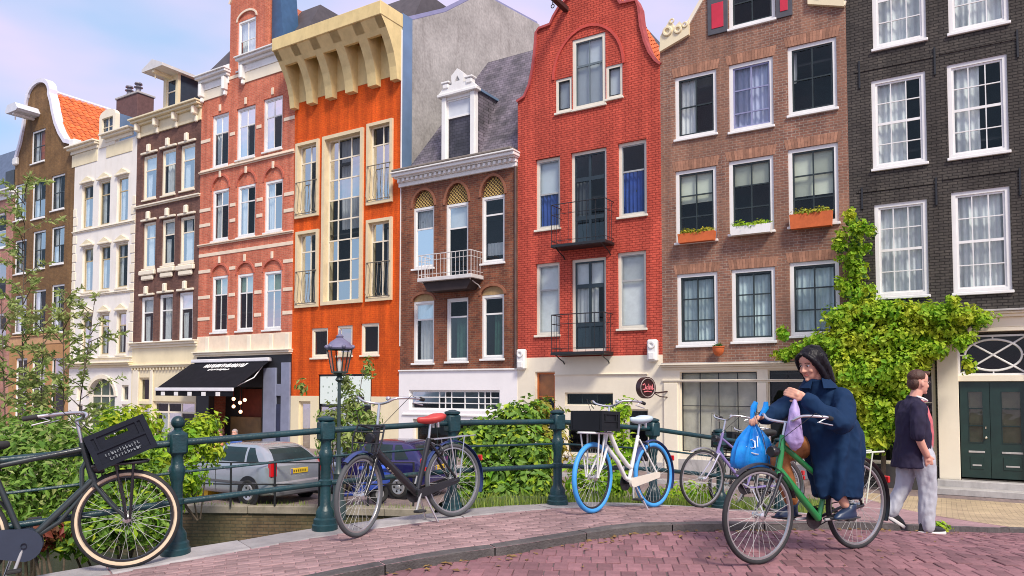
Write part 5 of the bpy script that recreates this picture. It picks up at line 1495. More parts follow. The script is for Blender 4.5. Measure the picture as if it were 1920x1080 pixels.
# ---- street lantern
lp = at_depth(637, 640, 15.6); lz = lp.z
lm = thing('street_lamp', 'old green-black street lantern on a post before the orange house', 'street lamp', (lp.x, lp.y, 0))
s_ = 15.6/1400
top = at_depth(637, 655, 15.6).z; bot = at_depth(637, 699, 15.6).z
LG = mat('lamp_green', (.03, .05, .05), .4, .2)
MB().lathe([(.17, 0), (.17, .35), (.12, .42), (.09, .9), (.11, .95), (.06, 1.05), (.042, 1.3), (.034, bot-.2), (.09, bot-.15), (.05, bot-.08), (.16, bot)], 14).build('post', LG, lm, 40)
hexr = lambda r, z: [Vector((r*math.cos(PI/3*k), r*math.sin(PI/3*k), z)) for k in range(6)]
r0, r1 = .16, .26
b0, b1 = hexr(r0, bot+.01), hexr(r1, top)
for k in range(6):
    MB().tube([b0[k], b1[k]], .014, 5).build('lantern_bar', LG, lm)
    MB().add([b0[k]*.985 + Vector((0, 0, .0)), b0[(k+1) % 6]*.985, b1[(k+1) % 6]*.985, b1[k]*.985], [(0, 1, 2, 3)]).build('lantern_pane', glass_mat('lantern_glass', (.92, .9, .86), .5) if 'lantern_glass' not in MATS else MATS['lantern_glass'], lm)
for zz, r in ((bot+.01, r0), (top, r1)):
    MB().tube(hexr(r, zz), .02, 6, cyc=True).build('lantern_ring', LG, lm)
cr = MB().lathe([(.275, top+.0), (.29, top+.03), (.24, top+.10), (.20, top+.15), (.12, top+.2), (.07, top+.24), (.08, top+.27), (.03, top+.32), (.02, top+.4), (.003, top+.42)], 12).build('lantern_roof', mat('lantern_roof', (.16, .15, .24), .4, .2), lm, 40)
for k in range(6):
    p = hexr(.275, top+.05)[k]
    MB().ball(p, .045, 8, 6).build('crown_knob', mat('lantern_roof', (.2, .19, .3)), cr)
MB().lathe([(.03, bot+.02), (.04, bot+.1), (.05, bot+.22), (.02, bot+.3)], 10).build('bulb', WHITE, lm, 50)

# ---- round projecting sign on the red house
a, z = fac(1211, 727, -.9)
sp = EX*a + NX*(FD-.9)
sg = thing('round_sign', 'round dark projecting sign with red script on the red house shop front', 'sign', (sp.x, sp.y, z), FROT - R(26))
MB().lathe([(.30, -.09), (.335, -.09), (.335, .09), (.30, .09), (.295, .07), (.005, .07)], 28, M=Matrix.Rotation(PI/2, 4, 'Y')).build('sign_drum', mat('sign_dark', (.035, .012, .014), .35, .2), sg, 40)
MB().tube([(.085, .29*math.cos(t_), .29*math.sin(t_)) for t_ in [2*PI*k/28 for k in range(28)]], .018, 6, cyc=True).build('sign_rim', mat('sign_rim', (.32, .27, .25), .4, .1), sg, 60)
SRED = mat('sign_red', (.72, .20, .22), .5, .1)
def scr(pts, r=.017): return MB().tube([(.078, -x, zz) for x, zz in pts], r, 5)
strokes = [[(.20, .08), (.12, .12), (.08, .04), (.12, -.06), (.20, -.05)], [(.05, -.05), (.02, .05), (-.03, .03), (-.02, -.05), (.05, -.03)], [(-.04, .12), (-.08, -.06)], [(-.1, .05), (-.15, .05), (-.16, -.05), (-.1, -.05), (-.1, .05)], [(-.2, .1), (-.2, -.06), (-.25, -.03)], [(.15, -.13), (.0, -.11), (-.17, -.13)]]
for st in strokes: scr(st).build('script_stroke', SRED, sg, 60)
MB().tube([(0, .9, -.12), (0, .5, -.16), (0, .34, -.14)], .025, 6).tube([(0, .9, -.30), (0, .6, -.28), (0, .34, -.17)], .018, 6).build('bracket', mat('sign_dark', (.035, .012, .014)), sg)

# ---- flower boxes, pot
def foliage_mat(name, c1, c2, c3=None, rough=.55, trans=.25):
    t = NT(name)
    oi = t.new('ObjectInfo'); ge = t.new('NewGeometry')
    rr_ = t.math('FRACT', t.math('ADD', oi.outputs['Random'], ge.outputs['Random Per Island']))
    c = t.mix(rr_, c1, c2)
    tc = t.new('TexCoord'); no = t.new('TexNoise', Scale=1.6, Detail=3.0); t.l.new(tc.outputs['Object'], no.inputs['Vector'])
    if c3: c = t.mix(t.math('MULTIPLY', t.ramp(no.outputs['Fac'], .45, .65), .8), c, c3)
    t.l.new(c, t.p.inputs['Base Color']); t.p.inputs['Roughness'].default_value = rough
    t.p.inputs['Specular IOR Level'].default_value = .3
    tb = t.n.new('ShaderNodeBsdfTranslucent'); t.l.new(c, tb.inputs['Color'])
    mx = t.n.new('ShaderNodeMixShader'); mx.inputs[0].default_value = trans
    t.l.new(t.p.outputs[0], mx.inputs[1]); t.l.new(tb.outputs[0], mx.inputs[2]); t.l.new(mx.outputs[0], t.out.inputs['Surface'])
    MATS[name] = t.m
    return t.m
def leaves(mb, blobs, n, size, rng, elong=1.6, shell=.45, droop=0.0, up=.4):
    tot = sum(b[1][0]*b[1][1]*b[1][2] for b in blobs) ** 1
    wts = [(b[1][0]*b[1][1]*b[1][2]) ** .8 for b in blobs]; sw = sum(wts)
    for b, w in zip(blobs, wts):
        c, r = Vector(b[0]), b[1]
        for _ in range(max(int(n*w/sw), 3)):
            d = Vector((rng.gauss(0, 1), rng.gauss(0, 1), rng.gauss(0, 1))).normalized()
            q = (shell + (1-shell)*rng.random()) if rng.random() < .75 else rng.random()
            q *= 1 + .4*noise.noise(Vector((d.x*2.2+c.x, d.y*2.2+c.y*1.7, d.z*2.2+c.z)))
            p = c + Vector((d.x*r[0], d.y*r[1], d.z*r[2]))*q
            nrm = (d + Vector((rng.uniform(-1, 1), rng.uniform(-1, 1), rng.uniform(-.6, 1)+up))*.8).normalized()
            t = nrm.orthogonal(); t.rotate(Matrix.Rotation(rng.uniform(0, 2*PI), 3, nrm)); t.z -= droop; t.normalize()
            s = nrm.cross(t).normalized()
            l = size*rng.choice((rng.uniform(.45, .8), rng.uniform(.7, 1.3), rng.uniform(1.0, 1.7))); w2 = l/elong*.5
            f = nrm*l*.12
            mb.add([p - t*l*.5, p + s*w2 + f, p + t*l*.5, p - s*w2 + f], [(0, 1, 2), (0, 2, 3)])
    return mb
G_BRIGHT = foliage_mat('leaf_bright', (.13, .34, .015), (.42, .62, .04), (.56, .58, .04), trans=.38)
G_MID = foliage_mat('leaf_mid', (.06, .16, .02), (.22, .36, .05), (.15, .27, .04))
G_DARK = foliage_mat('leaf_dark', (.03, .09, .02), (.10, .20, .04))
G_WILLOW = foliage_mat('leaf_willow', (.20, .30, .07), (.42, .50, .16), (.36, .38, .14), trans=.4)
FLOW_Y = foliage_mat('leaf_yellow_flower', (.5, .42, .03), (.25, .34, .04))
BARK = mat('bark', (.10, .075, .05), .9, .3, 12, .6, 40)
TERRA = mat('terracotta', (.55, .12, .03), .75, .15, 6, .2, 40)
rng = random.Random(11)
for xl, xr, yt, yb, m, lab in ((1272, 1341, 440, 457, TERRA, 'orange window box of green plants under the left cream blind'), (1370, 1447, 427, 443, WHITE, 'white window box with small green plants under the middle cream blind'), (1481, 1561, 404, 431, TERRA, 'orange window box with yellow flowers under the right cream blind')):
    a0, z1 = fac(xl, yt, -.2); a1, _ = fac(xr, yt, -.2); z0 = fac(xl, yb, -.2)[1]
    p = EX*((a0+a1)/2) + NX*(FD-.19); w = (a1-a0)/2
    t_ = thing('window_box', lab, 'window box', (p.x, p.y, z0), FROT)
    hh = z1-z0
    MB().prism([(-w+.03, 0), (w-.03, 0), (w, hh), (-w, hh)], -.11, .11).build('trough', m, t_)
    leaves(MB(), [((-w*.5, 0, hh+.05), (w*.5, .13, .14)), ((w*.5, 0, hh+.05), (w*.5, .13, .13)), ((0, -.04, hh+.02), (w*.9, .14, .1))], 420, .075, rng).build('plants', G_BRIGHT if m is WHITE else FLOW_Y, t_, fix=False)
a, z = fac(1347, 657, -.25); p = EX*a + NX*(FD-.25)
t_ = thing('hanging_pot', 'round terracotta pot hanging under the first window of the brown house', 'flower pot', (p.x, p.y, z-.16), FROT)
MB().lathe([(.06, 0), (.12, .04), (.17, .14), (.175, .24), (.19, .25), (.19, .28), (.16, .28), (.15, .2)], 18).build('pot', TERRA, t_, 40)
leaves(MB(), [((0, 0, .33), (.15, .15, .08))], 90, .06, rng).build('plants', G_DARK, t_, fix=False)

# ---- cars
def rrect(hx, hy, r, n=4):
    pts = []
    for cx, cy, a in ((hx-r, hy-r, 0), (-hx+r, hy-r, 90), (-hx+r, -hy+r, 180), (hx-r, -hy+r, 270)):
        for k in range(n+1):
            t = R(a + 90*k/n); pts.append((cx + r*math.cos(t), cy + r*math.sin(t)))
    return pts
def make_car(name, label, rear_left, heading, paint, plate, S=1.0, tall=0.0):
    # rear_left: ground point below the rear left corner; x forward, y left
    fx = Vector((math.cos(heading), math.sin(heading), 0)); fy = Vector((-fx.y, fx.x, 0))
    loc = Vector((rear_left[0], rear_left[1], 0)) + fx*1.95*S - fy*.84*S
    C = thing(name, label, 'car', loc, heading, 'cars parked on the quay'); C.scale = (S, S, S)
    st = [(-1.95, .50, .74, .66), (-1.93, .34, .90, .76), (-1.86, .26, .97, .81), (-1.6, .22, .98, .84), (-1, .2, .97, .85), (0, .2, .95, .855), (.7, .2, .93, .85), (1.05, .2, .90, .84), (1.45, .22, .82, .82), (1.75, .26, .72, .77), (1.9, .32, .62, .68), (1.95, .42, .55, .60)]
    rings = []
    for x, zb, zt, hw in st:
        hz = (zt-zb)/2
        rings.append([Vector((x, p[0]*1.0, zb+hz+p[1])) for p in rrect(hw, hz, min(.13, hz*.8))])
    MB().loft(rings).build('body', paint, C, 35)
    H = tall
    zs = [.90, 1.02, 1.16, 1.27, 1.335, 1.365]; zs = [.9 + (z-.9)*(1+H) for z in zs]
    xr = [-1.88, -1.78, -1.62, -1.44, -1.26, -1.0]; xf = [1.02, .74, .42, .12, -.08, -.3]; hw = [.79, .75, .69, .62, .54, .4]
    rings = []
    for z, a, b, w in zip(zs, xr, xf, hw):
        hx = (b-a)/2
        rings.append([Vector((p[0]+(a+b)/2, p[1], z)) for p in rrect(hx, w, .14)])
    MB().loft(rings).build('roof', paint, C, 50)
    def ip(z, arr):
        for i in range(len(zs)-1):
            if z <= zs[i+1]: t = (z-zs[i])/(zs[i+1]-zs[i]); return arr[i] + (arr[i+1]-arr[i])*t
        return arr[-1]
    def side(poly, s, name, m, e=.008):
        (xa, za), (xb, zb_), (xc, zc_), (xd, zd) = poly; rings = []
        for k in range(7):
            t = k/6; p = (xa+(xd-xa)*t, za+(zd-za)*t); q = (xb+(xc-xb)*t, zb_+(zc_-zb_)*t)
            rings.append([Vector((p[0], s*(ip(p[1], hw)+e), p[1])), Vector((q[0], s*(ip(q[1], hw)+e), q[1])), Vector((q[0], s*(ip(q[1], hw)-.05), q[1])), Vector((p[0], s*(ip(p[1], hw)-.05), p[1]))])
        return MB().loft(rings).build(name, m, C)
    zl, zh = .965, .9+(1.285-.9)*(1+H)
    DG = mat('car_window', (.015, .03, .03), .12, .3, 2.0, spec=.35)
    for s in (1, -1):
        side([(-.02, zl), (.80, zl), (.16, zh), (-.02, zh)], s, 'side_window', DG)
        side([(-.10, zl), (-.98, zl), (-.90, zh), (-.10, zh)], s, 'side_window', DG)
        side([(-1.06, zl), (-1.46, zl+.03), (-1.16, zh), (-.98, zh)], s, 'side_window', DG)
        MB().cbox(.55, .75, s*.86-.09, s*.86+.09, .93, 1.05, .03).build('mirror', paint, C)
        MB().cbox(-1.5, 1.3, s*.86-.012, s*.86+.006, .47, .53, .006).build('trim_strip', mat('car_trim', (.10, .10, .11), .6, .1), C)
        for x in (-.55, .45): MB().cbox(x-.09, x+.09, s*.862-.01, s*.862+.012, .80, .83, .006).build('door_handle', paint, C)
        MB().tube([(-.07, s*.858, .25), (-.07, s*.858, .93)], .006, 4).build('door_gap', BLACKP, C)
        MB().tube([(.95, s*.852, .3), (.92, s*.85, .9)], .006, 4).build('door_gap', BLACKP, C)
        MB().cbox(-1.955, -1.80, s*.72-.085, s*.72+.085, .66, 1.03, .03).build('tail_light', mat('tail_red', (.55, .01, .015), .15, .1, coat=.5), C)
        MB().cbox(1.72, 1.9, s*.58-.15, s*.58+.15, .58, .72, .03).build('headlight', mat('headlight', (.7, .72, .74), .1, .05), C)
    def endw(poly, name, m, arr, sg, e=.008):
        rings = []; w0, w1 = poly
        for k in range(8):
            t = k/7; z = zl+.02 + (zh-zl-.02)*t; w = w0+(w1-w0)*t
            rings.append([Vector((ip(z, arr)+sg*e, y, z)) for y in (-w, w)] + [Vector((ip(z, arr)-sg*.05, y, z)) for y in (w, -w)])
        MB().loft(rings).build(name, m, C)
    endw((.62, .46), 'rear_window', DG, xr, -1)
    endw((.64, .47), 'windscreen', DG, xf, 1)
    MB().cbox(-1.99, -1.86, -.72, .72, .34, .55, .04).build('rear_bumper', paint, C)
    MB().cbox(-1.97, -1.9, -.70, .70, .22, .34, .03).build('bumper_skirt', mat('car_trim', (.1, .1, .11)), C)
    pl = MB().cbox(-1.965, -1.945, -.26, .26, .70, .82, .008).build('number_plate', mat('plate_yellow', (.75, .50, .03), .5, .05), C)
    MB().box(-1.969, -1.9645, .215, .255, .705, .815).build('plate_band', mat('plate_blue', (.02, .06, .4), .5), pl)
    rr2 = random.Random(2)
    for k in range(6):
        y = .17 - k*.066
        MB().box(-1.969, -1.9645, y-.016, y+.016, .735, .785).build('plate_mark', mat('plate_ink', (.12, .08, .01), .6), pl)
    TY = mat('tyre', (.018, .018, .018), .85, .2, 20); RM = mat('alloy', (.55, .55, .56), .3, .1, metal=.7)
    for x in (-1.22, 1.22):
        for s in (1, -1):
            MB().lathe([(.36, -.02), (.36, .012), (.02, .012)], 24, (x, s*.845, .31), Matrix.Rotation(-s*PI/2, 4, 'X')).build('wheel_arch', BLACKP, C)
            W = MB().torus((x, s*.80, .30), .235, .075, 28, 10).build('wheel', TY, C, 60)
            MB().lathe([(.19, .0), (.19, .03), (.17, .045), (.06, .03), (.05, .05), (.01, .055)], 20, (x, s*.835, .30), Matrix.Rotation(-s*PI/2, 4, 'X')).build('rim', RM, W, 40)
            for k in range(5):
                t = 2*PI*k/5
                MB().ball((x+.11*math.cos(t), s*.868, .3+.11*math.sin(t)), (.035, .012, .035), 8, 6).build('rim_hole', BLACKP, W)
    return C
SILVER = mat('silver_paint', (.38, .41, .44), .26, .04, 2, metal=.45, coat=.6)
NAVY = mat('navy_paint', (.016, .014, .09), .25, .1, 2, metal=.2, coat=.8)
HEAD = math.atan2(-EX.y, -EX.x)
c1 = at_z(506, 953, 0.0)
make_car('silver_car', 'silver hatchback with yellow number plate parked on the quay behind the railing', (c1.x, c1.y), HEAD, SILVER, '', 1.02)
c2 = at_z(768, 943, 0.0)
make_car('dark_blue_car', 'dark blue car parked behind the black bicycle with red saddle', (c2.x+.3, c2.y+.3), HEAD + R(8), NAVY, '', .98, .12)

# ---- blue scooter between the cars
sp_ = at_z(664, 950, 0.0); sc_ = thing('blue_scooter', 'bright blue scooter with windshield standing between the two parked cars', 'scooter', (sp_.x, sp_.y, 0), R(215))
BLS = mat('scooter_blue', (.015, .05, .30), .3, .12, 4, coat=.5)
def sring(x, z, hx, hz, w): return [Vector((x + hx*math.cos(2*PI*k/14), w*math.copysign(abs(math.sin(2*PI*k/14))**.8, math.sin(2*PI*k/14)), z + hz*math.sin(2*PI*k/14)*0)) for k in range(14)]
MB().loft([[Vector((x, y*w, z+q*h_)) for y, q in ((-1, -.5), (-1, .3), (-.6, .5), (.6, .5), (1, .3), (1, -.5))] for x, z, w, h_ in ((-.85, .62, .10, .2), (-.6, .60, .17, .36), (-.2, .55, .18, .40), (-.02, .45, .15, .3))]).build('rear_body', BLS, sc_, 50)
MB().cbox(-.02, .42, -.16, .16, .26, .34, .03).build('footboard', BLS, sc_)
MB().loft([[Vector((x+t_, y, z)) for y in (-w, w) for t_ in ((0, .06) if y < 0 else (.06, 0))] for x, z, w in ((.40, .28, .14), (.44, .6, .22), (.40, .95, .2), (.36, 1.02, .12))]).build('front_shield', BLS, sc_, 50)
MB().loft([[Vector((x+t_, y, z)) for y in (-w, w) for t_ in ((0, .012) if y < 0 else (.012, 0))] for x, z, w in ((.40, 1.02, .2), (.34, 1.3, .22), (.3, 1.42, .16))]).build('windshield', GLASS_P, sc_)
MB().tube([(.3, -.34, 1.06), (.38, -.1, 1.04), (.38, .1, 1.04), (.3, .34, 1.06)], .018, 8).build('handlebar', BLACKP, sc_, 50)
MB().cbox(-.85, -.12, -.15, .15, .79, .9, .05).build('seat', mat('scooter_seat', (.03, .10, .55), .6, .2), sc_)
for x in (-.62, .60):
    w_ = MB().torus((x, 0, .24), .17, .065, 24, 8).build('wheel', mat('tyre', (.018, .018, .018)), sc_, 60)
    MB().lathe([(.11, -.04), (.11, .04), (.02, .05)], 16, (x, 0, .24), Matrix.Rotation(PI/2, 4, 'X')).build('rim', mat('alloy', (.55, .55, .56)), w_, 40)
MB().tube([(.42, 0, .8), (.60, 0, .24)], .03, 8).build('fork', BLACKP, sc_)
MB().ball((.48, 0, .98), (.06, .09, .07), 12, 8).build('headlamp', mat('headlight', (.7, .72, .74)), sc_, 60)
for y in (-.22, .22): MB().tube([(.34, y, 1.06), (.36, y*1.2, 1.2)], .007, 6).ball((.36, y*1.25, 1.24), (.015, .06, .04), 10, 6).build('mirror', BLACKP, sc_, 60)
# ================================================================ BICYCLES
TYRE = mat('bike_tyre', (.022, .022, .024), .8, .2, 20)
CREAMT = mat('tyre_cream', (.66, .52, .36), .75, .12, 10)
BLUET = mat('tyre_blue', (.05, .30, .68), .55, .12, 8)
CHROME = mat('chrome', (.62, .62, .62), .25, .1, 6, metal=.85)
ALU = mat('alu_rim', (.50, .50, .50), .35, .1, metal=.8)
BKP = mat('bike_black', (.014, .014, .017), .35, .2, 5, coat=.3)
RUB = mat('black_rubber', (.02, .02, .02), .8, .2)
WHT_B = mat('bike_white', (.74, .74, .72), .3, .05, coat=.4)
def wheel(parent, name, c, r, tyre_m, tw=.021, rim_m=None, M=None, wall_m=None, spokes=32):
    M = M or Matrix.Identity(4)
    def tr(mb):
        mb.v = [tuple(M @ Vector(v)) for v in mb.v]; return mb
    W = tr(MB().torus(c, r-tw, tw, 48, 10)).build(name, tyre_m, parent, 60)
    if wall_m:
        for s in (1, -1): tr(MB().torus((c[0], c[1]+s*tw*.55, c[2]), r-tw*1.3, tw*.58, 48, 6)).build('tyre_wall', wall_m, W, 60)
    tr(MB().torus(c, r-tw*2.15, .012, 48, 6)).build('rim', rim_m or ALU, W, 60)
    mb = MB()
    for k in range(spokes):
        a = 2*PI*k/spokes; b = a + (.28 if k % 2 else -.28); s = .028 if (k//2) % 2 else -.028
        mb.tube([(c[0]+.025*math.cos(b*1.0+1.2*(1 if k % 2 else -1)), c[1]+s, c[2]+.025*math.sin(b+1.2*(1 if k % 2 else -1))), (c[0]+(r-tw*2.3)*math.cos(a), c[1]+s*.1, c[2]+(r-tw*2.3)*math.sin(a))], .0016, 3, caps=False)
    o = tr(mb).build('spokes', mat('spoke_steel', (.38, .38, .37), .65, .1, spec=.3), W); o['kind'] = 'stuff'
    tr(MB().lathe([(.012, -.055), (.03, -.045), (.03, -.035), (.016, -.03), (.016, .03), (.03, .035), (.03, .045), (.012, .055)], 12, c, Matrix.Rotation(PI/2, 4, 'X'))).build('hub', CHROME, W, 40)
    return W
def guard(c, r, a0, a1, w, n=18):
    mb = MB(); rings = []
    for k in range(n+1):
        a = R(a0 + (a1-a0)*k/n); rg = []
        for q in range(7):
            t = -1 + q/3; rr = r + .012*(1-t*t)
            rg.append(Vector((c[0]+rr*math.cos(a), c[1]+t*w, c[2]+rr*math.sin(a))))
        for q in range(6, -1, -1):
            t = -1 + q/3; rr = r - .003 + .012*(1-t*t)
            rg.append(Vector((c[0]+rr*math.cos(a), c[1]+t*w, c[2]+rr*math.sin(a))))
        rings.append(rg)
    return mb.loft(rings)
def bicycle(name, label, front, rear, hf, o):
    f = Vector((front[0], front[1], hf(*front))); r_ = Vector((rear[0], rear[1], hf(*rear)))
    wb = (f - r_).length; X = (f - r_).normalized()
    Y = Vector((0, 0, 1)).cross(X).normalized(); Z = X.cross(Y)
    B = thing(name, label, 'bicycle')
    B.matrix_world = Matrix.Translation((f + r_)/2) @ Matrix((X, Y, Z)).transposed().to_4x4() @ Matrix.Rotation(o.get('lean', 0), 4, 'X')
    r = o.get('r', .355); xr, xf = -wb/2, wb/2
    fm = o['frame_mat']; style = o['style']; tm = o.get('tyre', TYRE)
    hb, ht = Vector((xf-.205, 0, .66)), Vector((xf-.275, 0, o.get('head_z', .93)))
    bb = Vector((xr+.46, 0, .285)); stp = Vector((xr+.275, 0, o.get('seat_tube', .78))); rh = Vector((xr, 0, r)); fh = Vector((xf, 0, r))
    ax = (ht-hb).normalized()
    st = o.get('steer', 0)
    MS = Matrix.Translation(hb) @ Matrix.Rotation(st, 4, ax) @ Matrix.Translation(-hb)
    def fr(mb):
        mb.v = [tuple(MS @ Vector(v)) for v in mb.v]; return mb
    tr = o.get('tube', .018)
    F = MB()
    F.tube([hb, ht], tr*1.25, 10); F.tube([bb, stp], tr, 10)
    if style == 'opa':
        F.tube([stp + Vector((.0, 0, -.02)), hb.lerp(ht, .85)], tr, 10)
        F.tube([bb, hb.lerp(ht, .12)], tr*1.15, 10)
        F.tube([bb + Vector((.04, 0, .03)), bb + Vector((.22, 0, .13)), bb + Vector((.37, 0, .30)), hb.lerp(ht, .55) + Vector((-.04, 0, -.05)), hb.lerp(ht, .6)], tr*.8, 10)
    elif style == 'oma':
        F.tube([bb, hb.lerp(ht, .25)], tr*1.45, 10)
        F.tube([bb.lerp(stp, .35), bb.lerp(stp, .35) + Vector((.15, 0, .02)), hb.lerp(ht, .6)], tr*.8, 8) if o.get('double') else None
    elif style == 'swap':
        for q, e in ((.1, 0), (.75, .16)):
            F.tube([bb.lerp(stp, .05 + e*1.6), bb.lerp(stp, .05+e*1.6) + Vector((.07, 0, .03)), bb.lerp(hb, .5) + Vector((-.02, 0, .02 + q*.16)), hb.lerp(ht, q)], tr*1.2, 10)
    elif style == 'city':
        F.tube([bb, hb.lerp(ht, .15)], tr*1.35, 10); F.tube([bb.lerp(stp, .55), hb.lerp(ht, .75)], tr*1.05, 10)
    F.build('frame', fm, B, 50)
    S = MB()
    for s in (1, -1):
        S.tube([bb + Vector((-.03, s*.03, 0)), rh + Vector((0, s*.062, 0))], tr*.6, 8); S.tube([stp + Vector((0, s*.02, -.04)), rh + Vector((0, s*.062, 0))], tr*.5, 8)
    S.build('rear_stays', o.get('stay_mat', fm), B, 50)
    FK = MB()
    for s in (1, -1): FK.tube([hb + Vector((.0, s*.035, -.0)), hb.lerp(fh, .55) + Vector((-.012, s*.05, 0)), fh + Vector((0, s*.055, 0))], [tr*.75, tr*.65, tr*.45], 8)
    FK.tube([hb + Vector((0, -.045, 0)), hb + Vector((0, .045, 0))], tr, 8)
    fr(FK).build('fork', o.get('fork_mat', fm), B, 50)
    wheel(B, 'front_wheel', tuple(fh), r, tm, o.get('tw', .021), o.get('rim'), MS, o.get('wall'))
    wheel(B, 'rear_wheel', tuple(rh), r, tm, o.get('tw', .021), o.get('rim'), None, o.get('wall'))
    gm = o.get('guard_mat', BKP)
    guard(tuple(rh), r+.022, 25, 205, .03).build('rear_mudguard', gm, B, 50)
    if o.get('front_guard', True): fr(guard(tuple(fh), r+.022, 55, 165, .028)).build('front_mudguard', gm, B, 50)
    # bars
    bz = o.get('bar_z', 1.08); bx = ht.x + (-.03 if bz > .95 else 0)
    fr(MB().tube([ht, (bx, 0, bz-.02)], .0135, 8)).build('stem', CHROME, B, 50)
    hw = o.get('bar_w', .29); sw = o.get('sweep', .2)
    hbm = [(bx-sw, hw, bz+.015), (bx-sw*.55, hw*.97, bz+.03), (bx+.03, hw*.62, bz+.035), (bx+.055, .12, bz+.0), (bx+.0, 0, bz-.02)]
    path = hbm + [(x, -y, z) for x, y, z in reversed(hbm[:-1])]
    pts = [Vector(p) for p in path]; sm = []
    for i in range(len(pts)-1):
        p0, p1, p2, p3 = pts[max(i-1, 0)], pts[i], pts[i+1], pts[min(i+2, len(pts)-1)]
        for k in range(4):
            t = k/4; sm.append(.5*((2*p1)+(p2-p0)*t+(2*p0-5*p1+4*p2-p3)*t*t+(3*p1-p0-3*p2+p3)*t**3))
    sm.append(pts[-1])
    HB = fr(MB().tube(sm, .0115, 8)).build('handlebar', o.get('bar_mat', CHROME), B, 50)
    for q in (sm[:4], sm[-4:]): fr(MB().tube(q, .018, 8)).build('grip', RUB, HB, 50)
    for s, q in ((1, sm[3]), (-1, sm[-4])): fr(MB().tube([q, q + Vector((.07, -s*.03, -.035)), q + Vector((-.04, s*.01, -.06))], .006, 6)).build('brake_lever', CHROME, HB, 50)
    fr(MB().ball(Vector((bx+.01, .1, bz+.03)), (.025, .025, .02), 10, 6)).build('bell', CHROME, HB, 60)
    # saddle
    sz = o.get('saddle_z', .96); sx = xr + .24
    MB().tube([stp, (sx+.0, 0, sz-.04)], .0135, 8).build('seat_post', CHROME, B, 50)
    rings = []
    for t, w, h_, dz in ((-.135, .05, .04, .012), (-.12, .10, .062, .016), (-.06, .118, .072, .012), (.0, .085, .062, .0), (.07, .05, .052, -.004), (.14, .03, .042, 0), (.157, .012, .02, -.006)):
        rings.append([Vector((sx+t, w*math.cos(a), sz+dz+h_*(.5*math.sin(a) if math.sin(a) > 0 else .85*math.sin(a)))) for a in [2*PI*k/14 for k in range(14)]])
    MB().loft(rings).build('saddle', o.get('saddle_mat', RUB), B, 60)
    for s in (1, -1): MB().lathe([(.016, -.035), (.018, 0), (.016, .035)], 8, (sx-.06, s*.035, sz-.055)).build('saddle_spring', CHROME, B)
    # cranks
    ca = o.get('crank', .5)
    CR = MB().lathe([(.088, -.004), (.088, .004), (.02, .005), (.018, .05), (.018, -.05), (.02, -.005)], 24, tuple(bb + Vector((0, -.04, 0))), Matrix.Rotation(PI/2, 4, 'X')).build('chainring', BKP, B, 40)
    for s in (1, -1):
        a = ca if s > 0 else ca + PI
        e = bb + Vector((.17*math.cos(a), s*.085, .17*math.sin(a)))
        k = MB().tube([bb + Vector((0, s*.06, 0)), e], .011, 8).build('crank', mat('crank_alu', (.34, .34, .35), .5, .1, spec=.4), B, 50)
        MB().cbox(-.045, .045, -.045, .045, -.011, .011, .006, Matrix.Translation(e + Vector((0, s*.055, 0)))).build('pedal', RUB, k)
    cc = o.get('chain_case')
    if cc:
        k_ = o.get('case_k', 1.0)
        pl = arc(bb.x, bb.z, .115*k_, .115*k_, -90, 90, 10) + [(rh.x+.02, rh.z+.075*k_)] + arc(rh.x, rh.z, .07*k_, .075*k_, 90, 270, 8)
        for yy in ((-.075, -.045) if cc != 'both' else (.045, .075),): MB().prism(pl, yy[0], yy[1]).build('chain_case', o.get('case_mat', BKP), B)
        if cc == 'near': MB().prism(pl, .045, .07).build('chain_case', o.get('case_mat', BKP), B)
    else:
        MB().tube([bb + Vector((0, -.05, .088)), rh + Vector((0, -.05, .03))], .005, 4).tube([bb + Vector((0, -.05, -.088)), rh + Vector((0, -.05, -.03))], .005, 4).build('chain', RUB, B)
    # rear rack
    if o.get('rear_rack', True):
        rm = o.get('rack_mat', BKP); zr = r*2 + .06
        K = MB()
        for s in (1, -1):
            K.tube([(stp.x-.02, s*.05, zr), (xr-.28, s*.06, zr)], .007, 6)
            K.tube([(rh.x-.02, s*.075, rh.z+.02), (rh.x-.12, s*.07, zr)], .006, 6); K.tube([(rh.x+.02, s*.075, rh.z+.02), (rh.x+.06, s*.07, zr)], .006, 6)
        for q in range(4): K.tube([(stp.x-.04-.1*q, -.055, zr), (stp.x-.04-.1*q, .055, zr)], .006, 6)
        K.build('rear_rack', rm, B)
    MB().cbox(xr-r-.035, xr-r-.01, -.03, .03, r+.15, r+.21, .008).build('rear_reflector', mat('reflector', (.55, .02, .02), .2), B)
    if o.get('kickstand', True):
        for s in ((1,) if o.get('kick') != 'double' else (1, -1)):
            MB().tube([bb + Vector((-.06, s*.04, -.02)), bb + Vector((-.16, s*(.13 if o.get('kick') != 'double' else .09), -.285))], .011, 8).build('kickstand', CHROME, B)
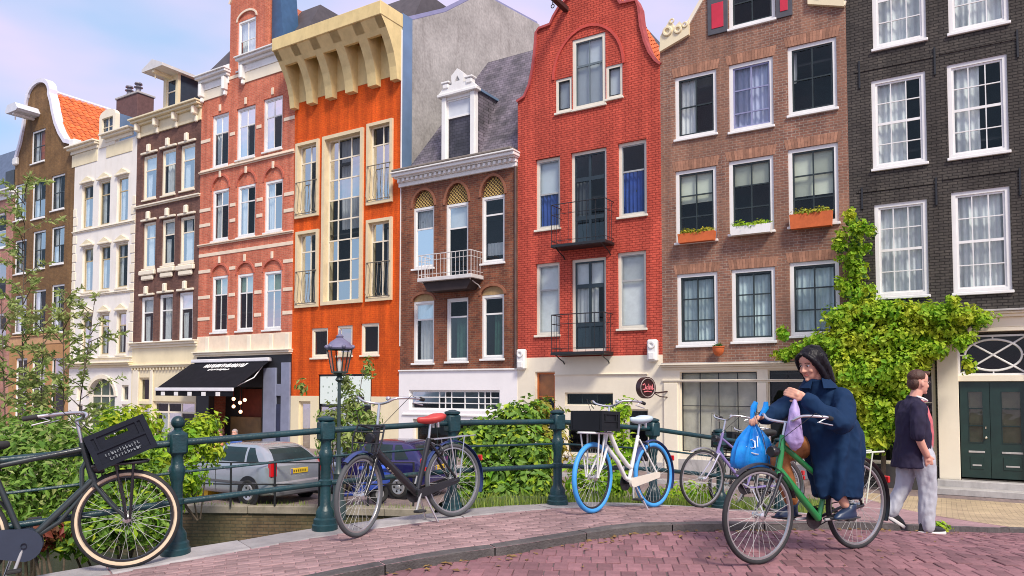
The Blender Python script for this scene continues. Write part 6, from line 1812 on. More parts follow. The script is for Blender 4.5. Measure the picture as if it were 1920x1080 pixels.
    if o.get('front_rack'):
        rm = o.get('rack_mat', BKP); K = MB(); zf = o.get('frack_z', .82)
        if o['front_rack'] == 'hoop':
            for s in (1, -1):
                K.tube([(ht.x+.06, s*.03, .92), (ht.x+.10, s*.14, .95), (ht.x+.16, s*.155, .84), (ht.x+.20, s*.13, zf-.1), (ht.x+.16, s*.04, .68)], .009, 6)
            for zz in (.9, .8, .72): K.tube([(ht.x+.15, -.15, zz), (ht.x+.19, .0, zz), (ht.x+.15, .15, zz)], .006, 6)
            K.tube([(ht.x+.1, -.14, .95), (ht.x+.1, .14, .95)], .009, 6)
        else:
            fx0, fx1 = ht.x+.06, ht.x+.44
            K.tube([(fx0, .1, zf), (fx1-.06, .12, zf), (fx1, .06, zf), (fx1, -.06, zf), (fx1-.06, -.12, zf), (fx0, -.1, zf)], .0115, 8)
            for y in (-.04, .04): K.tube([(fx0, y, zf), (fx1-.01, y, zf)], .007, 6)
            for s in (1, -1):
                K.tube([fh + Vector((0, s*.065, 0)), (fx0+.16, s*.105, zf)], .009, 8); K.tube([fh + Vector((.02, s*.065, 0)), (fx1-.1, s*.11, zf)], .009, 8)
        fr(K).build('front_rack', o.get('frack_mat', rm), B, 50)
    LMP = MB().lathe([(.012, -.05), (.035, -.03), (.045, .0), (.045, .03), (.04, .04)], 14, (ht.x+.1, 0, o.get('lamp_z', .84)), Matrix.Rotation(PI/2, 4, 'Y'))
    if o.get('lamp', True): fr(LMP).build('headlamp', o.get('lamp_mat', BKP), B, 50)
    for q in (sm[4], sm[-5]):
        fr(MB().tube([q, q + Vector((.10, 0, .03)), ht + Vector((.12, q.y*.3, -.02)), hb + Vector((.05, q.y*.1, .05))], .0028, 5)).build('cable', RUB, B)
    if o.get('lock', True): MB().tube([(stp.x-.1 + .0, .075*math.cos(t_), r + .30 + .055*math.sin(t_)) for t_ in [2*PI*k/14 for k in range(14)]], .012, 6, cyc=True).build('ring_lock', BKP, B, 60)
    return B, MS, dict(ht=ht, hb=hb, bb=bb, rh=rh, fh=fh, bx=bx, bz=bz, xr=xr, xf=xf, r=r)

def stripe_mark(B, info, m):
    bb, hb, ht = info['bb'], info['hb'], info['ht']
    a = bb.lerp(hb.lerp(ht, .12), .30); b = bb.lerp(hb.lerp(ht, .12), .72)
    for k in range(7):
        p = a.lerp(b, k/7); q = a.lerp(b, (k+.62)/7)
        MB().tube([p, q], .0215, 8, caps=False).build('frame_print', m, B)

def crate(parent, M, sx, sy, sz, m, text=None, slots=True):
    # open plastic crate, walls with recessed fields; M puts it in place
    C = bpy.data.objects.new('tmp', None)
    t = .012
    b = MB().cbox(-sx/2, sx/2, -sy/2, sy/2, 0, t, .003)
    root = b.build('crate', m, parent); root.matrix_local = M
    for s in (1, -1):
        MB().prism([(-sx/2, 0), (sx/2, 0), (sx/2, sz), (-sx/2, sz)], s*sy/2-t/2, s*sy/2+t/2, [[(-.085, sz*.70), (.085, sz*.70), (.085, sz*.80), (-.085, sz*.80)]] if slots else []).build('crate_wall', m, root)
        MB().box(-t/2+s*(sx/2-t/2), t/2+s*(sx/2-t/2), -sy/2+t, sy/2-t, 0, sz).build('crate_wall', m, root)
        yy = s*(sy/2+t/2); y0, y1 = (yy, yy+.012) if s > 0 else (yy-.012, yy)
        f = MB()
        f.box(-sx/2, sx/2, y0, y1, sz-.035, sz); f.box(-sx/2, sx/2, y0, y1, 0, .03)
        for q in (-1, 1): f.box(q*(sx/2-.02)-.02, q*(sx/2-.02)+.02, y0, y1, .03, sz-.035)
        f.box(-sx/2+.04, sx/2-.04, y0, y1-.004*s if s > 0 else y1, sz*.46, sz*.52)
        for q in (-1, 1): f.box(q*(sx/2-.07)-.008, q*(sx/2-.07)+.008, y0, y1, sz*.52, sz-.035)
        f.build('crate_rib', m, root)
    return root

# ---- black bicycle with crate, cut by the left edge
f1 = on_ground(243, 1066); f1 = (f1.x, f1.y)
d1 = Vector((.875, .485)); b1 = (f1[0]-d1.x*1.12, f1[1]-d1.y*1.12)
B1, MS1, I1 = bicycle('crate_bicycle', 'black bicycle with cream-walled tyres and a black crate on its front rack', f1, b1, gp,
    dict(style='opa', frame_mat=mat('bike_black_green', (.02, .03, .032), .4, .2, 5, coat=.3), r=.375, tyre=TYRE, wall=CREAMT, tw=.027, tube=.021, lean=R(-3), front_rack='flat', frack_z=.80, head_z=.98, chain_case='near', case_mat=mat('case_navy', (.02, .03, .055), .5, .15), crank=R(70), bar_z=1.17, bar_w=.30, sweep=.30, steer=R(-4), rim=BKP, seat_tube=.88, saddle_z=1.02, front_guard=False, lamp=True, lamp_z=.78))
stripe_mark(B1, I1, mat('frame_print', (.42, .40, .34), .6))
CRM = mat('crate_navy', (.006, .009, .017), .55, .2, 8, .1, 40, spec=.25)
Mc = MS1 @ Matrix.Translation((I1['ht'].x+.29, 0, .83)) @ Matrix.Rotation(R(-17), 4, 'Y')
Mc = Matrix.Translation((I1['ht'].x+.30, 0, .835)) @ Matrix.Rotation(R(-20), 4, 'Y')
cr = crate(B1, Mc, .43, .33, .27, CRM)
# raised print on the near side (two rows of small letter-like marks) and the grip slot
inkm = mat('crate_print', (.20, .23, .24), .6, .2); rng = random.Random(4)
for row, (z0, n, u0, u1) in enumerate(((.075, 12, -.13, .12), (.04, 11, -.11, .12))):
    mb = MB()
    for k in range(n):
        u = u0 + (u1-u0)*k/n
        hgt = rng.uniform(.018, .03)
        mb.box(u, u+.004, -.186, -.1832, z0, z0+hgt); mb.box(u, u+rng.uniform(.008, .016), -.186, -.1832, z0+rng.choice((0, hgt*.5, hgt-.004)), z0+.004+rng.choice((0, hgt*.5)))
    o = mb.build('crate_print', inkm, cr); o['kind'] = 'stuff'

# ---- black bicycle with red saddle
B2, MS2, I2 = bicycle('red_saddle_bicycle', 'black city bicycle with red saddle and bare front carrier on its stand', (-1.34, 6.55), (-.55, 7.36), gp,
    dict(style='oma', frame_mat=BKP, r=.355, wall=None, tube=.026, lean=R(4), front_rack='hoop', head_z=.95, bar_z=1.16, bar_w=.33, sweep=.22, steer=R(22), saddle_mat=mat('red_saddle', (.50, .045, .04), .5, .15, 8), saddle_z=.97,
         guard_mat=mat('navy_guard', (.03, .05, .16), .35, .2), kick='double', rear_rack=True, rack_mat=CHROME, frack_mat=BKP, tyre=mat('tyre_grey', (.07, .075, .08), .8, .2), stay_mat=BKP, chain_case='near', case_k=.36, crank=R(-60), rim=ALU))
stripe_mark(B2, I2, mat('frame_print', (.42, .40, .34)))

# ---- white bicycle with blue tyres
B3, MS3, I3 = bicycle('blue_tyre_bicycle', 'white step-through bicycle with bright blue tyres and black basket', (.80, 7.52), (1.56, 8.28), gp,
    dict(style='swap', frame_mat=WHT_B, r=.355, tyre=BLUET, tw=.025, tube=.020, lean=R(3), front_rack='flat', rack_mat=WHT_B, frack_z=.80, guard_mat=mat('navy_guard', (.03, .05, .16)), front_guard=False, rear_rack=False, bar_z=1.10, bar_w=.30, steer=R(6), saddle_mat=mat('saddle_pale', (.50, .62, .70), .5, .1), chain_case='both', case_k=.42, case_mat=mat('case_cream', (.68, .62, .52), .5, .1), crank=R(-80), rim=BKP, stay_mat=WHT_B, fork_mat=WHT_B, lamp=False))
Mb = MS3 @ Matrix.Translation((I3['ht'].x+.24, 0, .82))
bk = crate(B3, Mb, .34, .34, .20, mat('basket_black', (.009, .011, .014), .65, .2, spec=.25), slots=False)
bk.name = 'basket'

# ---- purple bicycle against the railing
B4, MS4, I4 = bicycle('purple_bicycle', 'old purple-grey bicycle leaning at the railing right of the blue-tyred one', (2.24, 8.98), (3.28, 9.32), gp,
    dict(style='city', frame_mat=mat('purple_paint', (.20, .16, .36), .35, .15, 4), fork_mat=mat('purple_silver', (.42, .40, .52), .35, .2, 4), r=.345, tw=.016, tube=.014, lean=R(4), bar_z=1.10, bar_w=.27, steer=R(10), head_z=.92, rim=ALU, crank=R(20), guard_mat=ALU, saddle_z=.98))
# ---- dark bicycle behind the railing
B5, MS5, I5 = bicycle('dark_bicycle', 'dark bicycle with a black basket half hidden behind the purple one', (2.95, 10.35), (3.95, 10.9), lambda x, y: gp(x, y)-.02,
    dict(style='oma', frame_mat=BKP, r=.35, tube=.02, lean=R(3), front_rack='flat', bar_z=1.12, crank=R(10), guard_mat=BKP))
bk = crate(B5, MS5 @ Matrix.Translation((I5['ht'].x+.24, 0, .84)), .36, .36, .22, mat('basket_black', (.02, .024, .03)), slots=False)
bk.name = 'basket'
# ---- the rider's bicycle
BC, MSC, IC = bicycle('green_bicycle', 'dark bicycle with green frame tubes being ridden over the bridge', (1.87, 5.70), (2.85, 6.22), gr,
    dict(style='city', frame_mat=mat('green_paint', (.02, .22, .06), .3, .15, 4, coat=.4), fork_mat=BKP, stay_mat=BKP, r=.365, tw=.019, tube=.021, bar_z=1.08, bar_w=.31, sweep=.14, head_z=.96, rim=ALU, crank=R(178), guard_mat=BKP, saddle_z=.95, kickstand=False, rack_mat=mat('rack_pale', (.62, .66, .55), .5, .1), front_guard=True))
# ================================================================ PEOPLE
def fuse(mb, voxel, m, name, parent=None, smooth_it=2, disp=None, M=None):
    me = mb.mesh('tmp', None)
    ob = bpy.data.objects.new('tmp', me); COL.objects.link(ob)
    md = ob.modifiers.new('r', 'REMESH'); md.mode = 'VOXEL'; md.voxel_size = voxel; md.use_smooth_shade = True
    if smooth_it:
        sm = ob.modifiers.new('s', 'SMOOTH'); sm.iterations = smooth_it; sm.factor = .5
    dg = bpy.context.evaluated_depsgraph_get()
    out = bpy.data.meshes.new_from_object(ob.evaluated_get(dg))
    bpy.data.objects.remove(ob); bpy.data.meshes.remove(me)
    if disp:
        nr = [v.normal.copy() for v in out.vertices]
        for v, n in zip(out.vertices, nr): v.co = v.co + n*disp(v.co)
    out.materials.clear(); out.materials.append(m)
    out.polygons.foreach_set('use_smooth', [True]*len(out.polygons))
    out.update(); out.name = name
    return link(name, out, parent)
def limb(mb, pts, rs, seg=12, sub=4):
    pts = [Vector(p) for p in pts]; P_, R_ = [], []
    for i in range(len(pts)-1):
        p0, p1, p2, p3 = pts[max(i-1, 0)], pts[i], pts[i+1], pts[min(i+2, len(pts)-1)]
        for k in range(sub):
            t = k/sub; P_.append(.5*((2*p1)+(p2-p0)*t+(2*p0-5*p1+4*p2-p3)*t*t+(3*p1-p0-3*p2+p3)*t**3)); R_.append(rs[i]+(rs[i+1]-rs[i])*t)
    P_.append(pts[-1]); R_.append(rs[-1])
    mb.tube(P_, R_, seg); mb.ball(P_[0], R_[0]*.98, 10, 8); mb.ball(P_[-1], R_[-1]*.98, 10, 8)
def ell(mb, rings, seg=20):
    # rings: (centre, rx, ry) horizontal ellipses from bottom to top
    rg = []
    for c, rx, ry in rings:
        rg.append([Vector((c[0]+rx*math.cos(2*PI*k/seg), c[1]+ry*math.sin(2*PI*k/seg), c[2])) for k in range(seg)])
    mb.loft(rg)
def head_mesh(mb, M, s=1.0):
    # face towards +x; chin at z=0, crown at .235
    tab = [(.000, .060, -.000, .022), (.012, .072, -.020, .036), (.03, .078, -.040, .050), (.05, .080, -.055, .058), (.075, .083, -.075, .066), (.10, .085, -.090, .071), (.13, .080, -.100, .075),
           (.16, .084, -.103, .077), (.185, .080, -.098, .074), (.205, .066, -.085, .064), (.222, .042, -.06, .045), (.232, .012, -.03, .02)]
    rg = []
    for z, xf, xb, w in tab:
        cx = (xf+xb)/2; hx = (xf-xb)/2; ring = []
        for k in range(24):
            a = 2*PI*k/24; ca, sa = math.cos(a), math.sin(a)
            ring.append(M @ (Vector((cx + hx*math.copysign(abs(ca)**.85, ca), w*math.copysign(abs(sa)**.9, sa), z))*s))
        rg.append(ring)
    mb.loft(rg)
    T = lambda p: M @ (Vector(p)*s)
    mb.tube([T((.078, 0, .125)), T((.092, 0, .10)), T((.104, 0, .082)), T((.088, 0, .072))], [.007*s, .009*s, .012*s, .010*s], 8)
    for q in (-1, 1):
        mb.ball(T((.088, q*.012, .079)), .009*s, 8, 6)
        mb.ball(T((-.012, q*.076, .10)), (.016*s, .008*s, .03*s), 10, 8, M.to_3x3().to_4x4())
        mb.ball(T((.062, q*.04, .08)), .02*s, 8, 6)
    mb.ball(T((.076, 0, .014)), .016*s, 8, 6)
    return T
def face_parts(P_, T, s, skin_dark, M, brow=(.02, .015, .012)):
    R3 = M.to_3x3().to_4x4()
    ew = mat('eye_white', (.75, .73, .70), .3, .03); iris = mat('iris', (.02, .012, .008), .15, .1); br = mat('brow_' + str(brow[0]), brow, .8, .2); lp = mat('lips', (.45, .12, .10), .5, .1)
    for q in (-1, 1):
        MB().ball(T((.072, q*.031, .118)), (.010*s, .0145*s, .007*s), 10, 6, R3).build('eye', ew, P_, 60)
        MB().ball(T((.0795, q*.031, .118)), (.005*s, .0065*s, .0062*s), 8, 6, R3).build('iris', iris, P_, 60)
        MB().tube([T((.074, q*.046, .125)), T((.084, q*.031, .1285)), T((.080, q*.017, .124))], .0016*s, 5).build('eyelid', br, P_)
        MB().tube([T((.070, q*.050, .136)), T((.083, q*.034, .143)), T((.084, q*.014, .138))], .0022*s, 6).build('eyebrow', br, P_)
    MB().tube([T((.0785, -.019, .047)), T((.0865, -.008, .0495)), T((.0875, .0, .049)), T((.0865, .008, .0495)), T((.0785, .019, .047))], .0052*s, 6).build('lips', lp, P_)
def hand(mb, wrist, d, palm_n, spread, curl, s=1.0, thumb_side=1):
    # d: direction of the fingers, palm_n: direction the palm faces
    d = Vector(d).normalized(); n = Vector(palm_n); n = (n - d*n.dot(d)).normalized(); w = d.cross(n).normalized()*thumb_side
    wr = Vector(wrist)
    for k in range(4):
        u = (1.5-k)*.020*s
        a = wr + w*u*.7 + d*.005*s; b = wr + d*.088*s + w*u
        mb.tube([a, b], [.015*s, .0125*s], 8)
        L = (.070, .080, .074, .058)[k]*s; p = b; dd = d.copy(); pts = [p]; rs = [.0105*s]
        for j in range(3):
            ang = curl*(.75 + .15*k*.3)
            dd = (Matrix.Rotation(ang, 3, d.cross(n)) @ dd) if True else dd
            p = p + dd*L*(.45, .3, .25)[j]; pts.append(p); rs.append((.0098, .009, .0075)[j]*s)
        mb.tube(pts, rs, 8)
    a = wr + d*.02*s + w*.028*s
    mb.tube([a, a + (d*.6 + w*.55 + n*.35).normalized()*.045*s, a + (d*.85 + w*.45 + n*.7).normalized()*.08*s], [.014*s, .012*s, .009*s], 8)
    mb.ball(wr + d*.045*s, .024*s, 10, 8)
def folds(a, b, f1, f2, seed=0):
    def fn(co):
        return a*noise.noise(Vector((co.x*f1+seed, co.y*f1, co.z*f1*.28))) + b*noise.noise(Vector((co.x*f2, co.y*f2+seed, co.z*f2*.55)))
    return fn
SKIN_W = mat('skin_light', (.62, .33, .23), .5, .06, 12, spec=.4)
SKIN_M = mat('skin_fair', (.66, .34, .25), .5, .07, 12, spec=.4)
# ---- the woman on the green bicycle (coordinates of the bicycle: x forward, y left, z up)
MW = BC.matrix_world.copy()
P_ = MB()
hm = Matrix.Translation((-.078, .0, 1.40)) @ Matrix.Rotation(R(0), 4, 'Z') @ Matrix.Rotation(R(15), 4, 'Y')
T = head_mesh(P_, hm, 1.06)
limb(P_, [(-.13, 0, 1.30), (-.10, .01, 1.36), (-.085, .02, 1.44)], [.065, .052, .055])
ell(P_, [((-.26, 0, .86), .12, .14), ((-.25, 0, 1.0), .09, .12), ((-.205, 0, 1.15), .08, .13), ((-.165, 0, 1.25), .06, .13), ((-.14, 0, 1.33), .045, .06)])
limb(P_, [(-.17, .15, 1.24), (-.005, .28, 1.06), (.185, .13, 1.255)], [.035, .035, .030])
limb(P_, [(-.15, -.15, 1.24), (.03, -.28, 1.12), (.20, -.295, 1.085)], [.035, .035, .030])
hand(P_, (.195, .122, 1.26), (.6, -.7, .35), (-.6, -.5, -.1), 0, .55, 1.0, 1)
hand(P_, (.195, -.295, 1.092), (.92, .1, -.1), (.1, .0, -1), 0, .75, 1.0, -1)
bbx, bbz = IC['bb'].x, IC['bb'].z
pl = (bbx-.17, .14, bbz); pr_ = (bbx+.17, -.14, bbz)
limb(P_, [(-.28, .09, .86), (-.17, .08, .64), (pl[0]+.02, .13, bbz+.12)], [.07, .042, .036])
limb(P_, [(-.26, -.10, .88), (.16, -.13, .80), (pr_[0]-.02, -.14, bbz+.12)], [.095, .062, .038])
for p in (pl, pr_): limb(P_, [(p[0]-.05, p[1], bbz+.06), (p[0]+.06, p[1], bbz+.04), (p[0]+.11, p[1], bbz+.035)], [.03, .024, .014])
body = fuse(P_, .0065, SKIN_W, 'person', smooth_it=2)
body.matrix_world = MW
setp(body, 'person in a long dark blue coat riding the green bicycle, blue bag in hand', 'person')
face_parts(body, T, 1.06, None, hm)
# hair: cap, fringe parted, long fall down the back
Hm = MB()
hmR = hm.to_3x3().to_4x4()
t3 = lambda p: hm @ (Vector(p)*1.06)
Hm.ball(t3((-.022, 0, .148)), (.101*1.06, .096*1.06, .109*1.06), 18, 12, hmR)
for q in (-1, 1):
    limb(Hm, [t3((.072, q*.02, .205)), t3((.062, q*.062, .175)), t3((.035, q*.083, .12)), t3((.0, q*.088, .05)), t3((-.03, q*.085, -.03))], [.020, .022, .024, .028, .022], 10)
    limb(Hm, [t3((-.03, q*.07, .17)), t3((-.055, q*.085, .08)), t3((-.07, q*.085, -.02)), t3((-.085, q*.08, -.10))], [.035, .036, .036, .02], 10)
limb(Hm, [t3((-.08, 0, .16)), t3((-.105, 0, .06)), t3((-.11, 0, -.05)), t3((-.115, 0, -.14))], [.055, .055, .05, .03], 12)
HAIR = mat('black_hair', (.006, .005, .008), .5, .2, 30, .1, 60, spec=.25)
hair_o = fuse(Hm, .006, HAIR, 'hair', body, 2, folds(.004, .002, 60, 120))
mb = MB(); rs_ = random.Random(8)
for k in range(70):
    a_ = rs_.uniform(72, 288)
    ca_, sa_ = math.cos(R(a_)), math.sin(R(a_)); j = rs_.uniform(.99, 1.045)
    L_ = rs_.uniform(-.16, -.02)
    pts = [t3((-.01 + .03*ca_, .012*sa_ + .004, .258)), t3((-.02 + .075*ca_*j, .07*sa_*j, .235)), t3((-.022 + .106*ca_*j, .100*sa_*j, .165)), t3((-.025 + .108*ca_*j, .104*sa_*j, .08)), t3((-.04 + .10*ca_*j + rs_.uniform(-.01, .01), .10*sa_*j + rs_.uniform(-.01, .01), L_))]
    mb.tube(pts, [.0008, .001, .001, .001, .0005], 3, caps=False)
o_ = mb.build('hair_strands', HAIR, hair_o, fix=False); o_['kind'] = 'stuff'
# coat
NAVYC = mat('navy_coat', (.0035, .022, .066), .85, .12, 6, .1, 200, spec=.25)
def coat_folds(co):
    a = math.atan2(co.y-.02, co.x+.22); low = min(max((1.08-co.z)/.45, 0), 1)
    n1 = noise.noise(Vector((co.x*5, co.y*5, co.z*1.6))); n2 = noise.noise(Vector((co.x*13+4, co.y*13, co.z*11)))
    rid = 1 - abs(noise.noise(Vector((co.x*7, co.y*7+9, co.z*5 + co.x*4))))*2
    rid2 = 1 - abs(noise.noise(Vector((co.x*15+3, co.y*15, co.z*13 - co.x*6))))*2
    return low*.024*math.sin(a*7 + n1*4.0) + .018*rid*(1-.5*low) + .005*rid2 + .003*n2 + .012*n1 - .012
Ct = MB()
ell(Ct, [((-.25, .06, .46), .185, .155), ((-.25, .06, .56), .20, .17), ((-.25, .04, .70), .22, .19), ((-.265, .02, .84), .235, .21), ((-.265, 0, .96), .24, .215), ((-.225, 0, 1.07), .205, .205), ((-.19, 0, 1.17), .155, .20), ((-.16, 0, 1.26), .11, .175), ((-.14, 0, 1.315), .10, .13), ((-.12, .005, 1.365), .085, .085), ((-.11, .01, 1.39), .088, .085)], 28)
limb(Ct, [(-.18, .17, 1.25), (-.10, .25, 1.14), (-.005, .285, 1.055), (.09, .22, 1.14), (.165, .15, 1.235)], [.078, .082, .086, .074, .055], 14)
limb(Ct, [(-.15, -.17, 1.25), (-.06, -.25, 1.18), (.04, -.285, 1.12), (.12, -.295, 1.10), (.17, -.295, 1.09)], [.078, .08, .08, .07, .054], 14)
coat = fuse(Ct, .009, NAVYC, 'coat', body, 3, coat_folds)
# collar
cl = MB(); rings = []
for k in range(15):
    a = R(-70 + 320*k/14 + 125)
    cx, cy = -.115, .008
    u = Vector((math.cos(a), math.sin(a), 0))
    c = Vector((cx, cy, 1.355))
    rings.append([c + u*.085 + Vector((0, 0, .05)), c + u*.10 + Vector((0, 0, .052)), c + u*.15 + Vector((0, 0, -.03)), c + u*.135 + Vector((0, 0, -.035))])
cl.loft(rings).build('collar', NAVYC, body, 60)
# trousers on the far leg and rolled hem, shoes, socks
TR = MB()
limb(TR, [(-.2, -.10, .86), (.16, -.13, .80), (.10, -.135, .55), (pr_[0]-.02, -.14, bbz+.15)], [.10, .082, .072, .06], 12)
fuse(TR, .01, mat('rust_trousers', (.34, .13, .04), .8, .2, 8, .2, 120), 'trousers', body, 2, folds(.012, .006, 14, 30))
SHOE = mat('navy_shoe', (.012, .03, .075), .4, .2)
for p in (pl, pr_):
    Sx = MB()
    ell(Sx, [((p[0]+.03, p[1], bbz+.012), .125, .042), ((p[0]+.03, p[1], bbz+.03), .128, .045), ((p[0]+.015, p[1], bbz+.06), .105, .042), ((p[0]-.03, p[1], bbz+.095), .055, .042), ((p[0]-.04, p[1], bbz+.12), .045, .04)])
    fuse(Sx, .006, SHOE, 'shoe', body, 1)
    MB().cbox(p[0]-.10, p[0]+.16, p[1]-.045, p[1]+.045, bbz+.008, bbz+.02, .005).build('shoe_sole', mat('sole_dark', (.02, .02, .025), .7), body)
# lavender scarf held at the chest and hanging over the bars
LAV = mat('lavender_cloth', (.42, .33, .60), .7, .15, 10, .2, 90)
Sc = MB()
limb(Sc, [(.235, .075, 1.22), (.25, .09, 1.10), (.245, .09, 1.0), (.235, .07, .93), (.22, .05, .86)], [.030, .052, .060, .065, .03], 14)
sc = fuse(Sc, .008, LAV, 'scarf', None, 2, folds(.018, .008, 16, 34))
sc.matrix_world = MW
setp(sc, 'lavender scarf hanging from the hand at the rider\'s chest over the bars', 'scarf')
# ---- blue plastic bag on the right grip
BAGM = NT('blue_plastic'); tcb = BAGM.new('TexCoord'); nb = BAGM.new('TexNoise', Scale=14.0, Detail=4.0); BAGM.l.new(tcb.outputs['Object'], nb.inputs['Vector'])
BAGM.l.new(BAGM.mix(nb.outputs['Fac'], (.005, .10, .50), (.01, .34, .80)), BAGM.p.inputs['Base Color']); BAGM.p.inputs['Roughness'].default_value = .3
BAGM.bump(nb.outputs['Fac'], .35, .02); BAGM.p.inputs['Transmission Weight'].default_value = 0.0; BAGM = BAGM.m
bag = thing('plastic_bag', 'bright blue plastic carrier bag with white emblem hanging from the handlebar', 'bag')
bag.matrix_world = MW @ Matrix.Translation((.29, -.30, 0)) @ Matrix.Rotation(R(152), 4, 'Z')
Bg = MB(); seg = 40; rings = []
for z, rx, ry, am in ((.675, .15, .05, .0), (.69, .18, .075, .008), (.75, .178, .095, .012), (.83, .155, .085, .018), (.91, .118, .06, .02), (.97, .075, .04, .014), (1.02, .034, .022, .006), (1.06, .018, .016, 0)):
    rings.append([Vector(((rx + am*math.sin(9*a_))*math.cos(a_), (ry + am*math.sin(9*a_+1))*math.sin(a_), z)) for a_ in [2*PI*k/seg for k in range(seg)]])
Bg.loft(rings).build('bag_body', BAGM, bag, 70)
for q in (-1, 1):
    limb_ = MB().tube([(q*.01, 0, 1.05), (q*.035+.03, .0, 1.10), (q*.05+.06, .01, 1.17), (q*.04+.07, .01, 1.215)], [.012, .018, .026, .018], 8, flat=.35)
    limb_.build('bag_handle', BAGM, bag, 60)
WHP = mat('print_white', (.72, .80, .88), .5, .05)
def em(pts, nm='emblem'):
    out = []
    for x, z in pts:
        # on the near surface of the bag
        t_ = (z-.69)/(.98-.69); rx = .18*(1-t_)+.07*t_; ry = .106*(1-t_)+.05*t_
        y = -ry*math.sqrt(max(1-(x/rx)**2, .05)) - .004
        out.append((x, y, z))
    MB().tube(out, .0065, 5, flat=.5).build(nm, WHP, bag, 60)
em([(-.06, .87), (-.055, .905), (-.03, .915), (-.012, .89), (-.018, .855), (-.04, .845), (-.06, .87)])
em([(-.012, .905), (-.012, .85)]); em([(.012, .94), (.012, .855)]); em([(.012, .885), (.03, .90), (.042, .88), (.042, .845)])
em([(-.075, .86), (-.06, .815), (-.01, .80), (.05, .79), (.075, .80), (.07, .86), (.06, .92)])

# ---- the man walking right
mx, my = 4.50, 8.30
mz = gr(mx, my)
Mm = Matrix.Translation((mx, my, mz)) @ Matrix.Rotation(R(0), 4, 'Z')
P_ = MB()
hm = Matrix.Translation((.015, 0, 1.525)) @ Matrix.Rotation(R(8), 4, 'Z') @ Matrix.Rotation(R(2), 4, 'Y')
T = head_mesh(P_, hm, 1.10)
limb(P_, [(-.055, 0, 1.42), (-.03, 0, 1.48), (.0, 0, 1.56)], [.075, .062, .060])
ell(P_, [((-.02, 0, .86), .09, .12), ((-.02, 0, 1.0), .08, .12), ((-.03, 0, 1.2), .08, .13), ((-.05, 0, 1.36), .07, .14), ((-.05, 0, 1.44), .05, .07)])
limb(P_, [(-.08, -.17, 1.36), (-.135, -.25, 1.09), (-.035, -.22, .87)], [.045, .045, .036])
limb(P_, [(-.06, .17, 1.36), (-.02, .26, 1.10), (.19, .24, .90)], [.045, .045, .034])
hand(P_, (-.025, -.215, .86), (.25, .1, -.95), (.2, .9, 0), 0, .35, 1.05, 1)
hand(P_, (.195, .238, .895), (.45, -.05, -.9), (-.2, -.9, -.1), 0, .4, 1.05, -1)
limb(P_, [(-.01, -.09, .88), (.025, -.10, .50), (.0, -.10, .10)], [.07, .05, .036])
limb(P_, [(-.03, .09, .88), (-.12, .10, .50), (-.27, .10, .20)], [.07, .05, .036])
limb(P_, [(-.01, -.10, .075), (.08, -.10, .055), (.14, -.10, .045)], [.032, .028, .016])
limb(P_, [(-.28, .10, .19), (-.22, .10, .13), (-.17, .10, .09)], [.032, .028, .016])
man = fuse(P_, .0075, SKIN_M, 'person', smooth_it=2)
man.matrix_world = Mm
setp(man, 'person in dark open shirt and pale grey trousers walking right, hand in pocket', 'person')
face_parts(man, T, 1.10, None, hm, (.07, .035, .02))
gl = MB(); t3 = lambda p: hm @ (Vector(p)*1.10)
for q in (-1, 1):
    gl.tube([t3((.088 - abs(math.cos(a_))*.004, q*.033 + .021*math.cos(a_), .118 + .016*math.sin(a_))) for a_ in [2*PI*k/14 for k in range(14)]], .0024, 5, cyc=True)
    gl.tube([t3((.084, q*.054, .122)), t3((-.01, q*.078, .124))], .0022, 5)
gl.tube([t3((.09, -.012, .121)), t3((.09, .012, .121))], .0022, 5)
gl.build('glasses', mat('glasses_metal', (.30, .26, .22), .3, .1, metal=.6), man)
Hm = MB()
Hm.ball(t3((-.022, 0, .172)), (.092*1.1, .083*1.1, .076*1.1), 18, 12, hm.to_3x3().to_4x4())
Hm.ball(t3((-.062, 0, .105)), (.056, .082, .075), 14, 10, hm.to_3x3().to_4x4())
limb(Hm, [t3((.068, .04, .205)), t3((.078, 0, .212)), t3((.068, -.04, .205))], [.022, .026, .022], 8)
fuse(Hm, .006, mat('brown_hair', (.07, .028, .015), .55, .3, 40, .5, 150), 'hair', man, 3, folds(.003, .002, 40, 90))
DN = mat('dark_violet_shirt', (.012, .008, .032), .85, .2, 8, .2, 150)
Ct = MB()
ell(Ct, [((-.105, 0, .72), .18, .20), ((-.085, 0, .88), .175, .20), ((-.065, 0, 1.05), .165, .20), ((-.065, 0, 1.2), .16, .205), ((-.07, 0, 1.33), .135, .21), ((-.065, 0, 1.42), .095, .15), ((-.045, 0, 1.475), .075, .085), ((-.035, 0, 1.51), .078, .08)], 26)
limb(Ct, [(-.085, -.19, 1.37), (-.12, -.235, 1.22), (-.14, -.25, 1.08)], [.085, .082, .072], 12)
limb(Ct, [(-.06, .19, 1.37), (-.05, .24, 1.2), (-.01, .255, 1.08)], [.085, .08, .072], 12)
fuse(Ct, .0095, DN, 'overshirt', man, 2, folds(.022, .010, 8, 24, 5))
Rs = MB()
ell(Rs, [((.035, 0, .93), .115, .115), ((.04, 0, 1.1), .115, .125), ((.03, 0, 1.25), .11, .12), ((.0, 0, 1.38), .095, .09), ((-.02, 0, 1.46), .06, .06)], 20)
fuse(Rs, .01, mat('pink_tshirt', (.55, .13, .15), .85, .2, 9, .2, 120), 't_shirt', man, 2, folds(.010, .005, 12, 30))
MB().tube([(.02+.075*math.cos(a_), .075*math.sin(a_), 1.475 - .03*math.cos(a_)) for a_ in [2*PI*k/18 for k in range(18)]], .012, 6, cyc=True).build('white_collar', CURTAIN, man, 60)
GT = mat('grey_trousers', (.42, .43, .47), .85, .04, 8, .2, 120)
TR = MB()
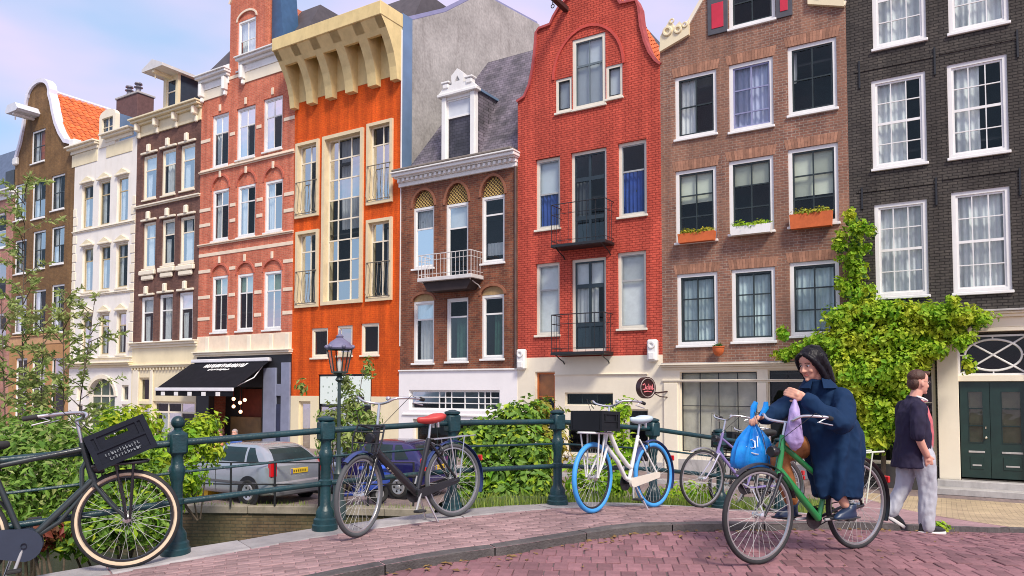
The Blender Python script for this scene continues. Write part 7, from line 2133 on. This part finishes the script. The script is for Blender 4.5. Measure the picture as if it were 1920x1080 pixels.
ell(TR, [((-.015, 0, .80), .135, .175), ((-.015, 0, .90), .13, .17), ((-.015, 0, .97), .125, .165)], 20)
limb(TR, [(-.005, -.09, .84), (.02, -.10, .66), (.035, -.10, .48), (.015, -.10, .28), (.01, -.10, .09)], [.125, .108, .092, .085, .08], 14)
limb(TR, [(-.035, .09, .84), (-.09, .10, .66), (-.14, .10, .48), (-.21, .10, .33), (-.275, .10, .22)], [.12, .105, .09, .08, .075], 14)
fuse(TR, .0095, GT, 'trousers', man, 2, folds(.018, .009, 10, 26, 8))
SB = mat('black_shoe', (.012, .012, .014), .5, .2)
SW = mat('white_sole', (.72, .70, .68), .6, .1)
def shoe(M):
    Sx = MB(); rg = []
    ell(Sx, [((.05, 0, .03), .15, .046), ((.05, 0, .05), .148, .046), ((.03, 0, .078), .12, .044), ((-.02, 0, .105), .065, .043), ((-.03, 0, .125), .05, .042)])
    Sx.v = [tuple(M @ Vector(v)) for v in Sx.v]
    fuse(Sx, .007, SB, 'shoe', man, 1)
    So = MB(); ell(So, [((.05, 0, .0), .148, .046), ((.05, 0, .006), .153, .05), ((.05, 0, .026), .153, .05), ((.05, 0, .034), .148, .047)], 24)
    So.v = [tuple(M @ Vector(v)) for v in So.v]; So.build('shoe_sole', SW, man, 40)
shoe(Matrix.Translation((.02, -.10, .0)))
shoe(Matrix.Translation((-.30, .10, .13)) @ Matrix.Rotation(R(33), 4, 'Y'))

# ---- two people on the cafe terrace behind the silver car
def sitter(label, loc, rz, shirt, hair):
    P_ = MB()
    hm = Matrix.Translation((.02, 0, 1.0))
    T = head_mesh(P_, hm, 1.05)
    limb(P_, [(0, 0, .92), (.0, 0, 1.04)], [.065, .06])
    ell(P_, [((0, 0, .45), .13, .17), ((0, 0, .65), .11, .15), ((0, 0, .85), .11, .18), ((0, 0, .93), .06, .1)])
    for q in (-1, 1):
        limb(P_, [(0, q*.19, .86), (.08, q*.24, .62), (.3, q*.16, .62)], [.058, .045, .035])
        limb(P_, [(.02, q*.09, .5), (.42, q*.11, .52), (.42, q*.11, .08)], [.09, .065, .045])
        limb(P_, [(.40, q*.11, .05), (.55, q*.11, .04)], [.04, .03])
    b = fuse(P_, .014, SKIN_M, 'person', smooth_it=1)
    b.location = loc; b.rotation_euler = (0, 0, rz); setp(b, label, 'person')
    face_parts(b, T, 1.05, None, hm)
    S_ = MB(); ell(S_, [((0, 0, .44), .15, .19), ((0, 0, .65), .13, .17), ((0, 0, .85), .125, .2), ((0, 0, .95), .07, .1)])
    for q in (-1, 1): limb(S_, [(0, q*.19, .86), (.08, q*.24, .62), (.2, q*.19, .62)], [.07, .058, .05])
    fuse(S_, .015, shirt, 'shirt', b, 1, folds(.01, .005, 12, 25))
    L_ = MB()
    for q in (-1, 1): limb(L_, [(.02, q*.09, .5), (.42, q*.11, .52), (.42, q*.11, .12)], [.1, .075, .06])
    fuse(L_, .015, mat('dark_jeans', (.03, .04, .08), .8, .2), 'trousers', b, 1)
    Hm = MB().ball((.0, 0, 1.175), (.105, .09, .09), 14, 10); Hm.ball((-.05, 0, 1.11), (.06, .08, .08), 12, 8)
    fuse(Hm, .01, hair, 'hair', b, 1)
tb = at_depth(440, 830, 24.5)
yaw = math.atan2(-NX.y, -NX.x)
sitter('person in a blue top seated at the cafe terrace behind the silver car', (tb.x, tb.y, .11), yaw+.4, mat('blue_top', (.05, .11, .35), .8, .2), mat('grey_hair', (.3, .25, .24), .7, .2))
tb2 = at_depth(414, 830, 24.8)
sitter('person in an orange top seated left of the one in blue', (tb2.x, tb2.y, .11), yaw-.4, mat('orange_top', (.6, .22, .10), .8, .2), mat('brown_hair', (.07, .028, .015)))
bn = thing('terrace_bench', 'dark bench with people at the cafe terrace under the awning', 'bench', ((tb.x+tb2.x)/2, (tb.y+tb2.y)/2, .0), FROT)
MB().cbox(-.9, .9, -.2, .25, .47, .53, .01).build('seat', mat('bench_wood', (.12, .07, .04), .7, .2), bn)
for x in (-.8, .8): MB().cbox(x-.04, x+.04, -.18, .22, 0, .47, .01).build('leg', IRON, bn)
MB().cbox(-.9, .9, .25, .30, .55, .95, .01).build('backrest', mat('bench_wood', (.12, .07, .04)), bn)
yc = at_depth(395, 857, 18.8)
yb = thing('yellow_crate', 'yellow crate standing in the greenery left of the silver car', 'crate', (yc.x, yc.y, 0), FROT)
YC = mat('yellow_plastic', (.78, .46, .02), .5, .1)
for z0 in (0, .32, .64):
    for k in range(4):
        M_ = Matrix.Rotation(PI/2*k, 4, 'Z'); MB().prism([(-.22, z0), (.22, z0), (.22, z0+.3), (-.22, z0+.3)], -.22, -.205, [[(-.08, z0+.2), (.08, z0+.2), (.08, z0+.25), (-.08, z0+.25)]], M_).build('crate_wall', YC, yb)
    MB().box(-.2, .2, -.2, .2, z0, z0+.02).build('crate_floor', YC, yb)
# ================================================================ PLANTS
rng = random.Random(21)
def hw(px, py, dep):
    a, z = fac(px, py, dep); p = EX*a + NX*(FD+dep); return Vector((p.x, p.y, z))
# ---- creeper between the brown and the black house
base = hw(1655, 900, -.5)
vn = thing('climbing_creeper', 'bright green creeper spreading over the brown and black house fronts', 'creeper', (base.x, base.y, .1))
O = Vector(vn.location)
def blob(px, py, dep, rx, rz, rd):
    return (hw(px, py, dep) - O, (rx, rd, rz))
bl = []
for px, py, rx, rz in ((1607, 425, .22, .30), (1605, 465, .28, .4), (1606, 510, .35, .45), (1592, 490, .2, .25), (1610, 555, .45, .45), (1585, 540, .25, .3)):
    bl.append(blob(px, py, -.25, rx, rz, .22))
for px, py, rx, rz in ((1580, 595, .6, .4), (1640, 585, .7, .4), (1700, 588, .7, .38), (1750, 590, .65, .38), (1800, 592, .55, .30), (1832, 596, .35, .22), (1775, 622, .6, .35), (1710, 630, .8, .5), (1650, 640, .8, .6), (1590, 640, .7, .5), (1545, 640, .55, .35), (1505, 655, .45, .25), (1470, 665, .32, .18), (1745, 655, .4, .3), (1800, 635, .3, .2)):
    bl.append(blob(px, py, -.75 + rng.uniform(-.15, .15), rx, rz, .55))
for px, py, rx, rz in ((1580, 690, .5, .6), (1640, 700, .75, .65), (1690, 690, .6, .55), (1620, 760, .6, .6), (1660, 770, .6, .6), (1640, 815, .5, .5), (1690, 730, .4, .5), (1700, 800, .4, .55), (1590, 740, .45, .5)):
    bl.append(blob(px, py, -.85 + rng.uniform(-.15, .15), rx, rz, .55))
for k in range(46):
    px, py = rng.choice(((rng.uniform(1460, 1850), rng.uniform(560, 690)), (rng.uniform(1570, 1640), rng.uniform(400, 560)), (rng.uniform(1560, 1720), rng.uniform(660, 850))))
    r_ = rng.uniform(.08, .2); bl.append(blob(px, py, -.6 - rng.uniform(.2, .65), r_, r_*1.3, r_))
leaves(MB(), bl, 25000, .125, rng, 1.6, .35, .35).build('foliage', G_BRIGHT, vn, fix=False)
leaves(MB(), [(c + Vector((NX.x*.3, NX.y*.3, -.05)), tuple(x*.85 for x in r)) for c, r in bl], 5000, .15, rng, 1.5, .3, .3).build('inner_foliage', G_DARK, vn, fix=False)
def trunk(mb, pts, r0, r1):
    n = len(pts); mb.tube(pts, [r0+(r1-r0)*k/(n-1) for k in range(n)], 8)
tk = MB()
trunk(tk, [Vector((0, 0, -.1)), Vector((.05, .02, .8)), Vector((-.08, .05, 1.6)), hw(1640, 640, -.4)-O, hw(1610, 540, -.15)-O, hw(1606, 430, -.1)-O], .075, .015)
tk.build('trunk', BARK, vn, 60)
for tgt in ((1500, 655), (1580, 620), (1720, 600), (1830, 597), (1680, 720), (1600, 740)):
    mb = MB(); e = hw(tgt[0], tgt[1], -.6)-O; s = hw(1640, 650, -.4)-O
    trunk(mb, [s, s.lerp(e, .5)+Vector((0, 0, .15)), e], .035, .01); mb.build('branch', BARK, vn, 60)

# ---- shrubs and weeds
def shrub(name, label, cat, base, blobs, n, size, m, elong=1.8, group=None, stems=6, droop=.1, shell=.3, m2=None):
    t = thing(name, label, cat, base, 0, group); O = Vector(base)
    bl = [(Vector(c)-O, r) for c, r in blobs]
    leaves(MB(), bl, n, size, rng, elong, shell, droop).build('foliage', m, t, fix=False)
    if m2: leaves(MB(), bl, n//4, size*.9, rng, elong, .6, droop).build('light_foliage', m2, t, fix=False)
    for k in range(stems):
        c, r = bl[k % len(bl)]
        e = c + Vector((rng.uniform(-.5, .5)*r[0], rng.uniform(-.5, .5)*r[1], rng.uniform(-.1, .5)*r[2])); s = Vector((rng.uniform(-.1, .1), rng.uniform(-.1, .1), 0))
        MB().tube([s, s.lerp(e, .5) + Vector((rng.uniform(-.06, .06), rng.uniform(-.06, .06), .05)), e], [.018, .012, .006], 6).build('stem', BARK, t)
    return t
def pb(px, py, d, rx, rz, rd=None):
    p = at_depth(px, py, d); return (p, (rx, rd or rx, rz))
# right of the red-saddle bicycle
p = at_depth(950, 960, 10.4); 
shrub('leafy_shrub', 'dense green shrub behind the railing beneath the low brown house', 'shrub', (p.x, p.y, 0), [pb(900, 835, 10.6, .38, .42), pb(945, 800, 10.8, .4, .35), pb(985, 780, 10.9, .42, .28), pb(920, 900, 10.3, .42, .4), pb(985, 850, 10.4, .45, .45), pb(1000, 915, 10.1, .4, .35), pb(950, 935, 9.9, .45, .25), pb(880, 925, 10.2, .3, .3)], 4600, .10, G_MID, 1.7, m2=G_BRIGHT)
p = at_depth(1010, 940, 11)
shrub('autumn_shrub', 'yellow-green shrub tinged orange left of the black bicycle basket', 'shrub', (p.x, p.y, 0.2), [pb(1020, 775, 11.2, .3, .25), pb(1030, 830, 11.0, .35, .4), pb(1015, 900, 10.8, .35, .4)], 1500, .10, foliage_mat('leaf_autumn', (.30, .30, .03), (.16, .27, .04), (.40, .22, .03)), 1.9)
p = at_depth(1150, 940, 9.9)
shrub('bright_shrub', 'light green shrub growing behind the white bicycle frame', 'shrub', (p.x, p.y, .9), [pb(1155, 790, 10, .2, .28), pb(1165, 850, 9.9, .25, .35), pb(1145, 910, 9.7, .32, .28), pb(1100, 900, 9.5, .35, .3), pb(1170, 765, 10.1, .14, .16)], 1900, .09, G_BRIGHT, 2.0)
p = at_depth(1300, 930, 10.8)
shrub('low_weeds', 'low yellow-green weeds behind the wheel of the purple bicycle', 'plant', (p.x, p.y, .8), [pb(1290, 925, 10.8, .5, .16), pb(1340, 930, 10.9, .4, .15), pb(1240, 935, 10.4, .35, .12)], 900, .08, G_BRIGHT, 2.4, stems=3)
# around the bicycle on the left
zb = lambda p: (p.x, p.y, .3)
p = at_depth(60, 940, 7.6)
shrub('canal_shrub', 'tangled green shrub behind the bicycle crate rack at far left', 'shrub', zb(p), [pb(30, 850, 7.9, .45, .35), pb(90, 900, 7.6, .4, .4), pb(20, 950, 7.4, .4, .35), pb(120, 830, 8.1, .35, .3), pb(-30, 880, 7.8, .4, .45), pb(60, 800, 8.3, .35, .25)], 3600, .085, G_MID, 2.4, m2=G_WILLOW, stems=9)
p = at_depth(230, 940, 7.8)
shrub('wheel_side_shrub', 'green shrub seen through the spokes of the crate bicycle', 'shrub', zb(p), [pb(190, 930, 7.7, .42, .38), pb(240, 980, 7.4, .40, .3), pb(285, 930, 7.8, .28, .4), pb(160, 990, 7.2, .38, .3), pb(230, 880, 8.0, .4, .3), pb(100, 1000, 7.1, .4, .25), pb(300, 1000, 7.6, .16, .2)], 3600, .085, G_MID, 2.2, m2=G_BRIGHT, stems=8)
p = at_depth(100, 1005, 6.7)
shrub('red_leaf_plant', 'dark red leaved plant at the bank below the chain case', 'plant', (p.x, p.y, .9), [pb(85, 1000, 6.8, .22, .14), pb(50, 1015, 6.6, .2, .1)], 420, .08, foliage_mat('leaf_red', (.20, .03, .02), (.10, .06, .02)), 2.0, stems=3)
p = at_depth(370, 900, 15.6)
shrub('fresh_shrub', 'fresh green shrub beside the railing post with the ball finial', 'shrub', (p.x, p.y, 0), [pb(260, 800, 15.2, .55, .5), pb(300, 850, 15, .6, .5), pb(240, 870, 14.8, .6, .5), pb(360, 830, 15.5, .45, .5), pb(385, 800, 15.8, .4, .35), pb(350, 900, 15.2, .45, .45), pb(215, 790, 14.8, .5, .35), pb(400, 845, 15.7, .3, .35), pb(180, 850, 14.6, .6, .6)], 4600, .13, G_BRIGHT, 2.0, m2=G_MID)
p = at_depth(640, 880, 16.2)
shrub('lamp_side_plant', 'slender leafy plant twining round the street lamp', 'plant', (p.x, p.y, 0), [pb(625, 790, 16, .35, .5), pb(660, 760, 16.1, .3, .5), pb(655, 820, 16, .35, .4), pb(690, 790, 16.2, .3, .35), pb(690, 690, 16.4, .18, .3), pb(612, 830, 15.9, .3, .3), pb(565, 725, 16.5, .16, .2), pb(648, 720, 16.2, .2, .35)], 1500, .12, G_WILLOW, 2.2, m2=G_MID, shell=.1)
# ---- tall willow saplings at the left
def sapling(label, base, top, n, lean, seed):
    r_ = random.Random(seed); b = Vector(base); t = thing('willow_sapling', label, 'sapling', b, 0, 'slender saplings on the canal bank')
    H = top.z - b.z
    ax = [Vector((0, 0, 0)), Vector((lean*.15, .05, H*.3)), Vector((lean*.55, -.02, H*.65)), top - b]
    def at(u):
        u *= 3; i = min(int(u), 2); return ax[i].lerp(ax[i+1], u-i)
    MB().tube([at(k/14) for k in range(15)], [.017*(1-k/14)+.004 for k in range(15)], 7).build('trunk', BARK, t, 60)
    lf = MB()
    for k in range(n):
        u = .38 + .62*k/n; s = at(u); a = r_.uniform(0, 2*PI); L = r_.uniform(.45, 1.15)*(1.15-u*.6)
        d = Vector((math.cos(a), math.sin(a), r_.uniform(.25, .9))).normalized()
        e = s + d*L + Vector((0, 0, -.1*L)); m = s.lerp(e, .5) + Vector((0, 0, .06))
        MB().tube([s, m, e], [.009, .006, .003], 5).build('branch', BARK, t)
        for q in range(int(44*L)+8):
            v = .2 + .8*r_.random(); p = s.lerp(m, v*2) if v < .5 else m.lerp(e, v*2-1)
            ld = (d*.5 + Vector((r_.uniform(-1, 1), r_.uniform(-1, 1), r_.uniform(-.9, .5)))).normalized(); sd = ld.orthogonal(); sd.rotate(Matrix.Rotation(r_.uniform(0, 6), 3, ld)); nn = ld.cross(sd)
            l = r_.uniform(.08, .14); w = l*.14
            lf.add([p, p + ld*l*.5 + sd*w + nn*.006, p + ld*l, p + ld*l*.5 - sd*w + nn*.006], [(0, 1, 2), (0, 2, 3)])
    lf.build('crown', G_WILLOW, t, fix=False)
for k, (bx, by, tx, ty, d, lab) in enumerate(((40, 980, 48, 335, 12.2, 'tallest slender sapling in front of the bell gable house'), (120, 980, 118, 545, 11.8, 'slender sapling before the right windows of the bell gable house'), (150, 960, 178, 560, 12.6, 'slender sapling leaning right before the white house'), (5, 980, 2, 560, 11.2, 'slender sapling at the very left edge'), (75, 970, 82, 600, 11.6, 'shorter slender sapling between its taller neighbours'))):
    b = at_depth(bx, by, d); tp = at_depth(tx, ty, d+.2)
    sapling(lab, (b.x, b.y, -1.4), tp, 44 if k == 0 else 34, rng.uniform(-.2, .2), 50+k)
# ---- grass on the bank and along the quay edge
mb = MB()
def blade(p, h_, w):
    a = rng.uniform(0, 2*PI); d = Vector((math.cos(a), math.sin(a), 0)); t = d.orthogonal()*w
    q = p + d*h_*rng.uniform(.1, .5) + Vector((0, 0, h_))
    m = p.lerp(q, .5) + Vector((0, 0, h_*.12))
    mb.add([p-t, p+t, m+t*.7, m-t*.7, q], [(0, 1, 2, 3), (3, 2, 4)])
for i in range(6*SUB+2, 11*SUB+4):
    for k in range(70):
        c = RC[i].lerp(RC[i+1], rng.random()); d = (RC[i+1]-RC[i]).normalized(); o = Vector((-d.y, d.x)); w = .08 + abs(rng.gauss(0, .3))
        c = c + o*w; blade(Vector((c.x, c.y, gp((RC[i]).x, RC[i].y) - .06)), rng.uniform(.05, .2), .005)
g_ = mb.build('grass_tufts', foliage_mat('grass_blade', (.12, .22, .03), (.30, .36, .07)), fix=False)
setp(g_, 'grass tufts growing along the outer edge of the bridge railing', 'grass', kind='stuff')
mb = MB()
for a, b in zip(Q[2:6], Q[3:7]):
    for k in range(160):
        c = V2(a).lerp(V2(b), rng.random()); blade(Vector((c.x+rng.uniform(-.05, .3), c.y+rng.uniform(-.05, .3), .0)), rng.uniform(.04, .16), .006)
for px, py in ((1768, 984), (1772, 982), (1765, 983)):
    pass
g2 = mb.build('quay_weeds', MATS['grass_blade'], fix=False)
setp(g2, 'thin weeds along the stone edge of the quay wall', 'weeds', kind='stuff')
mb = MB(); DL = foliage_mat('dry_leaf', (.30, .19, .06), (.16, .09, .04), trans=.1)
for k in range(170):
    i = rng.randrange(4*SUB, 11*SUB); d = (KC[i+1]-KC[i]).normalized(); o = Vector((d.y, -d.x)); c = KC[i].lerp(KC[i+1], rng.random()) + o*(.02 + abs(rng.gauss(0, .10)) if k < 120 else rng.uniform(.1, 1.6))
    p = Vector((c.x, c.y, gr(c.x, c.y)+.010)); a_ = rng.uniform(0, 6.3); t_ = Vector((math.cos(a_), math.sin(a_), rng.uniform(-.15, .15))); s_ = Vector((-t_.y, t_.x, rng.uniform(-.2, .2))); l = rng.uniform(.018, .042)
    mb.add([p - t_*l, p + s_*l*.45 + Vector((0, 0, .008)), p + t_*l, p - s_*l*.45 + Vector((0, 0, .004))], [(0, 1, 2), (0, 2, 3)])
setp(mb.build('fallen_leaves', DL, fix=False), 'small dry leaves gathered along the kerb on the road', 'leaves', kind='stuff')
wp = KC[10*SUB+5]
t = thing('kerb_weed', 'small yellow-green weed at the kerb behind the walking person', 'weed', (5.05, 8.9, gr(5.05, 8.9)))
leaves(MB(), [((0, 0, .06), (.14, .1, .07))], 130, .07, rng, 2.2).build('foliage', G_BRIGHT, t, fix=False)
